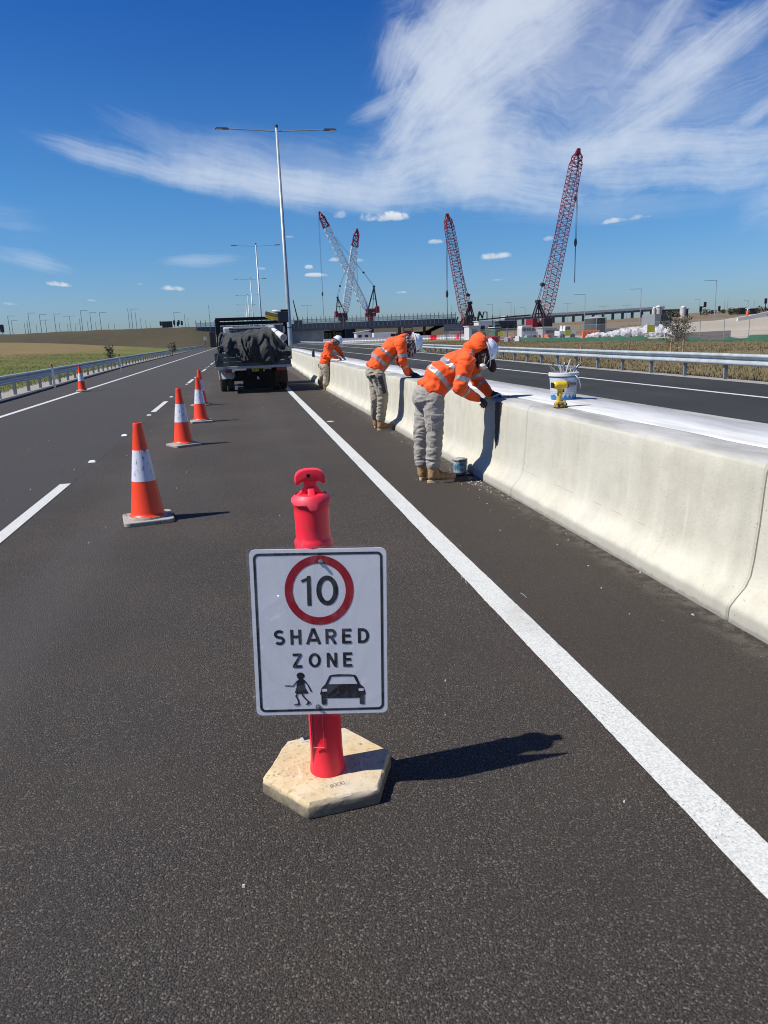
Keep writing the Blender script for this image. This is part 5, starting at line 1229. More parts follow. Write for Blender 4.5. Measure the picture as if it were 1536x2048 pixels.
# numerals
u0, v1 = px2(606, 1149); _, v0 = px2(606, 1207); H = v1-v0; m_ = MB(); ux = px2(622, 1207)[0]
m_.add([SP(a, b, .0037) for a, b in ((ux-.012, v0), (ux+.001, v0), (ux+.001, v1), (ux-.010, v1), (ux-.012, v1-.006), (ux-.030, v1-.014), (ux-.027, v1-.023), (ux-.012, v1-.017))], [tuple(range(8))]); m_.build('numeral', M_BLACK, sg)
uc = px2(654, 1180)[0]; m_ = MB(); ribbon(m_, [(uc+.0270*math.cos(2*math.pi*k/36), (v0+v1)/2+(H/2-.0075)*math.sin(2*math.pi*k/36)) for k in range(36)], .0155, .0037, True); m_.build('numeral', M_BLACK, sg)
# symbols; outlines in photograph proportions
def zp(zx, zy): return px2(560+zx*200/1536, 1320+zy*200/1536)
m_ = MB(); k = 0
def poly(pts, lvl=.0036): m_.add([SP(*zp(*p), lvl) for p in pts], [tuple(range(len(pts)))])
poly([(250, 190), (275, 165), (310, 155), (350, 168), (372, 195), (372, 225), (350, 245), (345, 262), (290, 262), (285, 252), (262, 250), (258, 225), (248, 215)])
poly([(285, 258), (345, 258), (380, 280), (372, 345), (385, 400), (432, 482), (405, 492), (300, 497), (220, 480), (245, 400), (252, 345), (250, 300)], .0037)
ribbon(m_, [zp(262, 290), zp(195, 372), zp(120, 368), zp(65, 368)], .0036, .0038); ribbon(m_, [zp(372, 288), zp(430, 365), zp(478, 462)], .0046, .0039)
ribbon(m_, [zp(262, 490), zp(240, 530), zp(272, 590), zp(285, 655)], .0052, .0040); ribbon(m_, [zp(340, 490), zp(345, 525), (zp(400, 585)), zp(440, 625)], .0052, .0041)
poly([(205, 668), (240, 652), (300, 645), (305, 672), (210, 680)], .0042); poly([(425, 610), (478, 630), (455, 648), (405, 678), (392, 668), (410, 640)], .0042)
m_.build('pedestrian_symbol', M_BLACK, sg)
m_ = MB()
ob = [(612, 480), (632, 408), (690, 345), (755, 215), (775, 198), (880, 186), (1060, 186), (1150, 196), (1172, 210), (1232, 335), (1290, 390), (1305, 430), (1320, 480), (1320, 508), (1303, 515), (1230, 562), (712, 566), (632, 515), (614, 508)]
# body below window, roof bars around the window
poly([(632, 408), (690, 345), (1232, 338), (1290, 390), (1303, 430), (1320, 480), (1320, 508), (1303, 512), (1228, 562), (712, 566), (632, 512), (614, 508), (612, 480), (625, 460)])
poly([(690, 348), (752, 215), (775, 200), (788, 222), (735, 342)], .0037); poly([(775, 199), (880, 186), (1060, 186), (1150, 196), (1130, 218), (788, 222)], .0038); poly([(1128, 218), (1150, 196), (1172, 210), (1232, 340), (1192, 338)], .0039)
poly([(630, 500), (715, 500), (715, 650), (705, 668), (645, 668), (636, 655)], .0040); poly([(1228, 500), (1303, 500), (1303, 650), (1295, 660), (1238, 660), (1228, 650)], .0040)
cs = m_.build('car_symbol', M_BLACK, sg)
m_ = MB(); poly([(645, 418), (720, 414), (722, 456), (648, 460)], .0046); poly([(1210, 410), (1288, 408), (1288, 448), (1212, 450)], .0046); m_.build('symbol_lamp', M_SIGNW, cs)
for (x, y) in ((641, 1121), (636, 1411)):
    u, v = px2(x, y); m_ = MB(); R_ = Rs @ Euler((math.pi/2, 0, 0)).to_matrix()
    m_.lathe([(.0085, .004), (.0085, .0062), (.0048, .0065), (.0048, .0115), (.003, .0125)], SP(u, v, 0), 16, R=R_); m_.build('bolt', mat('bolt_steel', (.5, .5, .5), .3, .9) if 'bolt_steel' not in bpy.data.materials else bpy.data.materials['bolt_steel'], sg, smooth=True, auto=40)
# clear plastic sleeve
q = NB('clear_sleeve'); P = q.n('ShaderNodeTexCoord').outputs['Object']
w1 = q.noise(P, 5.5, 4, .5, (1, 1, .8)); w2 = q.noise(q.n('ShaderNodeMapping', {0: P, 2: (0, .6, 0), 3: (6, 1, 1.1)}).outputs[0], 3.0, 3, .5); w3 = q.n('ShaderNodeTexVoronoi', {'Vector': q.n('ShaderNodeMapping', {0: P, 2: (0, -.5, 0), 3: (8, 1, 5)}).outputs[0], 'Scale': 1.0}, feature='DISTANCE_TO_EDGE')
hgt = q.m('ADD', q.m('ADD', q.m('MULTIPLY', w1, 1.4), q.m('MULTIPLY', w2, .8)), q.m('MULTIPLY', q.mr(w3.outputs['Distance'], .12, 0.0), .35))
bp = q.n('ShaderNodeBump', {'Strength': 1.0, 'Distance': .035, 'Height': hgt})
gl = q.n('ShaderNodeBsdfGlossy', {'Roughness': .16, 'Normal': bp.outputs[0], 'Color': (.9, .93, 1, 1)}); trn = q.n('ShaderNodeBsdfTransparent', {'Color': (.995, .995, 1, 1)}); dfu = q.n('ShaderNodeBsdfDiffuse', {'Color': (.92, .92, .92, 1), 'Normal': bp.outputs[0]})
fr = q.n('ShaderNodeLayerWeight', {'Blend': .35, 'Normal': bp.outputs[0]})
m1 = q.n('ShaderNodeMixShader', {0: .025, 1: trn.outputs[0], 2: dfu.outputs[0]}); m2_ = q.n('ShaderNodeMixShader', {0: q.m('ADD', q.m('MULTIPLY', fr.outputs['Fresnel'], .20), .012), 1: m1.outputs[0], 2: gl.outputs[0]})
q.T.links.new(m2_.outputs[0], q.T.nodes['Material Output'].inputs[0])
m_ = MB(); nx_, nz_ = 26, 34; vs = []; fs = []
for j in range(nz_+1):
    for i in range(nx_+1):
        u = (i/nx_-.5)*(SW+.018); v = -.007+(SHh+.016)*j/nz_; e_ = min(i, nx_-i, j, nz_-j)
        jit = .0035*mnoise.noise(Vector((u*9, v*9, 2)))*(1 if e_ > 1 else .3); w = .0085+jit if e_ > 0 else .004
        if e_ == 0: u += .003*mnoise.noise(Vector((v*30, 1, 0))); v += .003*mnoise.noise(Vector((u*30, 5, 0)))
        vs.append(SP(u, v, w))
for j in range(nz_):
    for i in range(nx_): fs.append((j*(nx_+1)+i, j*(nx_+1)+i+1, (j+1)*(nx_+1)+i+1, (j+1)*(nx_+1)+i))
m_.add(vs, fs).build('plastic_sleeve', q.M, sg, smooth=True)

# ------------------------------------------------------------------ people
def remesh(mb, voxel, smooth=4, disp=None):
    me = bpy.data.meshes.new('tmp'); me.from_pydata(mb.v, [], mb.f); me.update()
    o = bpy.data.objects.new('tmp', me); C.objects.link(o)
    r = o.modifiers.new('r', 'REMESH'); r.mode = 'VOXEL'; r.voxel_size = voxel
    s_ = o.modifiers.new('s', 'SMOOTH'); s_.iterations = smooth; s_.factor = .5
    dg = bpy.context.evaluated_depsgraph_get(); ev = o.evaluated_get(dg); m2 = bpy.data.meshes.new_from_object(ev)
    out = MB(); nv = len(m2.vertices); co = np.empty(nv*3); m2.vertices.foreach_get('co', co); co = co.reshape(-1, 3)
    if disp is not None:
        no = np.empty(nv*3); m2.vertices.foreach_get('normal', no); no = no.reshape(-1, 3)
        for i in range(nv): co[i] += no[i]*disp(Vector(co[i]), Vector(no[i]))
    out.v = [tuple(c_) for c_ in co]; out.f = [tuple(p.vertices) for p in m2.polygons]
    bpy.data.objects.remove(o); bpy.data.meshes.remove(me); bpy.data.meshes.remove(m2)
    return out
def segd(p, a, b):
    ab = b-a; t = max(0, min(1, (p-a).dot(ab)/ab.length_squared)); return (p-(a+ab*t)).length, t
def basis(z, x):
    z = z.normalized(); y = z.cross(x).normalized(); x = y.cross(z); return Matrix((x, y, z)).transposed()
def hand_mb(mb, w, d, n, s=1.0, curl=.6, k=1.0, mirror=1):
    """palm plus four fingers and a thumb; w wrist, d finger direction, n palm-facing normal"""
    d = d.normalized(); n = (n-d*n.dot(d)).normalized(); sd = d.cross(n)*mirror
    mb.capsule(w-d*.02, w+d*.03, .028*s*k, .030*s*k)
    mb.ellipsoid(w+d*.055*s, (.042*s*k, .020*s*k, .056*s*k), R=Matrix((sd, n, d)).transposed())
    for i, (L_, off) in enumerate(((.068, -.030), (.078, -.010), (.073, .010), (.056, .029))):
        p = w+d*.092*s+sd*off*s; a = curl*(.5+.12*i)
        for j, f_ in enumerate((.45, .32, .26)):
            dd = (d*math.cos(a)+n*math.sin(a)).normalized(); q_ = p+dd*L_*f_*s*1.15; r0 = (.0115-.0013*j)*s*k; mb.capsule(p, q_, r0, r0*.92, 8); p = q_; a += curl*.75
    p = w+d*.03*s-sd*.032*s; dd = (d*.62-sd*.55+n*.45).normalized(); q_ = p+dd*.042*s; mb.capsule(p, q_, .0145*s*k, .012*s*k, 8)
    dd = (d*.75-sd*.05+n*.65).normalized(); mb.capsule(q_, q_+dd*.036*s, .012*s*k, .0105*s*k, 8)

def folds(A_, fx, fz, seed=0, knots=()):
    def f(p, n):
        q_ = Vector((p.x*fx, p.y*fx, p.z*fz))+Vector((seed, seed*.7, 0))
        w = mnoise.noise(q_*.55); r = 1-abs(mnoise.noise(q_+Vector((w, w, w*1.4))))*2.2
        amp = A_
        for (c_, rad, k_) in knots:
            amp += k_*math.exp(-((p-c_).length/rad)**2)
        return amp*(max(-.4, r)-.35) + .3*amp*mnoise.noise(q_*2.4)
    return f

def worker(label, J, R_, pant, bands=True, hand_mat=None, belt=None, seedv=0, boots=None, hat=None, pose=None):
    hx = J['pelvis']; base = Vector((hx.x, hx.y, 0)); t = thing('person', label, 'person', tuple(base), 'workers leaning on the barrier')
    s = R_['s']
    up = Vector((0, 0, 1))
    # --- body: one continuous figure
    b = MB()
    hc, crown, face = J['head'], J['crown'].normalized(), J['face'].normalized(); face = (face-crown*face.dot(crown)).normalized(); Hm = Matrix((crown.cross(face), face, crown)).transposed()
    b.ellipsoid(hc, (.074*s, .092*s, .105*s), R=Hm); b.ellipsoid(hc-crown*.055*s+face*.028*s, (.056*s, .062*s, .062*s), R=Hm)
    b.capsule(hc+face*.088*s-crown*.005*s, hc+face*.108*s-crown*.022*s, .010*s, .016*s, 8)
    for s_ in (-1, 1): b.ellipsoid(hc+crown.cross(face)*s_*.078*s-crown*.008*s, (.010*s, .018*s, .030*s), R=Hm)
    b.ellipsoid(hc-crown*.052*s+face*.088*s, (.026*s, .012*s, .012*s), R=Hm)
    b.capsule(J['neck'], hc-crown*.04*s-face*.01*s, .058*s, .055*s)
    b.capsule(J['pelvis'], J['chest'], .12*s, .13*s); b.capsule(J['chest'], J['neck'], .12*s, .065*s)
    for k in ('n', 'f'):
        b.capsule(J['chest'], J['sh_'+k], .09*s, .06*s); b.capsule(J['sh_'+k], J['el_'+k], .052*s, .040*s); b.capsule(J['el_'+k], J['wr_'+k], .040*s, .029*s)
        b.capsule(J['hip_'+k], J['kn_'+k], .082*s, .055*s); b.capsule(J['kn_'+k], J['an_'+k], .054*s, .040*s)
        b.capsule(J['an_'+k], J['an_'+k]-up*.05, .04*s, .04*s)
        hand_mb(b, J['wr_'+k], J['hd_'+k], J['pn_'+k], s*.97, R_.get('curl_'+k, .7), .9, 1 if k == 'n' else -1)
    remesh(b, .009*s, 2).build('body', M_SKIN, t, smooth=True)
    for s_ in (-1, 1): MB().ellipsoid(hc+face*.086*s+crown*.012*s+crown.cross(face)*s_*.030*s, (.012*s, .007*s, .007*s), R=Hm).build('eye', M_BLACK, t, smooth=True)
    # --- trousers
    b = MB(); pv = J['pelvis']
    b.ellipsoid(pv+J['seat']*.03, (.135*s, .165*s, .13*s)); b.ellipsoid(pv+J['seat']*.06-up*.03, (.115*s, .15*s, .115*s))
    for k in ('n', 'f'):
        kn, an, hp = J['kn_'+k], J['an_'+k], J['hip_'+k]
        b.capsule(hp, kn, .115*s, .088*s, 16); b.capsule(kn, an, .088*s, .076*s, 16)
        b.capsule(an+up*.03, an-up*.005, .080*s, .072*s, 16)
    kn_ = [(J['kn_n'], .13, .006*s), (J['kn_f'], .13, .006*s), (J['an_n']+up*.08, .11, .010*s), (J['an_f']+up*.08, .11, .010*s), (J['hip_n']+up*-.05, .14, .005*s)]
    tr_ = remesh(b, .0085*s, 3, folds(.0065*s, 8, 20, 3+seedv, kn_)); tro = tr_.build('trousers', pant, t, smooth=True)
    # cargo pocket on the near thigh
    hp, kn = J['hip_n'], J['kn_n']; c_ = hp.lerp(kn, .72)+Vector((.0, -.098*s, 0)); Rb = basis((hp-kn), Vector((1, 0, 0)))
    MB().box(c_, (.125*s, .022*s, .15*s), Rb).build('cargo_pocket', pant, tro, bevel=.008, smooth=True, auto=40)
    MB().box(c_+up*.07*s+Vector((0, -.008, 0)), (.135*s, .020*s, .045*s), Rb).build('pocket_flap', pant, tro, bevel=.006, smooth=True, auto=40)
    if belt is not None:
        MB().box(hp.lerp(kn, .22)+Vector((.01, -.112*s, 0)), (.075*s, .02*s, .13*s), Rb).build('black_pouch', M_BLKP, t, bevel=.01); MB().box(hp.lerp(kn, .62)+Vector((.02, -.115*s, 0)), (.055*s, .02*s, .15*s), Rb).build('knee_panel', M_BLKP, tro, bevel=.008)
        MB().box(hp.lerp(kn, .05)+Vector((-.10, -.085*s, .0)), (.09*s, .03*s, .05*s), Rb).build('seat_patch', M_BLKP, tro, bevel=.008)
    # --- jacket
    sp0, sp1 = J['hem'], J['chest']; ax = (J['chest']-J['hem']).normalized(); side = Vector((0, 1, 0)); fr_ = ax.cross(side)   # belly side
    b = MB(); Rt = basis(ax, side)
    b.ellipsoid(J['hem'].lerp(J['chest'], .0), (.175*s, .150*s, .10*s), R=Rt)
    b.ellipsoid(J['hem'].lerp(J['chest'], .38)+fr_*R_['belly']*s, (.175*s, .150*s+R_['belly']*.3*s, .17*s), R=Rt); b.ellipsoid(J['chest']-ax*.02+fr_*R_['belly']*.6*s, (.20*s, .140*s, .18*s), R=Rt)
    b.capsule(J['chest']+ax*.06, J['neck'], .125*s, .072*s, 16)
    b.ellipsoid(J['hem']-ax*.06+fr_*.02, (.165*s, .145*s, .05*s), R=Rt)
    for k in ('n', 'f'):
        b.capsule(J['chest']+ax*.05, J['sh_'+k], .12*s, .092*s, 16); b.capsule(J['sh_'+k], J['el_'+k], .090*s, .066*s, 16); b.capsule(J['el_'+k], J['wr_'+k], .068*s, .047*s, 16)
    kn_ = [(J['el_n'], .10, .008*s), (J['el_f'], .10, .008*s), (J['wr_n'], .09, .004*s), (J['sh_n'], .13, .003*s), (J['hem'].lerp(J['chest'], .5)+fr_*.12, .17, .006*s)]
    jk = remesh(b, .0085*s, 4, folds(.009*s, 9, 10, 11+seedv, kn_)); jo = jk.build('jacket', M_HIVIS, t, smooth=True)
    # reflective tape: the jacket's own surface, lifted 2 mm
    V_ = [Vector(v) for v in jk.v]; hoops = R_['hoops']; L_sp = (J['chest']-J['hem']).length; keep = []
    for f in jk.f:
        c_ = sum((V_[i] for i in f), Vector())/len(f); tp = (c_-J['hem']).dot(ax)
        da = 9; best = None
        for k in ('n', 'f'):
            for a_, b_, nm in ((J['sh_'+k], J['el_'+k], 'u'), (J['el_'+k], J['wr_'+k], 'l')):
                d_, tt = segd(c_, a_, b_); d_ /= (.085 if nm == 'u' else .06)*s
                if d_ < da: da, best = d_, (nm, tt*(b_-a_).length, (b_-a_).length)
        dt, tt2 = segd(c_, J['hem'], J['chest']); dt /= .165*s
        if da < dt*.98:
            nm, l_, LL = best
            if nm == 'u' and LL*.62 < l_ < LL*.62+.05*s: keep.append(f)
            if nm == 'l' and LL*.18 < l_ < LL*.18+.05*s: keep.append(f)
        else:
            if any(h0 < tp < h0+.052*s for h0 in hoops): keep.append(f)
            elif R_.get('braces') and tp > hoops[-1] and (c_-J['hem']).dot(fr_) < .03 and abs(abs(c_.y-J['chest'].y)-.095*s) < .024*s: keep.append(f)
    if bands and keep:
        idx = {}; vs = []; fs = []; nrm = {}
        for f in keep:
            a_, b_, c2 = V_[f[0]], V_[f[1]], V_[f[2]]; n_ = (b_-a_).cross(c2-a_)
            for i in f: nrm[i] = nrm.get(i, Vector())+n_
        for f in keep:
            g = []
            for i in f:
                if i not in idx: idx[i] = len(vs); vs.append(V_[i]+nrm[i].normalized()*.0025)
                g.append(idx[i])
            fs.append(tuple(g))
        MB().add(vs, fs).build('reflective_tape', M_REFL, jo, smooth=True)
    # collar
    nk = J['neck']; nd = (hc-nk).normalized(); m_ = MB(); m_.lathe([(.070*s, -.03), (.074*s, .0), (.070*s, .03), (.064*s, .035), (.062*s, .0)], nk, 20, R=basis(nd, side), caps=False); m_.build('collar', M_HIVIS, jo, smooth=True)
    # --- gloves
    for k in ('n', 'f'):
        b = MB(); hand_mb(b, J['wr_'+k], J['hd_'+k], J['pn_'+k], s*1.02, R_.get('curl_'+k, .7), 1.16, 1 if k == 'n' else -1)
        wd = (J['wr_'+k]-J['el_'+k]).normalized(); b.capsule(J['wr_'+k]-wd*.03, J['wr_'+k]+wd*.015, .040*s, .036*s)
        remesh(b, .0045*s, 2).build('glove', hand_mat or M_GLOVE, t, smooth=True)
    # --- boots
    for k in ('n', 'f'):
        an = J['an_'+k]; td = J['toe_'+k].normalized(); heel = J['heel_'+k]; b = MB(); sdv = Vector((-td.y, td.x, 0)); Rf = Matrix((sdv, td, up)).transposed()
        hl = Vector((heel.x, heel.y, 0))+td*.045*s
        b.capsule(hl+up*.075*s, Vector((an.x, an.y, an.z-.005)), .052*s, .058*s, 16); b.ellipsoid(hl+up*.062*s, (.042*s, .052*s, .045*s), R=Rf)
        b.capsule(hl+up*.078*s+td*.02, hl+td*.16*s+up*.060*s, .048*s, .040*s, 14); b.ellipsoid(hl+td*.185*s+up*.050*s, (.050*s, .072*s, .040*s), R=Rf)
        b.lathe([(.060*s, -.01), (.066*s, .0), (.064*s, .016)], an-up*.01, 16)
        bt = remesh(b, .006*s, 2, folds(.0018*s, 22, 26, 5)).build('boot', M_BOOT, t, smooth=True)
        out = []
        for j in range(24):
            a = 2*math.pi*j/24; yv = math.sin(a); w_ = .050*s if yv > 0 else .043*s
            out.append((w_*math.cos(a)*(1-.12*max(0, -yv)), .105*s+.158*s*math.copysign(abs(yv)**.75, yv)))
        MB().prism([(u, v) for u, v in out], lambda u, v, w: hl-td*.010*s+Rf @ Vector((u, v*.94-.0*s, w)), .030).build('sole', M_SOLE, bt, bevel=.004)
        m_ = MB()
        for j in range(5):
            c_ = hl+td*(.045+.022*j)*s+up*(.150-.020*j)*s; m_.tube([c_-sdv*.030*s+up*-.006, c_+up*.008+td*.004, c_+sdv*.030*s+up*-.006], .0045, 5)
        m_.build('laces', M_HAIR, bt)
    return t, Hm
def hard_hat(t, c, ax, fwd, r, mt, peak=True, label=None):
    ax = ax.normalized(); fwd = (fwd-ax*fwd.dot(ax)).normalized(); R_ = Matrix((ax.cross(fwd), fwd, ax)).transposed(); m_ = MB()
    prof = [(r*1.02, -.018), (r*1.16, -.022), (r*1.17, -.012), (r*1.03, -.004)]+[(r*math.cos(a), r*.98*math.sin(a)) for a in np.linspace(.06, 1.52, 9)]
    m_.lathe(prof, c, 28, sx=1, sy=1.12, R=R_); hat = m_.build('hard_hat', mt, t, smooth=True, auto=70)
    m_ = MB(); 
    for k in (-.22, 0, .22):
        pts = [c+R_ @ Vector((k*r*math.cos(a*0), r*1.12*math.cos(a), r*1.0*math.sin(a))) for a in np.linspace(.5, 2.6, 10)]; m_.tube(pts, .007, 6)
    m_.build('crown_rib', mt, hat, smooth=True)
    if peak:
        m_ = MB(); vs = []; fs = []
        for i in range(13):
            a = math.radians(20+140*i/12); 
            for rr, z in ((r*1.02, -.010), (r*(1.2+.30*math.sin(a)**2), -.022), (r*(1.2+.30*math.sin(a)**2), -.027), (r*1.02, -.018)): vs.append(c+R_ @ Vector((rr*math.cos(a), rr*1.1*math.sin(a), z)))
            if i:
                for j in range(4): fs.append(((i-1)*4+j, i*4+j, i*4+(j+1) % 4, (i-1)*4+(j+1) % 4))
        m_.add(vs, fs).build('hat_peak', mt, hat, smooth=True, auto=40)
    return hat

def V3(*a): return Vector(a)
# nearest worker
Y0 = 7.41
def a1(x, y, dy=0): return at(x, y, Y0+dy)
J = dict(pelvis=a1(858, 790), hem=a1(866, 776), chest=a1(912, 733), neck=a1(940, 702), head=a1(963, 708), crown=V3(.9, 0, .12), face=V3(.15, 0, -1), seat=V3(-1, 0, 0),
         sh_n=a1(934, 722, -.19), el_n=a1(919, 775, -.25), wr_n=a1(952, 796, -.10), hd_n=V3(.75, .25, -.25), pn_n=V3(-.2, .1, -1),
         sh_f=a1(941, 716, .17), el_f=a1(954, 760, .24), wr_f=a1(978, 786, .14), hd_f=V3(.9, -.25, -.15), pn_f=V3(0, 0, -1),
         hip_n=a1(866, 800, -.09), kn_n=a1(870, 862, -.10), an_n=a1(867, 930, -.10), hip_f=a1(853, 800, .09), kn_f=a1(843, 862, .08), an_f=a1(842, 930, .06),
         toe_n=V3(1, .02, 0), toe_f=V3(.45, .9, 0), heel_n=gnd(857, 966), heel_f=gnd(843, 961))
J['an_n'].x = J['heel_n'].x+.055; J['an_n'].y = J['heel_n'].y; J['an_n'].z = .20
J['an_f'].x = J['heel_f'].x+.02; J['an_f'].y = J['heel_f'].y+.04; J['an_f'].z = .20
w1, Hm1 = worker('nearest worker in orange jacket and grey trousers with orange head flap, bent over barrier', J, dict(s=1.0, belly=.035, hoops=(.085, .235), braces=True, curl_n=1.0, curl_f=.7), M_PANT1)
hat1 = hard_hat(w1, J['head']+V3(.062, 0, .035), V3(.95, 0, .22), V3(.15, 0, -1), .106, M_HAT, True)
b = MB(); oc = a1(960, 695); b.lathe([(.098, -.012), (.102, .0), (.100, .03), (.094, .065), (.080, .100), (.055, .130), (.028, .148), (.004, .153)], oc, 24, sx=1, sy=1.12, R=Euler((0, math.radians(-14), 0)).to_matrix()); b.capsule(oc+V3(-.04, 0, .0), J['neck']+V3(-.0, 0, .03), .085, .075)
mbf = remesh(b, .008, 3, folds(.006, 9, 9, 2)); mbf.build('neck_flap', M_HIVIS, w1, smooth=True)
b = MB(); b.ellipsoid(a1(984, 732), (.042, .085, .068), R=Euler((0, math.radians(-12), 0)).to_matrix()); b.ellipsoid(a1(962, 706), (.088, .088, .072)); b.capsule(a1(956, 705, -.03), a1(958, 733, -.05), .045, .028); b.capsule(a1(972, 704), a1(982, 728), .07, .05)
remesh(b, .008, 3).build('dark_hair_and_shade', mat('dark_brown_cloth', (.030, .014, .013), .8, n=(20, 3), col2=(.05, .022, .02)), w1, smooth=True)
MB().ellipsoid(a1(964, 733, -.055), (.048, .050, .032), R=Euler((0, math.radians(10), 0)).to_matrix()).build('dust_mask', M_MASK, w1, smooth=True)
for (p0_, p1_) in (((968, 728), (972, 706)), ((973, 729), (986, 708))): MB().tube([a1(*p0_, -.095), a1((p0_[0]+p1_[0])/2, (p0_[1]+p1_[1])/2, -.100), a1(*p1_, -.100)], .003, 5).build('mask_strap', M_MASK, w1)

# middle worker
Y0 = 11.85
J = dict(pelvis=a1(752, 742), hem=a1(753, 733), chest=a1(786, 694), neck=a1(808, 676), head=a1(822, 684), crown=V3(.95, 0, .05), face=V3(.1, 0, -1), seat=V3(-1, 0, 0),
         sh_n=a1(802, 687, -.19), el_n=a1(806, 722, -.22), wr_n=a1(815, 747, -.08), hd_n=V3(.85, .15, -.25), pn_n=V3(0, 0, -1),
         sh_f=a1(808, 684, .17), el_f=a1(800, 722, .20), wr_f=a1(822, 747, .16), hd_f=V3(.9, -.1, -.15), pn_f=V3(0, 0, -1),
         hip_n=a1(756, 750, -.09), kn_n=a1(766, 793, -.10), an_n=a1(762, 842, -.10), hip_f=a1(750, 750, .09), kn_f=a1(752, 795, .09), an_f=a1(750, 842, .08),
         toe_n=V3(1, .05, 0), toe_f=V3(.6, .8, 0), heel_n=gnd(756, 861), heel_f=gnd(750, 856))
J['an_n'].x = J['heel_n'].x+.055; J['an_n'].y = J['heel_n'].y; J['an_n'].z = .20
J['an_f'].x = J['heel_f'].x+.02; J['an_f'].y = J['heel_f'].y+.04; J['an_f'].z = .20
w2, Hm2 = worker('middle worker in orange jacket and khaki trousers with black pouches, leaning on barrier', J, dict(s=1.0, belly=.035, hoops=(.07, .23), braces=True, curl_n=.5, curl_f=.4), M_PANT2, belt=True, seedv=31)
hard_hat(w2, J['head']+V3(.068, 0, .0), V3(.97, 0, .10), V3(.1, 0, -1), .120, M_HAT, True)
b = MB(); b.capsule(J['head']+V3(-.01, 0, -.01), J['head']+V3(-.02, 0, -.16), .098, .085); b.capsule(J['head']+V3(-.05, 0, .0), J['neck']+V3(.03, 0, -.01), .10, .085)
remesh(b, .01, 3, folds(.005, 16, 9, 8)).build('neck_shade', M_BEIGE, w2, smooth=True)
q = NB('clear_visor'); tr = q.n('ShaderNodeBsdfTransparent'); gl = q.n('ShaderNodeBsdfGlossy', {'Roughness': .1, 'Color': (.8, .9, 1, 1)}); mx = q.n('ShaderNodeMixShader', {0: .25, 1: tr.outputs[0], 2: gl.outputs[0]}); q.T.links.new(mx.outputs[0], q.T.nodes['Material Output'].inputs[0])
m_ = MB(); vs = []; fs = []; hc = J['head']
for i in range(11):
    a = math.radians(-70+140*i/10)
    vs += [hc+V3(.10, math.sin(a)*.12, -.05-.0*math.cos(a)), hc+V3(.16+.10*math.cos(a), math.sin(a)*.12, -.17)]
    if i: fs.append((2*i-2, 2*i-1, 2*i+1, 2*i))
m_.add(vs, fs).build('visor', q.M, w2, smooth=True)

# farthest worker
Y0 = 22.05
J = dict(pelvis=a1(650, 730), hem=a1(650, 723), chest=a1(658, 697), neck=a1(666, 684), head=a1(674, 683), crown=V3(.62, 0, .78), face=V3(.78, -.15, -.62), seat=V3(-1, 0, 0),
         sh_n=a1(655, 691, -.20), el_n=a1(660, 712, -.24), wr_n=a1(674, 715, -.12), hd_n=V3(.9, .2, -.1), pn_n=V3(0, .3, -1),
         sh_f=a1(668, 689, .18), el_f=a1(680, 704, .20), wr_f=a1(686, 714, .10), hd_f=V3(.4, -.6, -.5), pn_f=V3(-.5, 0, -1),
         hip_n=a1(650, 734, -.09), kn_n=a1(653, 751, -.10), an_n=a1(650, 770, -.10), hip_f=a1(647, 734, .09), kn_f=a1(645, 751, .09), an_f=a1(642, 770, .08),
         toe_n=V3(.9, .3, 0), toe_f=V3(.6, .8, 0), heel_n=gnd(648, 781), heel_f=gnd(640, 778))
J['an_n'].x = J['heel_n'].x+.055; J['an_n'].y = J['heel_n'].y; J['an_n'].z = .20
J['an_f'].x = J['heel_f'].x+.02; J['an_f'].y = J['heel_f'].y+.04; J['an_f'].z = .20
w3, Hm3 = worker('farthest worker nearest the truck in orange top and sandy trousers, hands on barrier', J, dict(s=1.0, belly=.02, hoops=(.05,), braces=False, curl_n=.9, curl_f=.9), M_PANT3, bands=False, hand_mat=M_GLOVEG, seedv=57)
hard_hat(w3, J['head']+V3(.035, 0, .045), V3(.62, 0, .78), V3(.78, -.15, -.62), .122, M_HAT, True)
b = MB(); b.capsule(J['head']+V3(-.02, 0, -.02), J['neck']+V3(0, 0, -.02), .095, .09); remesh(b, .01, 2).build('neck_shade', M_BEIGE, w3, smooth=True)
MB().ellipsoid(J['head']+V3(.075, -.03, -.10), (.055, .05, .045)).build('dust_mask', M_MASK, w3, smooth=True)

# ------------------------------------------------------------------ tray truck
TY = 22.35
tk = thing('tray_truck', 'dark green tray truck seen from behind, load under dark tarpaulin and black steel frame', 'truck', (.35, 25, 0))
M_TRAYG = mat('tray_green_grey', (.045, .055, .052), .6, n=(5, 5), col2=(.075, .085, .08), stretch=(1, 1, 4))
M_FRM = mat('frame_black', (.010, .010, .011), .55, spec=.2); M_DUST = mat('dusty_tyre', (.10, .085, .06), .9, n=(16, 5), col2=(.045, .04, .035)); M_TAIL = mat('tail_lamp_red', (.20, .01, .015), .3); M_PLATE = mat('number_plate_yellow', (.42, .34, .03), .5)
XL, XR = -.74, 1.43; ZB, ZT = .80, 1.19
for i in range(3):
    z0_ = ZB+(ZT-ZB)*i/3; MB().box(((XL+XR)/2, TY, z0_+(ZT-ZB)/6), (XR-XL, .035, (ZT-ZB)/3-.008)).build('tailgate_board', M_TRAYG, tk, bevel=.004)
for x in (XL+.02, XL+.38, XR-.38, XR-.02): MB().box((x, TY-.022, (ZB+ZT)/2), (.05, .02, ZT-ZB)).build('tailgate_hinge', M_TRAYG, tk)
for x, n_ in ((XL, 0), (XR, 1)):
    for i in range(3): z0_ = ZB+(ZT-ZB)*i/3; MB().box((x, TY+1.75, z0_+(ZT-ZB)/6), (.035, 3.4, (ZT-ZB)/3-.008)).build('side_board', M_TRAYG, tk)
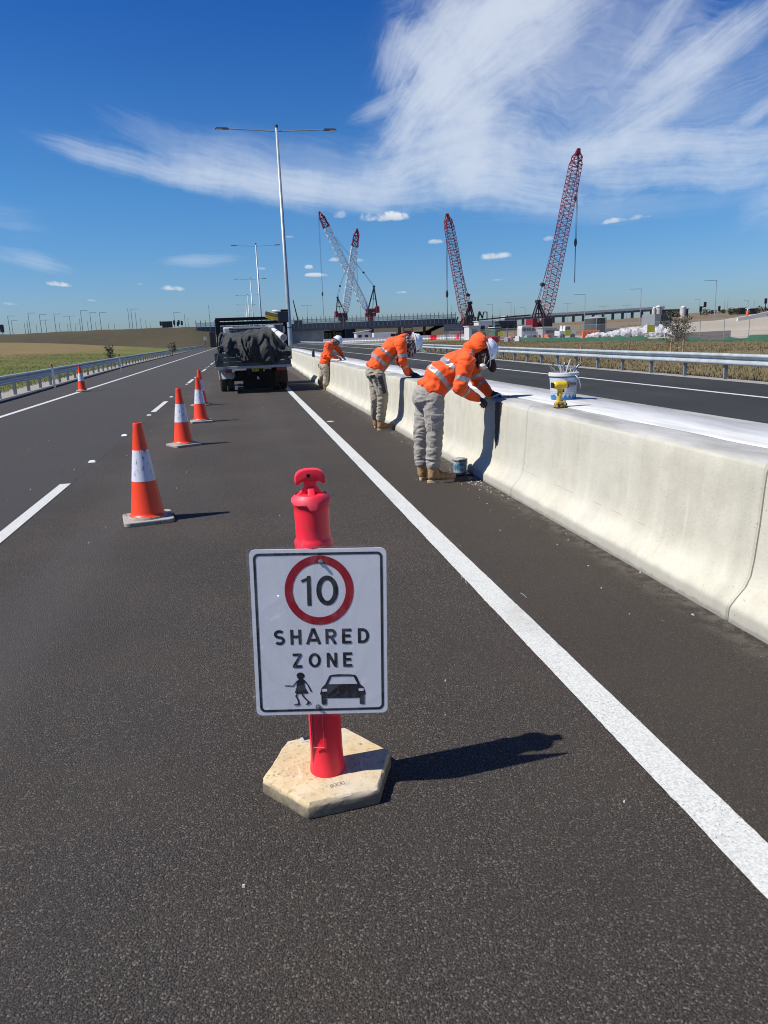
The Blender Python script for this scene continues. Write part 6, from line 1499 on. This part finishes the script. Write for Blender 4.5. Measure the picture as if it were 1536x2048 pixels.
MB().box(((XL+XR)/2, TY+1.7, ZB-.04), (XR-XL+.04, 3.5, .07)).build('tray_floor', M_GREY, tk)
MB().box(((XL+XR)/2, TY-.02, ZB-.035), (XR-XL+.06, .05, .055)).build('rear_bar', M_GALV, tk, bevel=.005)
# frame
FYr = TY+.9
zf0 = at(440, 645, FYr).z; xl, xr = at(434, 660, FYr).x, at(572, 660, FYr).x
ztop = at(480, 638, FYr).z
fr_ = MB(); 
MB().box(((xl+xr)/2-.02, FYr, ztop), (xr-xl+.02, .07, .095)).build('frame_top_rail', M_FRM, tk, bevel=.01); MB().box(((xl+xr)/2, FYr+.02, ztop-.12), (xr-xl, .07, .10)).build('frame_top_rail', M_FRM, tk, bevel=.01)
MB().box((xl+.03, FYr, (ztop+ZB)/2), (.13, .08, ztop-ZB)).build('frame_post', M_FRM, tk, bevel=.01); MB().box((xr-.02, FYr, (ztop+ZB)/2), (.11, .08, ztop-ZB)).build('frame_post', M_FRM, tk, bevel=.01)
for x in (xl+.03, xr-.02): MB().bar((x, FYr, ztop-.05), (x, FYr+2.3, ztop-.05), .06).build('frame_side_rail', M_FRM, tk)
# cab: wall, louvred rear window, roof
CY = TY+3.65
MB().box(((XL+XR)/2, CY+.85, 1.22), (1.86, 1.6, 1.55), taper=.93).build('cab', M_WHITE, tk, bevel=.06)
cb = MB().box(((XL+XR)/2-.05, CY-.005, 1.70), (1.25, .04, .50)).build('rear_window', M_GLASS, tk)
for i in range(7): MB().box(((XL+XR)/2-.05, CY-.035, 1.50+i*.068), (1.2, .03, .045), Euler((.5, 0, 0)).to_matrix()).build('louvre', M_TANK, cb)
MB().box(((XL+XR)/2, CY-.02, 1.96), (1.1, .05, .06)).build('window_trim', M_WHITE, tk)
for i in range(9): MB().box((-.52+i*.055, CY-.035, 1.62), (.02, .02, .62)).build('rear_grille_bar', M_WHITE, tk)
mx_, mz = at(425, 679, CY).x, at(425, 679, CY).z
mi = MB().box((mx_, CY+.5, mz), (.22, .12, .52)).build('wing_mirror', M_BLKP, tk, bevel=.03); MB().bar((mx_+.05, CY+.5, mz-.2), (XL+.15, CY+.5, mz-.35), .03).build('mirror_arm', M_BLKP, mi)
# chassis, wheels, lamps
MB().box((.2, TY+2.6, .62), (.12, 5.2, .16)).build('chassis_rail', M_FRM, tk); MB().box((.55, TY+2.6, .62), (.12, 5.2, .16)).build('chassis_rail', M_FRM, tk)
MB().box((.36, TY+.35, .56), (1.05, .12, .2)).build('rear_crossmember', M_FRM, tk); MB().box((.36, TY+1.0, .48), (1.2, .9, .28)).build('fuel_tank', M_FRM, tk, bevel=.05)
MB().box((.50, TY+.75, .36), (1.0, .5, .52)).build('under_tray_shade_block', M_FRM, tk, bevel=.03)  # black block added to stand in for the shade beneath the tray
MB().bar((-.55, TY+1.55, .36), (1.25, TY+1.55, .36), .14, n=10).build('rear_axle', M_FRM, tk); MB().ellipsoid((.36, TY+1.55, .36), (.2, .2, .2)).build('differential', M_FRM, tk, smooth=True)
Rw = Euler((0, math.pi/2, 0)).to_matrix()
def tyre(x, y, r=.365, w=.20):
    o = MB().lathe([(r*.55, -w/2), (r*.93, -w/2), (r, -w/2+.03), (r, w/2-.03), (r*.93, w/2), (r*.55, w/2)], (x, y, r), 32, R=Rw).build('wheel', M_DUST, tk, smooth=True, auto=40)
    MB().lathe([(r*.56, -w/2+.02), (r*.3, -w/2+.05), (.05, -w/2+.03)], (x, y, r), 20, R=Rw).build('rim', M_GREY, o)
    m_ = MB()
    for k in range(28):
        a = 2*math.pi*k/28
        for s_ in (-1, 1): m_.box((x+s_*w*.25, y+(r+.004)*math.cos(a), r+(r+.004)*math.sin(a)), (w*.38, .03, .014), Euler((-(a)+math.pi/2, 0, 0)).to_matrix())
    m_.build('tread', M_DUST, o, kind='stuff'); return o
for x in (-.60, -.375, 1.03, 1.26): tyre(x, TY+1.55)
for x in (-.50, 1.2): tyre(x, TY+4.6)
for x, w in ((-.49, .46), (1.15, .46)):
    m_ = MB(); vs = []; fs = []
    for i in range(11):
        a = math.pi*(.02+.96*i/10); vs += [(x-w/2, TY+1.55+.43*math.cos(a), .365+.43*math.sin(a)), (x+w/2, TY+1.55+.43*math.cos(a), .365+.43*math.sin(a))]
        if i: fs.append((2*i-2, 2*i-1, 2*i+1, 2*i))
    m_.add(vs, fs).build('mudguard', M_WHITE if x < 0 else M_FRM, tk, smooth=True)
    if x > 0: MB().box((x, TY+1.08, .42), (w, .012, .36)).build('mud_flap', mat('mud_flap_dusty', (.09, .075, .055), .9, n=(10, 5), col2=(.05, .045, .04)) if 'mud_flap_dusty' not in bpy.data.materials else bpy.data.materials['mud_flap_dusty'], tk)
MB().add([(-.71, TY+.75, .78), (-.66, TY+.75, .78), (-.62, TY+.95, .40), (-.69, TY+.95, .40)], [(0, 1, 2, 3)]).build('white_guard_panel', M_WHITE, tk)
for a_, b_ in (((-.62, .78), (-.28, .44)), ((-.66, .74), (-.34, .40))): MB().bar((a_[0], TY+.7, a_[1]), (b_[0], TY+.7, b_[1]), .022).build('guard_brace', M_GALV, tk)
for x0, x1 in ((-.47, -.30), (1.00, 1.30)):
    l_ = MB().box(((x0+x1)/2, TY+.03, .68), (x1-x0, .05, .11)).build('tail_lamp', M_TAIL, tk, bevel=.008); MB().box((x1+.03, TY+.03, .68), (.05, .05, .10)).build('reverse_lens', M_LENS, l_)
pl = MB().box((.47, TY+.02, .685), (.37, .012, .115)).build('number_plate', M_PLATE, tk)
m_ = MB()                                 # plate characters: too small to read in the photograph, six dark strokes groups
for k in range(6):
    x = .33+k*.054
    m_.box((x, TY+.012, .685), (.008, .004, .065)); m_.box((x+.018, TY+.012, .685+(.028 if k % 2 else -.028)), (.03, .004, .009)); m_.box((x+.018, TY+.012, .685), (.026, .004, .009)); 
    if k % 3 != 1: m_.box((x+.033, TY+.012, .685+(.016 if k % 2 else -.016)), (.008, .004, .035))
m_.build('plate_character', M_BLACK, pl)
tb = MB().box((.44, TY+.12, .40), (.10, .25, .06)).build('tow_hitch', M_FRM, tk); MB().ellipsoid((.44, TY-.01, .46), (.028, .028, .03)).build('tow_ball', M_GALV, tb, smooth=True); MB().box((.45, TY-.005, .42), (.07, .02, .03)).build('hitch_plate', M_GALV, tb)
MB().box((-.20, TY+.1, .22), (.12, .08, .02)).build('step_plate', M_GALV, tk)
for x in (-.19, .94): MB().box((x, TY-.01, .745), (.10, .03, .035)).build('tray_latch', M_GALV, tk)

# tarpaulin over the load: a thing of its own resting on the tray
tp = thing('tarpaulin', 'crumpled dark green tarpaulin draped over the load on the truck tray', 'tarpaulin', (.35, TY+.5, ZT))
TOP = [(436, 676), (442, 669), (455, 669), (478, 668), (490, 664), (498, 660), (508, 661), (520, 661), (530, 658), (545, 655), (553, 667), (562, 680), (572, 692), (582, 702)]
HEM = [(436, 702), (446, 704), (456, 706), (468, 713), (478, 722), (486, 727), (498, 725), (508, 723), (522, 725), (540, 728), (552, 725), (560, 716), (570, 714), (582, 717)]
NU, NV = 110, 70; vs = []; fs = []
for j in range(NV+1):
    v = j/NV
    for i in range(NU+1):
        px = 436+(582-436)*i/NU; zt_ = at(px, interp(TOP, px), TY+.75).z; zh = at(px, interp(HEM, px), TY-.06).z; x = at(px, 690, TY).x
        if v < .35: t_ = v/.35; Y = TY+2.6-1.85*t_; z = zt_-.06*(1-t_)
        elif v < .55: t_ = (v-.35)/.2; Y = TY+.75-.60*t_; z = zt_+(max(ZT+.10, zt_-.22)-zt_)*t_**1.6
        else: t_ = (v-.55)/.45; z1 = max(ZT+.10, zt_-.22); Y = TY+.15-.21*min(1, t_*2.6); z = z1+(zh-z1)*t_
        q_ = Vector((x*3.0+.6*z, z*2.2, Y*1.6)); w = mnoise.noise(q_*.6)
        rdg = 1-abs(mnoise.noise(Vector((x*4.2+w*1.6+z*1.4, z*1.1+w, Y*.9+4))))*2.6; rd2 = 1-abs(mnoise.noise(Vector((x*9+w*2-z*3, z*3, Y*2+9))))*2.4
        k = sm(.25, .6, v)
        Y -= (.13*max(-.3, rdg)+.045*rd2)*k*(1 if v < .97 else .6); z += (.05*rdg+.025*rd2)*(1-sm(.5, .8, v))
        if v > .55: z -= .012*rd2
        Y = min(Y, TY-.03) if z < ZT+.01 else Y
        vs.append((x, Y, z))
for j in range(NV):
    for i in range(NU): a = j*(NU+1)+i; fs.append((a, a+1, a+NU+2, a+NU+1))
MB().add(vs, fs).build('cloth', M_TARP, tp, smooth=True)
m_ = MB()
for (p0_, p1_) in (((436, 702), (448, 690)), ((445, 672), (433, 722)), ((579, 700), (570, 686))): m_.bar(at(*p0_, TY-.07), at(*p1_, TY-.07), .012)
m_.build('rope', M_GALV, tp)
o = MB().box((1.0, TY-.085, at(540, 697, TY).z), (.001, .001, .001))
# white tube lying on the load
p0_, p1_ = at(567, 675, TY+.05), at(547, 662, TY+1.6); tu = thing('white_tube', 'white round tube with grey end lying on the truck load at the right', 'tube', tuple(p0_))
dv = (p1_-p0_).normalized(); MB().tube([p0_, p1_], .098, 20).build('tube', M_WHITE, tu, smooth=True, auto=40); Rr = basis(dv, Vector((1, 0, 0)))
MB().lathe([(.102, -.012), (.102, .03)], p0_, 20, R=Rr).build('tube_rim', M_WHITE, tu); MB().lathe([(.082, -.016), (.082, -.010)], p0_, 20, R=Rr).build('end_cap', mat('tube_end_grey', (.30, .31, .31), .7), tu)
# yellow-brown coil, white bag and black box at the right corner of the frame
cc_ = at(544, 632, FYr+.05); co = thing('coiled_sheet', 'curved brown and yellow banded roll on top of the truck frame', 'roll', tuple(cc_)); Rr = Euler((math.pi/2, 0, math.radians(8))).to_matrix()
for k, (mt_, dz) in enumerate(((mat('brown_band', (.26, .17, .06), .8, n=(30, 3), col2=(.42, .30, .12)), .055), (M_YELB, -.015), (M_YELB, -.065))):
    pts = []
    for i in range(9): a_ = i/8; pts.append(cc_+Vector((-.20+.40*a_, -.02, dz+.10*(1-a_)**1.4-.055)))
    m_ = MB(); 
    for i in range(8): m_.bar(pts[i], pts[i+1]+(pts[i+1]-pts[i])*.05, .16, [.10, .055, .05][k])
    m_.build('band', mt_, co, smooth=False)
b_ = at(557, 624, FYr+.1); m_ = MB(); m_.ellipsoid(b_, (.20, .16, .055), R=Euler((0, .25, 0)).to_matrix()); m_.v = [(x, y, z+.02*mnoise.noise(Vector((x*9, y*9, z*9)))) for x, y, z in m_.v]
tag(m_.build('white_bag', M_BAG, smooth=True), 'white folded bag on top of the coiled roll on the truck', 'bag')
b_ = at(566, 634, FYr-.08); bx_ = thing('black_box', 'black square box fixed at the top right corner of the truck frame', 'box', tuple(b_)); MB().box(b_, (.31, .25, .32)).build('case', mat('navy_black_case', (.012, .016, .03), .5), bx_, bevel=.02); MB().box(b_+Vector((.05, .05, .19)), (.22, .12, .06)).build('bracket', M_FRM, bx_); MB().box(b_+Vector((-.0, -.10, -.36)), (.06, .02, .18)).build('dial_strip', M_GREY, bx_)

# ------------------------------------------------------------------ things on and beside the barrier
ZT_ = .846
c_ = gnd(1137, 800, ZT_); bk = thing('white_bucket', 'white bucket with blue wave label, full of scrap rods, standing on the barrier', 'bucket', (c_.x, c_.y+.12, ZT_)); X, Y = c_.x, c_.y+.12; Hb = .262; rb, rt2 = .120, .136
q = NB('bucket_print'); P = q.n('ShaderNodeTexCoord').outputs['Object']; xyz = q.n('ShaderNodeSeparateXYZ', {0: P}); z = xyz.outputs[2]; x = xyz.outputs[0]
wave = q.m('ADD', .040, q.m('MULTIPLY', q.m('SINE', q.m('MULTIPLY', x, 150.0)), .014)); low = q.mr(q.m('SUBTRACT', wave, z), -.003, .003, smooth=False)
c = q.mix(low, (.52, .55, .58, 1), (.02, .17, .40, 1))
ell = q.m('ADD', q.m('POWER', q.m('DIVIDE', q.m('SUBTRACT', x, .02), .055), 2), q.m('POWER', q.m('DIVIDE', q.m('SUBTRACT', z, .200), .020), 2)); c = q.mix(q.mr(ell, 1.15, .9, smooth=False), c, (.25, .36, .50, 1))
c = q.mix(q.mr(ell, .8, .6, smooth=False), c, (.60, .64, .68, 1))
ell = q.m('ADD', q.m('POWER', q.m('DIVIDE', q.m('SUBTRACT', x, .03), .05), 2), q.m('POWER', q.m('DIVIDE', q.m('SUBTRACT', z, .115), .032), 2)); c = q.mix(q.m('MULTIPLY', q.mr(ell, 1.1, .8, smooth=False), .6), c, (.30, .34, .40, 1))
ln = q.m('MULTIPLY', q.mr(q.m('SINE', q.m('MULTIPLY', z, 420.0)), .2, .6, smooth=False), q.m('MULTIPLY', q.m('GREATER_THAN', z, .06), q.m('LESS_THAN', z, .085))); c = q.mix(q.m('MULTIPLY', ln, .7), c, (.2, .25, .3, 1))
q.T.links.new(c, q.b.inputs['Base Color']); q.b.inputs['Roughness'].default_value = .35
m_ = MB(); m_.lathe([(rb*.97, 0), (rb, .008), (rt2, Hb-.035)], (X, Y, ZT_), 40); m_.build('shell', q.M, bk, smooth=True, auto=50)
m_ = MB(); m_.lathe([(rt2, Hb-.035), (rt2+.010, Hb-.034), (rt2+.010, Hb-.006), (rt2+.002, Hb), (rt2-.006, Hb), (rt2-.006, Hb-.03)], (X, Y, ZT_), 40, caps=False); m_.build('rim', M_WHITE, bk, smooth=True, auto=40)
MB().lathe([(rt2+.001, Hb-.048), (rt2+.0015, Hb-.037)], (X, Y, ZT_), 40, caps=False).build('blue_band', mat('bucket_blue', (.02, .12, .30), .4), bk, smooth=True)
MB().lathe([(.125, Hb-.05), (.02, Hb-.04)], (X, Y, ZT_), 24).build('fill', mat('scrap_fill', (.12, .11, .10), .9, n=(40, 5), col2=(.4, .38, .35)), bk)
hp = [Vector((X+.05, Y-.13, ZT_+Hb-.02)), Vector((X+.085, Y-.155, ZT_+Hb-.06)), Vector((X+.115, Y-.13, ZT_+Hb-.12)), Vector((X+.14, Y-.08, ZT_+Hb-.16)), Vector((X+.152, Y-.03, ZT_+Hb-.12)), Vector((X+.150, Y, ZT_+Hb-.03))]
MB().tube(hp, .0045, 8).build('handle', M_WHITE, bk, smooth=True)
M_ROD = mat('mortar_grey_rod', (.30, .29, .27), .8, n=(60, 3), col2=(.12, .11, .10))
rnd = random.Random(4)
for i in range(34):
    a = rnd.uniform(0, 6.28); r_ = rnd.uniform(0, .09); p0_ = Vector((X+r_*math.cos(a), Y+r_*math.sin(a), ZT_+Hb-.05)); out_ = rnd.uniform(.2, 1.3); L_ = rnd.uniform(.06, .13) if i > 5 else rnd.uniform(.13, .19)
    p1_ = p0_+Vector((math.cos(a+rnd.uniform(-.5, .5))*L_*out_*.7, math.sin(a)*L_*out_*.5, L_)); w_ = rnd.uniform(.004, .009)
    o = MB().tube([p0_, p0_.lerp(p1_, .5)+Vector((0, 0, .01)), p1_], [w_, w_, w_*.7], 6).build('scrap_rod', M_ROD if i % 3 else M_WHITE); 
    if i == 0: tag(o, 'tallest thin rod sticking out of the white bucket on the barrier', 'rod', 'scrap rods in the white bucket')
    else: tag(o, 'short scrap rod in the bunch sticking out of the white bucket on the barrier', 'rod', 'scrap rods in the white bucket')
# cordless drill standing on its battery
d0 = gnd(1124, 816, .836); dr = thing('cordless_drill', 'yellow cordless drill standing upright on its battery in front of the white bucket', 'drill', (d0.x, d0.y+.03, .836)); X, Y = d0.x, d0.y+.03; Z = .836
m_ = MB(); m_.box((X, Y, Z+.022), (.098, .075, .040)); m_.build('battery', mat('battery_yellow_black', (.50, .36, .04), .6, n=(45, 2), col2=(.04, .035, .03), ramp=(.5, .54)), dr, bevel=.008, smooth=True, auto=40)
MB().box((X, Y, Z+.003), (.102, .078, .008)).build('battery_foot', M_BLKP, dr, bevel=.002)
MB().box((X-.002, Y, Z+.050), (.085, .06, .016)).build('clip', M_YEL, dr, bevel=.004); MB().box((X+.028, Y, Z+.055), (.03, .05, .022)).build('belt_hook', M_GALV, dr, bevel=.004)
b = MB(); b.capsule((X-.020, Y, Z+.055), (X-.004, Y, Z+.165), .022, .024, 12, fl=1.0); b.capsule((X-.012, Y, Z+.105), (X-.008, Y, Z+.125), .025, .025, 12)
remesh(b, .004, 3).build('grip', M_YEL, dr, smooth=True)
b = MB(); b.capsule((X-.042, Y, Z+.200), (X+.030, Y, Z+.200), .037, .036, 18); b.capsule((X-.01, Y, Z+.165), (X-.005, Y, Z+.185), .026, .034, 12)
remesh(b, .004, 2).build('motor_body', mat('drill_yellow', (.72, .47, .02), .4), dr, smooth=True)
Rx = Euler((0, math.pi/2, 0)).to_matrix(); MB().lathe([(.030, 0), (.030, .02), (.024, .024), (.024, .045), (.019, .07), (.012, .078), (.008, .08)], (X+.062, Y, Z+.200), 20, R=Rx).build('chuck', mat('chuck_grey', (.16, .17, .18), .35, .6), dr, smooth=True, auto=40)
MB().box((X+.022, Y, Z+.150), (.014, .018, .03)).build('trigger', M_BLKP, dr, bevel=.003); MB().box((X-.082, Y, Z+.2), (.012, .05, .05)).build('end_cap', M_BLKP, dr, bevel=.006)
# small mortar bucket with a flat black disc under it
g_ = gnd(921, 948); disc = MB().lathe([(.15, 0), (.155, .006), (.15, .014), (.13, .012)], (g_.x+.035, g_.y+.03, .002), 28).build('pail_disc', M_BLKP, smooth=True, auto=40); tag(disc, 'flat black disc lying under the small grey bucket beside the boots', 'disc')
pb = thing('small_bucket', 'small grey mortar bucket with blue label and crusted rim beside the nearest worker\'s boots', 'bucket', (g_.x, g_.y+.02, .016)); X, Y = g_.x, g_.y+.02
q = NB('mortar_bucket'); P = q.n('ShaderNodeTexCoord').outputs['Object']; xyz = q.n('ShaderNodeSeparateXYZ', {0: P}); nz = q.noise(P, 22, 5, .7)
lab_ = q.m('MULTIPLY', q.m('LESS_THAN', xyz.outputs[0], .018), q.m('MULTIPLY', q.m('GREATER_THAN', xyz.outputs[2], .03), q.m('LESS_THAN', xyz.outputs[2], .11)))
c = q.mix(q.mr(nz, .4, .65), (.26, .30, .33, 1), (.48, .50, .50, 1)); c = q.mix(q.m('MULTIPLY', lab_, q.mr(nz, .62, .5)), c, (.05, .17, .30, 1)); c = q.mix(q.m('MULTIPLY', q.mr(xyz.outputs[2], .118, .13), q.mr(nz, .35, .5)), c, (.14, .14, .13, 1)); q.T.links.new(c, q.b.inputs['Base Color'])
MB().lathe([(.068, 0), (.072, .004), (.080, .135), (.084, .136), (.084, .148), (.078, .150), (.075, .09), (.02, .085)], (X, Y, .016), 32).build('shell', q.M, pb, smooth=True, auto=40)
m_ = MB(); m_.lathe([(.082, 0)]+[(.082, .006)], (X, Y, .163), 28); m_.v = [(x+.003*mnoise.noise(Vector((x*60, y*60, 0))), y, z+.006*mnoise.noise(Vector((x*40, y*40, 3)))) for x, y, z in m_.v]; m_.build('crusted_mortar', mat('wet_mortar', (.13, .13, .12), .8, n=(50, 4), col2=(.45, .45, .43)), pb, smooth=True)
MB().tube([(X-.08, Y-.02, .15), (X-.05, Y-.09, .10), (X+.02, Y-.10, .085), (X+.07, Y-.05, .12), (X+.085, Y, .15)], .0025, 6).build('wire_handle', M_GALV, pb)
# trowel in the nearest worker's hands
p0_ = at(968, 800, 7.33); p1_ = at(1001, 787, 7.30); tw = thing('trowel', 'thin steel trowel held by the nearest worker over the barrier joint', 'trowel', tuple(p0_)); 
m_ = MB(); dv = (p1_-p0_).normalized(); m_.box(p0_.lerp(p1_, .72), ((p1_-p0_).length*.55, .06, .003), Euler((0, -math.atan2(dv.z, dv.x), 0)).to_matrix()); m_.build('blade', M_GALV, tw)
MB().tube([p0_.lerp(p1_, .0), p0_.lerp(p1_, .45)], .010, 8).build('handle', M_STAKE, tw)
p0_ = at(826, 753, 11.8); p1_ = at(848, 752, 11.8); tw = thing('trowel', 'dark flat trowel under the middle worker\'s hands on the barrier top', 'trowel', tuple(p0_)); MB().box(((p0_.x+p1_.x)/2, 11.8, .853), (p1_.x-p0_.x, .08, .004)).build('blade', M_TANK, tw); MB().tube([(p0_.x, 11.8, .862), ((p0_.x+p1_.x)/2, 11.8, .862)], .010, 8).build('handle', M_BLKP, tw)
# black bottle near the far worker
g_ = gnd(627, 714, .84); bt = thing('black_bottle', 'black drink bottle standing on the barrier top beyond the farthest worker', 'bottle', (g_.x, g_.y, .845)); MB().lathe([(.05, 0), (.052, .01), (.052, .19), (.035, .22), (.025, .235)], (g_.x, g_.y, .845), 16).build('flask', M_BLKP, bt, smooth=True, auto=40); MB().lathe([(.03, 0), (.03, .03)], (g_.x, g_.y, 1.08), 12).build('cap', M_BLKP, bt)
# wire offcuts and a stone chip on the asphalt
for k, (px, py, w_, lab) in enumerate(((661, 843, .06, 'small pale flattened scrap lying beside the white edge line'),)):
    g_ = gnd(px, py); o = MB().box((g_.x, g_.y, .004), (w_*1.6, w_*2.2, .006), Euler((0, 0, .4)).to_matrix(), .8).build('scrap', M_CONC2); tag(o, lab, 'scrap')
for (pts, lab) in (([(922, 1153), (930, 1158), (933, 1168)], 'short bright wire offcut on the asphalt left of the white line'), ([(1041, 1187), (1047, 1190), (1053, 1196)], 'short curled wire offcut on the asphalt right of the white line')):
    o = MB().tube([gnd(*p)+Vector((0, 0, .003)) for p in pts], .0015, 5).build('wire_offcut', M_GALV); tag(o, lab, 'wire')
